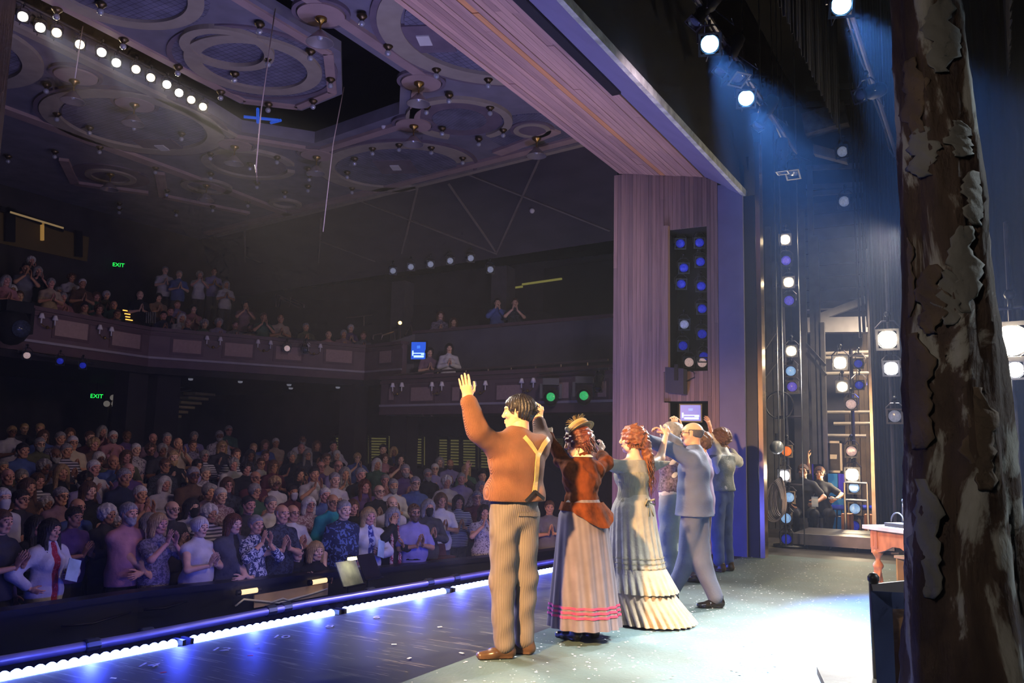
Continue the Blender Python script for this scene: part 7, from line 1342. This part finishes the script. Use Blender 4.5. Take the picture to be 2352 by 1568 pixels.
def seat_person(px, py, H=1.66, floor=hfloor, label='', **kw):
    p = solve(px, py, H, floor) if kw.pop('fixed', False) else None
    for dh in () if p is not None else (0, -.05, .05, -.1, .1, -.15, .15, -.2):
        q = solve(px, py, H+dh, floor)
        if q is not None and clear(q) and q[1]-raily(q[0]) > .17: p = q; H = H+dh; break
    if p is None: p = solve(px, py, H-.06, floor)
    if p is None: return None
    placed.append((px, py)); XY.append(p[:2]); s = kw.pop('s', H/1.75); return person(p, kw.pop('face', FACE), label, s=s, **kw)
A_ = 'audience member '
FRONT = [
 (116, 1193, 1.58, A_+'in red dotted dress and white shawl holding a programme', dict(pose='hip', fem=True, hair='long', hc='dark', top='print_reddot', sl=.5, pants='print_reddot', extra=('dress', 'cardigan', 'programme'))),
 (295, 1156, 1.70, A_+'in dusty pink polo with hands folded low', dict(pose='fold', hair='short', hc='grey', top='pink', sl=.75, heavy=True, pants='navy', extra=('beard',))),
 (364, 1181, 1.60, A_+'in grey print blouse and white trousers clapping high', dict(pose='clap_high', fem=True, hair='bob', hc='blonde', top='print_grey', sl=.8, pants='lavender')),
 (459, 1189, 1.58, A_+'in white sleeveless top clapping', dict(pose='clap', fem=True, hair='bun', hc='white', top='white', sl=0.0, heavy=True, pants='mauve')),
 (536, 1181, 1.60, A_+'in open grey denim jacket over black', dict(pose='fold', fem=True, hair='bob', hc='auburn', top='black', sl=.7, heavy=True, pants='black', extra=('cardigan_d',))),
 (587, 1183, 1.59, A_+'in blue and white floral blouse clapping', dict(pose='clap_high', fem=True, hair='crop', hc='grey', top='print_blue_floral', sl=1.4, pants='black')),
 (647, 1158, 1.70, A_+'in dark patterned polo clapping with arms out', dict(pose='clap_side', hair='bald', hc='grey', top='print_dark', sl=.75, pants='grey')),
 (790, 1149, 1.72, A_+'in dark blue leaf-print shirt with arms hanging', dict(pose='side', hair='short', hc='grey', top='print_hawaii', sl=.8, heavy=True, pants='navy')),
 (847, 1167, 1.62, A_+'in white cardigan and blue print skirt, hand on hip', dict(pose='hip', fem=True, hair='bob', hc='blonde', top='print_skirt', sl=.6, pants='print_skirt', extra=('dress', 'cardigan', 'programme'))),
 (903, 1166, 1.60, A_+'in black coat and red print scarf touching the face', dict(pose='face', fem=True, hair='bob', hc='grey', top='black', sl=1.9, pants='black', extra=('scarf',))),
 (951, 1158, 1.66, A_+'in pale grey shirt with dark belt clapping', dict(pose='clap', hair='short', hc='brown', top='lavender', sl=.8, heavy=True, pants='mauve', extra=('glasses', 'beard', 'belt'))),
 (764, 1134, 1.70, A_+'in bright teal shirt', dict(pose='side', hair='bald', hc='grey', top='teal', sl=.8, extra=('glasses',))),
 (900, 1139, 1.72, A_+'in plain white shirt behind the scarf wearer', dict(pose='side', hair='bald', hc='brown', top='white', sl=.8, heavy=True, extra=('beard',))),
 (672, 1159, 1.66, A_+'in white shirt and glasses behind the arms-out clapper', dict(pose='clap', hair='bald', hc='grey', top='white', sl=.8, extra=('glasses',))),
 (710, 1142, 1.60, A_+'in pale floral top and glasses clapping', dict(pose='clap', fem=True, hair='bob', hc='white', top='print_pinkwhite', sl=.7, extra=('glasses',))),
 (1013, 1132, 1.64, A_+'in white tee with hands clasped', dict(pose='clap', fem=True, hair='bob', hc='brown', top='white', sl=.7, pants='navy')),
 (1053, 1138, 1.60, A_+'in navy and white striped top', dict(pose='clap', fem=True, hair='bob', hc='dark', top='stripe_navy', sl=1.5, pants='black')),
 (1112, 1160, 1.55, A_+'in white floral dress with hands at the face', dict(pose='clap_high', fem=True, hair='bob', hc='dark', top='print_white', sl=.4, pants='print_white', extra=('dress',))),
 (810, 1148, 1.60, A_+'in black top just behind the leaf-print shirt', dict(pose='side', fem=True, hair='bob', hc='brown', top='black', sl=1.2)),
 (83, 1186, 1.56, A_+'in dark top behind the red dotted dress', dict(pose='side', fem=True, hair='long', hc='dark', top='black', sl=.7)),
 (4, 1172, 1.66, A_+'in dark shirt clapping at the left edge', dict(pose='clap', hair='short', hc='brown', top='charcoal', sl=.7)),
 (170, 1166, 1.66, A_+'in purple shirt clapping and turned aside', dict(pose='clap', hair='short', hc='dark', top='purple', sl=.8)),
 (178, 1143, 1.68, A_+'in light blue shirt and glasses', dict(pose='side', hair='bald', hc='grey', top='blue', sl=.8, extra=('glasses',))),
 (247, 1160, 1.56, A_+'in dark jacket left of the pink polo', dict(pose='clap', fem=True, hair='curly', hc='white', top='charcoal', sl=1.9)),
 (272, 1182, 1.5, A_+'in beige top half hidden by the pink polo', dict(pose='side', fem=True, hair='curly', hc='white', top='beige', sl=1.2)),
 (343, 1179, 1.56, A_+'in light blue blouse behind the grey print blouse', dict(pose='side', fem=True, hair='bob', hc='grey', top='lavender', sl=1.2)),
 (395, 1149, 1.66, A_+'in dark shirt and glasses behind the high clapper', dict(pose='clap', hair='bald', hc='grey', top='charcoal', sl=.8, extra=('glasses',))),
 (440, 1146, 1.62, A_+'wearing a black face mask and white jacket', dict(pose='clap_high', fem=True, hair='bob', hc='dark', top='white', sl=1.5, extra=('mask',))),
 (481, 1160, 1.58, A_+'in white top with dark stripes', dict(pose='clap', fem=True, hair='curly', hc='white', top='stripe_pale', sl=.8)),
 (322, 1117, 1.66, A_+'in pink shirt clapping with raised hands', dict(pose='clap_high', hair='short', hc='white', top='pink', sl=.8)),
 (285, 1076, 1.74, A_+'in dark navy shirt standing tall over the rows', dict(pose='side', hair='short', hc='grey', top='navy', sl=.8)),
 (64, 1099, 1.62, A_+'in low-necked brown top with long hair', dict(pose='clap', fem=True, hair='long', hc='brown', top='brown', sl=0.0)),
 (140, 1120, 1.64, A_+'in rosy checked shirt', dict(pose='side', hair='short', hc='grey', top='mauve', sl=.8, extra=('glasses',))),
 (107, 1140, 1.45, A_+'in white knitted hat low among the rows', dict(pose='side', fem=True, hair='curly', hc='white', top='maroon', sl=1.2)),
 (204, 1107, 1.62, A_+'in black top with folded hands', dict(pose='fold', fem=True, hair='bob', hc='brown', top='black', sl=.6)),
 (571, 1140, 1.64, A_+'in white shirt under dark jacket', dict(pose='clap', hair='short', hc='dark', top='charcoal', sl=1.9)),
 (622, 1140, 1.58, A_+'in white blouse beside the dark polo', dict(pose='clap', fem=True, hair='crop', hc='grey', top='white', sl=1.0)),
 (507, 1120, 1.60, A_+'in pale pink top, close-cropped', dict(pose='clap', fem=True, hair='crop', hc='white', top='print_pinkwhite', sl=.8)),
 (903, 1100, 1.66, A_+'in white shirt and beard clapping in the middle', dict(pose='clap', hair='short', hc='grey', top='white', sl=1.5, extra=('beard',))),
 (954, 1095, 1.70, A_+'in pale blue shirt towards the right', dict(pose='side', hair='short', hc='grey', top='blue', sl=1.9, extra=('glasses',))),
 (838, 1101, 1.62, A_+'in purple dress clapping', dict(pose='clap', fem=True, hair='long', hc='auburn', top='purple', sl=1.5, pants='purple', extra=('dress',))),
 (769, 1085, 1.70, A_+'in white short-sleeved shirt towards the middle', dict(pose='clap', hair='short', hc='grey', top='white', sl=.8)),
 (722, 1072, 1.70, A_+'in white shirt with hands at the chin', dict(pose='clap_high', hair='short', hc='dark', top='white', sl=.8)),
 (920, 1042, 1.66, A_+'in maroon dress with bare legs by the aisle lamp', dict(pose='clap_high', fem=True, hair='bob', hc='dark', top='maroon', sl=.6, pants='maroon', extra=('dress',))),
 (766, 1012, 1.70, A_+'in bright white shirt before the shutters', dict(pose='clap_high', hair='short', hc='dark', top='white', sl=1.9)),
 (728, 1012, 1.64, A_+'in black top and white trousers before the shutters', dict(pose='clap', fem=True, hair='bob', hc='brown', top='black', sl=0.0, pants='white')),
 (880, 1020, 1.72, A_+'in black tee before the shutters', dict(pose='side', hair='short', hc='dark', top='black', sl=.8)),
 (1024, 1028, 1.68, A_+'in grey shirt clapping before the right shutters', dict(pose='clap_high', hair='short', hc='dark', top='grey', sl=.8)),
 (1078, 1035, 1.66, A_+'in checked shirt before the right shutters', dict(pose='fold', hair='short', hc='brown', top='print_grey', sl=1.5)),
 (1095, 1128, 1.64, A_+'in maroon shirt and glasses near the brown sweater', dict(pose='clap', hair='short', hc='grey', top='maroon', sl=.8, extra=('glasses',))),
 (984, 1148, 1.62, A_+'in dark coat wearing a dark red mask', dict(pose='clap', fem=True, hair='bob', hc='grey', top='charcoal', sl=1.9, extra=('mask',))),
 (1108, 1080, 1.66, A_+'in black with one arm raised beside the brown sweater', dict(pose='wave', hair='short', hc='dark', top='black', sl=.7)),
 (1262, 1150, 1.60, A_+'in grey behind the rust velvet jacket', dict(pose='clap', hair='short', hc='brown', top='grey', sl=.8)),
]
import zlib
CARDD = mat('cloth_denim', '#4a4c58', .85, var=.25, scale=9, bump=.3)
for n_, (px, py, H, lab, kw) in enumerate(FRONT):
    kw = dict(kw, fixed=n_ < 11); ex = tuple(e for e in kw.get('extra', ()))
    if 'cardigan_d' in ex: CARD[0] = CARDD; kw['extra'] = tuple('cardigan' if e == 'cardigan_d' else e for e in ex)
    elif 'cardigan' in ex: CARD[0] = cloth('white')
    kw.setdefault('sk', zlib.crc32(lab.encode()) % 4); seat_person(px, py, H, label=lab, **kw)
# two people seated low at the rail
for px, py, lab, kw in ((681, 1240, A_+'in black shirt and glasses sitting low at the rail', dict(hair='bald', hc='grey', top='black', sl=.7, extra=('glasses',))), (726, 1240, A_+'in black sleeveless top sitting low at the rail', dict(fem=True, hair='bob', hc='blonde', top='black', sl=0.0))):
    seat_person(px, py, 1.24, label=lab, pose='sit', s=.945, fixed=True, **kw)
# the rows behind
rg = random.Random(21); TOPS = ['navy', 'black', 'grey', 'charcoal', 'blue', 'white', 'pink', 'purple', 'lavender', 'beige', 'olive', 'brown', 'maroon', 'mauve', 'cream', 'green', 'white', 'black', 'print_grey', 'print_dark', 'print_white', 'stripe_pale']
NICE = dict(print_grey='grey print', print_dark='dark print', print_white='white print', stripe_pale='pale striped'); PT = dict(clap='clapping', clap_high='clapping high', clap_open='with open hands', clap_side='clapping to one side', side='with arms down', fold='with hands folded', face='touching the face', raise_='', wave='waving')
PO = ['clap', 'clap', 'clap', 'clap_high', 'clap_open', 'clap_side', 'side', 'fold', 'clap']
ROWS = [(1118, 36, 0, 1000), (1098, 36, 0, 1120), (1078, 34, 0, 1130), (1060, 33, 0, 1100), (1043, 32, 0, 1110), (1027, 31, 0, 1000), (1012, 30, 0, 760), (998, 30, 0, 700), (984, 30, 0, 560), (972, 32, 10, 260)]
for ri, (y, sp, x0, x1) in enumerate(ROWS):
    x = x0+rg.uniform(0, sp); n = 0
    while x < x1:
        py = y+rg.uniform(-9, 9); fem = rg.random() < .55; H = rg.uniform(1.52, 1.64) if fem else rg.uniform(1.6, 1.74)
        if all((px_-x)**2+((py_-py)*1.6)**2 > 24**2 for px_, py_ in placed) and rg.random() < .93:
            p = solve(x, py, H, hfloor)
            if p is not None and p[1] < 20.3 and p[0] < 16.2+p[1]*.05 and clear(p):
                pose = rg.choice(PO); top = rg.choice(TOPS); gm = rg.choice(('shirt', 'tee', 'top') if not fem else ('blouse', 'top', 'tee')); sl = rg.choice((.7, .75, 1.9)); ex = []
                if rg.random() < .35: ex.append('glasses')
                if not fem and rg.random() < .2: ex.append('beard')
                if rg.random() < .05: ex.append(rg.choice(('mask', 'wmask')))
                lab = '%sin %s %s %s, %s from left in %s stalls row' % (A_, NICE.get(top, top), gm, PT[pose], ordn(n), ORD[ri+2])
                placed.append((x, py)); XY.append(p[:2]); lab = ' '.join(lab.split()[:16]); person(p, (FACE[0]+rg.uniform(-1.5, 1.5), FACE[1]), lab, pose, fem, rg.choice(('bob', 'curly', 'long', 'bun', 'crop', 'bob')) if fem else rg.choice(('short', 'short', 'crop', 'bald')), rg.choice(('grey', 'white', 'brown', 'dark', 'blonde', 'grey', 'brown')), rg.choice((0, 0, 1, 1, 2, 3, 3, 4)), top, sl, rg.choice(('charcoal', 'navy', 'black', 'grey')), (not fem) and rg.random() < .3, H/1.75, ex, 'crowd in the stalls'); n += 1
        x += sp*rg.uniform(.8, 1.3)
# balcony audience
BALC = [(15, 632, 0), (28, 655, 1), (60, 605, 0), (72, 590, 0), (45, 668, 1), (88, 612, 0), (100, 650, 1), (118, 640, 0), (135, 660, 1), (145, 672, 1), (165, 628, 0), (180, 655, 1), (190, 640, 0), (210, 660, 1), (222, 672, 1), (195, 695, 1), (228, 700, 1), (212, 702, 1), (245, 668, 1), (262, 690, 1), (270, 712, 1), (322, 668, 0), (380, 612, 0), (412, 622, 0), (459, 624, 0), (492, 616, 0), (520, 645, 0), (365, 675, 1), (376, 715, 1), (392, 705, 1), (408, 690, 1), (418, 720, 1), (432, 732, 1), (445, 700, 1), (470, 735, 1), (503, 732, 1), (530, 690, 0), (541, 737, 1), (564, 692, 0), (577, 742, 1), (606, 718, 0), (645, 722, 0), (648, 745, 1), (703, 742, 1), (724, 740, 1), (755, 760, 1), (790, 758, 1), (806, 746, 1), (835, 762, 1)]
for i, (px, py, sit) in enumerate(BALC):
    fem = rg.random() < .5; H = 1.22 if sit else (1.58 if fem else 1.66); p = solve(px, py, H, bfloor, 15.0, 30.0)
    if p is None or bdist(p[0], p[1]) < .35: p = None
    if p is None:
        q = None
        for d_ in np.arange(14, 27, .05):
            c = CAM+ray(px, py)*(d_/(ray(px, py)@FH))
            if bdist(c[0], c[1]) < .75 and c[1] > 13: q = c
        if q is None: continue
        p = A3(q[0], q[1], q[2]-H)
    if not clear(p, .36): continue
    XY.append(p[:2])
    top = ('white', 'blue', 'white', 'lavender', 'white')[(i-22) % 5] if 22 <= i <= 26 else rg.choice(TOPS[:16])
    person(p, (6.6, 3), '%sin %s top %s, %s from the left on the balcony' % (A_, NICE.get(top, top), 'sitting' if sit else 'standing and clapping', ordn(i)), 'sit' if sit else rg.choice(('clap', 'clap_high')), fem, rg.choice(('bob', 'curly', 'bun')) if fem else rg.choice(('short', 'crop', 'bald')), rg.choice(('grey', 'white', 'brown', 'dark')), rg.choice((0, 1, 2, 3)), top, .75, 'charcoal', False, .945 if sit else H/1.75, (), 'balcony audience')
# side gallery and side box
for px, py, ln, lab, kw in ((1143, 685, (U0, U1), A_+'in open blue shirt clapping at the upper side gallery', dict(top='blue', sl=1.9, pose='clap_high', hc='dark')), (1183, 685, (U0, U1), A_+'in dark striped shirt clapping at the upper side gallery', dict(top='print_dark', sl=.7, pose='clap_high', hc='brown')), (1012, 715, (U0, U1), A_+'in grey print top at the left of the upper gallery', dict(top='print_grey', fem=True, hair='bob', pose='clap')), (1042, 730, (U0, U1), A_+'in mauve top low in the upper gallery', dict(top='mauve', fem=True, hair='bob', pose='side')), (987, 799, (S0, S1), A_+'in mauve tee beside the screen in the side box', dict(top='mauve', fem=True, hair='curly', hc='dark', pose='clap')), (1032, 789, (S0, S1), A_+'in white cardigan clapping in the side box', dict(top='white', sl=1.9, fem=True, hair='bob', hc='dark', pose='clap', pants='navy'))):
    up = ln[0] is U0; p = onl(px, py, (ln[0][0]+.55, ln[0][1]), (ln[1][0]+.55, ln[1][1])); H = 1.62; person(p-A3(0, 0, H), (6.6, 3), lab, s=H/1.75, **kw)
# theatre seats along the rail where the front row thins out
SEATM_ = mat('seat_plush', '#4a2028', .9, var=.2, scale=8, bump=.2); st0 = thing('theatre_seat', 'x', 'seat', (0, 0, 0), 0, 'empty front seats')
MB().hexa([(-.25, -.05, .42), (.25, -.05, .42), (.25, .02, .42), (-.25, .02, .42), (-.24, -.18, .95), (.24, -.18, .95), (.24, -.12, .95), (-.24, -.12, .95)]).build('backrest', SEATM_, st0, local=True); MB().bbox((-.24, -.02, .38), (.24, .12, .8)).build('folded_seat', SEATM_, st0, local=True)
for e in (-.28, .28): MB().bbox((e-.03, -.1, .05), (e+.03, .35, .62)).build('armrest', BLACKG, st0, local=True)
k = 0
for X in np.arange(10.6, 14.8, .58):
    for rw in (0, 1):
        y = raily(X)+.75+.95*rw
        if k > 0 and not clear((X, y), .5): k += 1; continue
        o = st0 if k == 0 else copy_tree(st0); o.location = (float(X), y, hfloor(X, y)); o.rotation_euler = (0, 0, PI-.25); o['label'] = 'empty dark red theatre seat, %s along the %s at the right' % (ordn(k//2), 'front row' if rw == 0 else 'second row'); k += 1
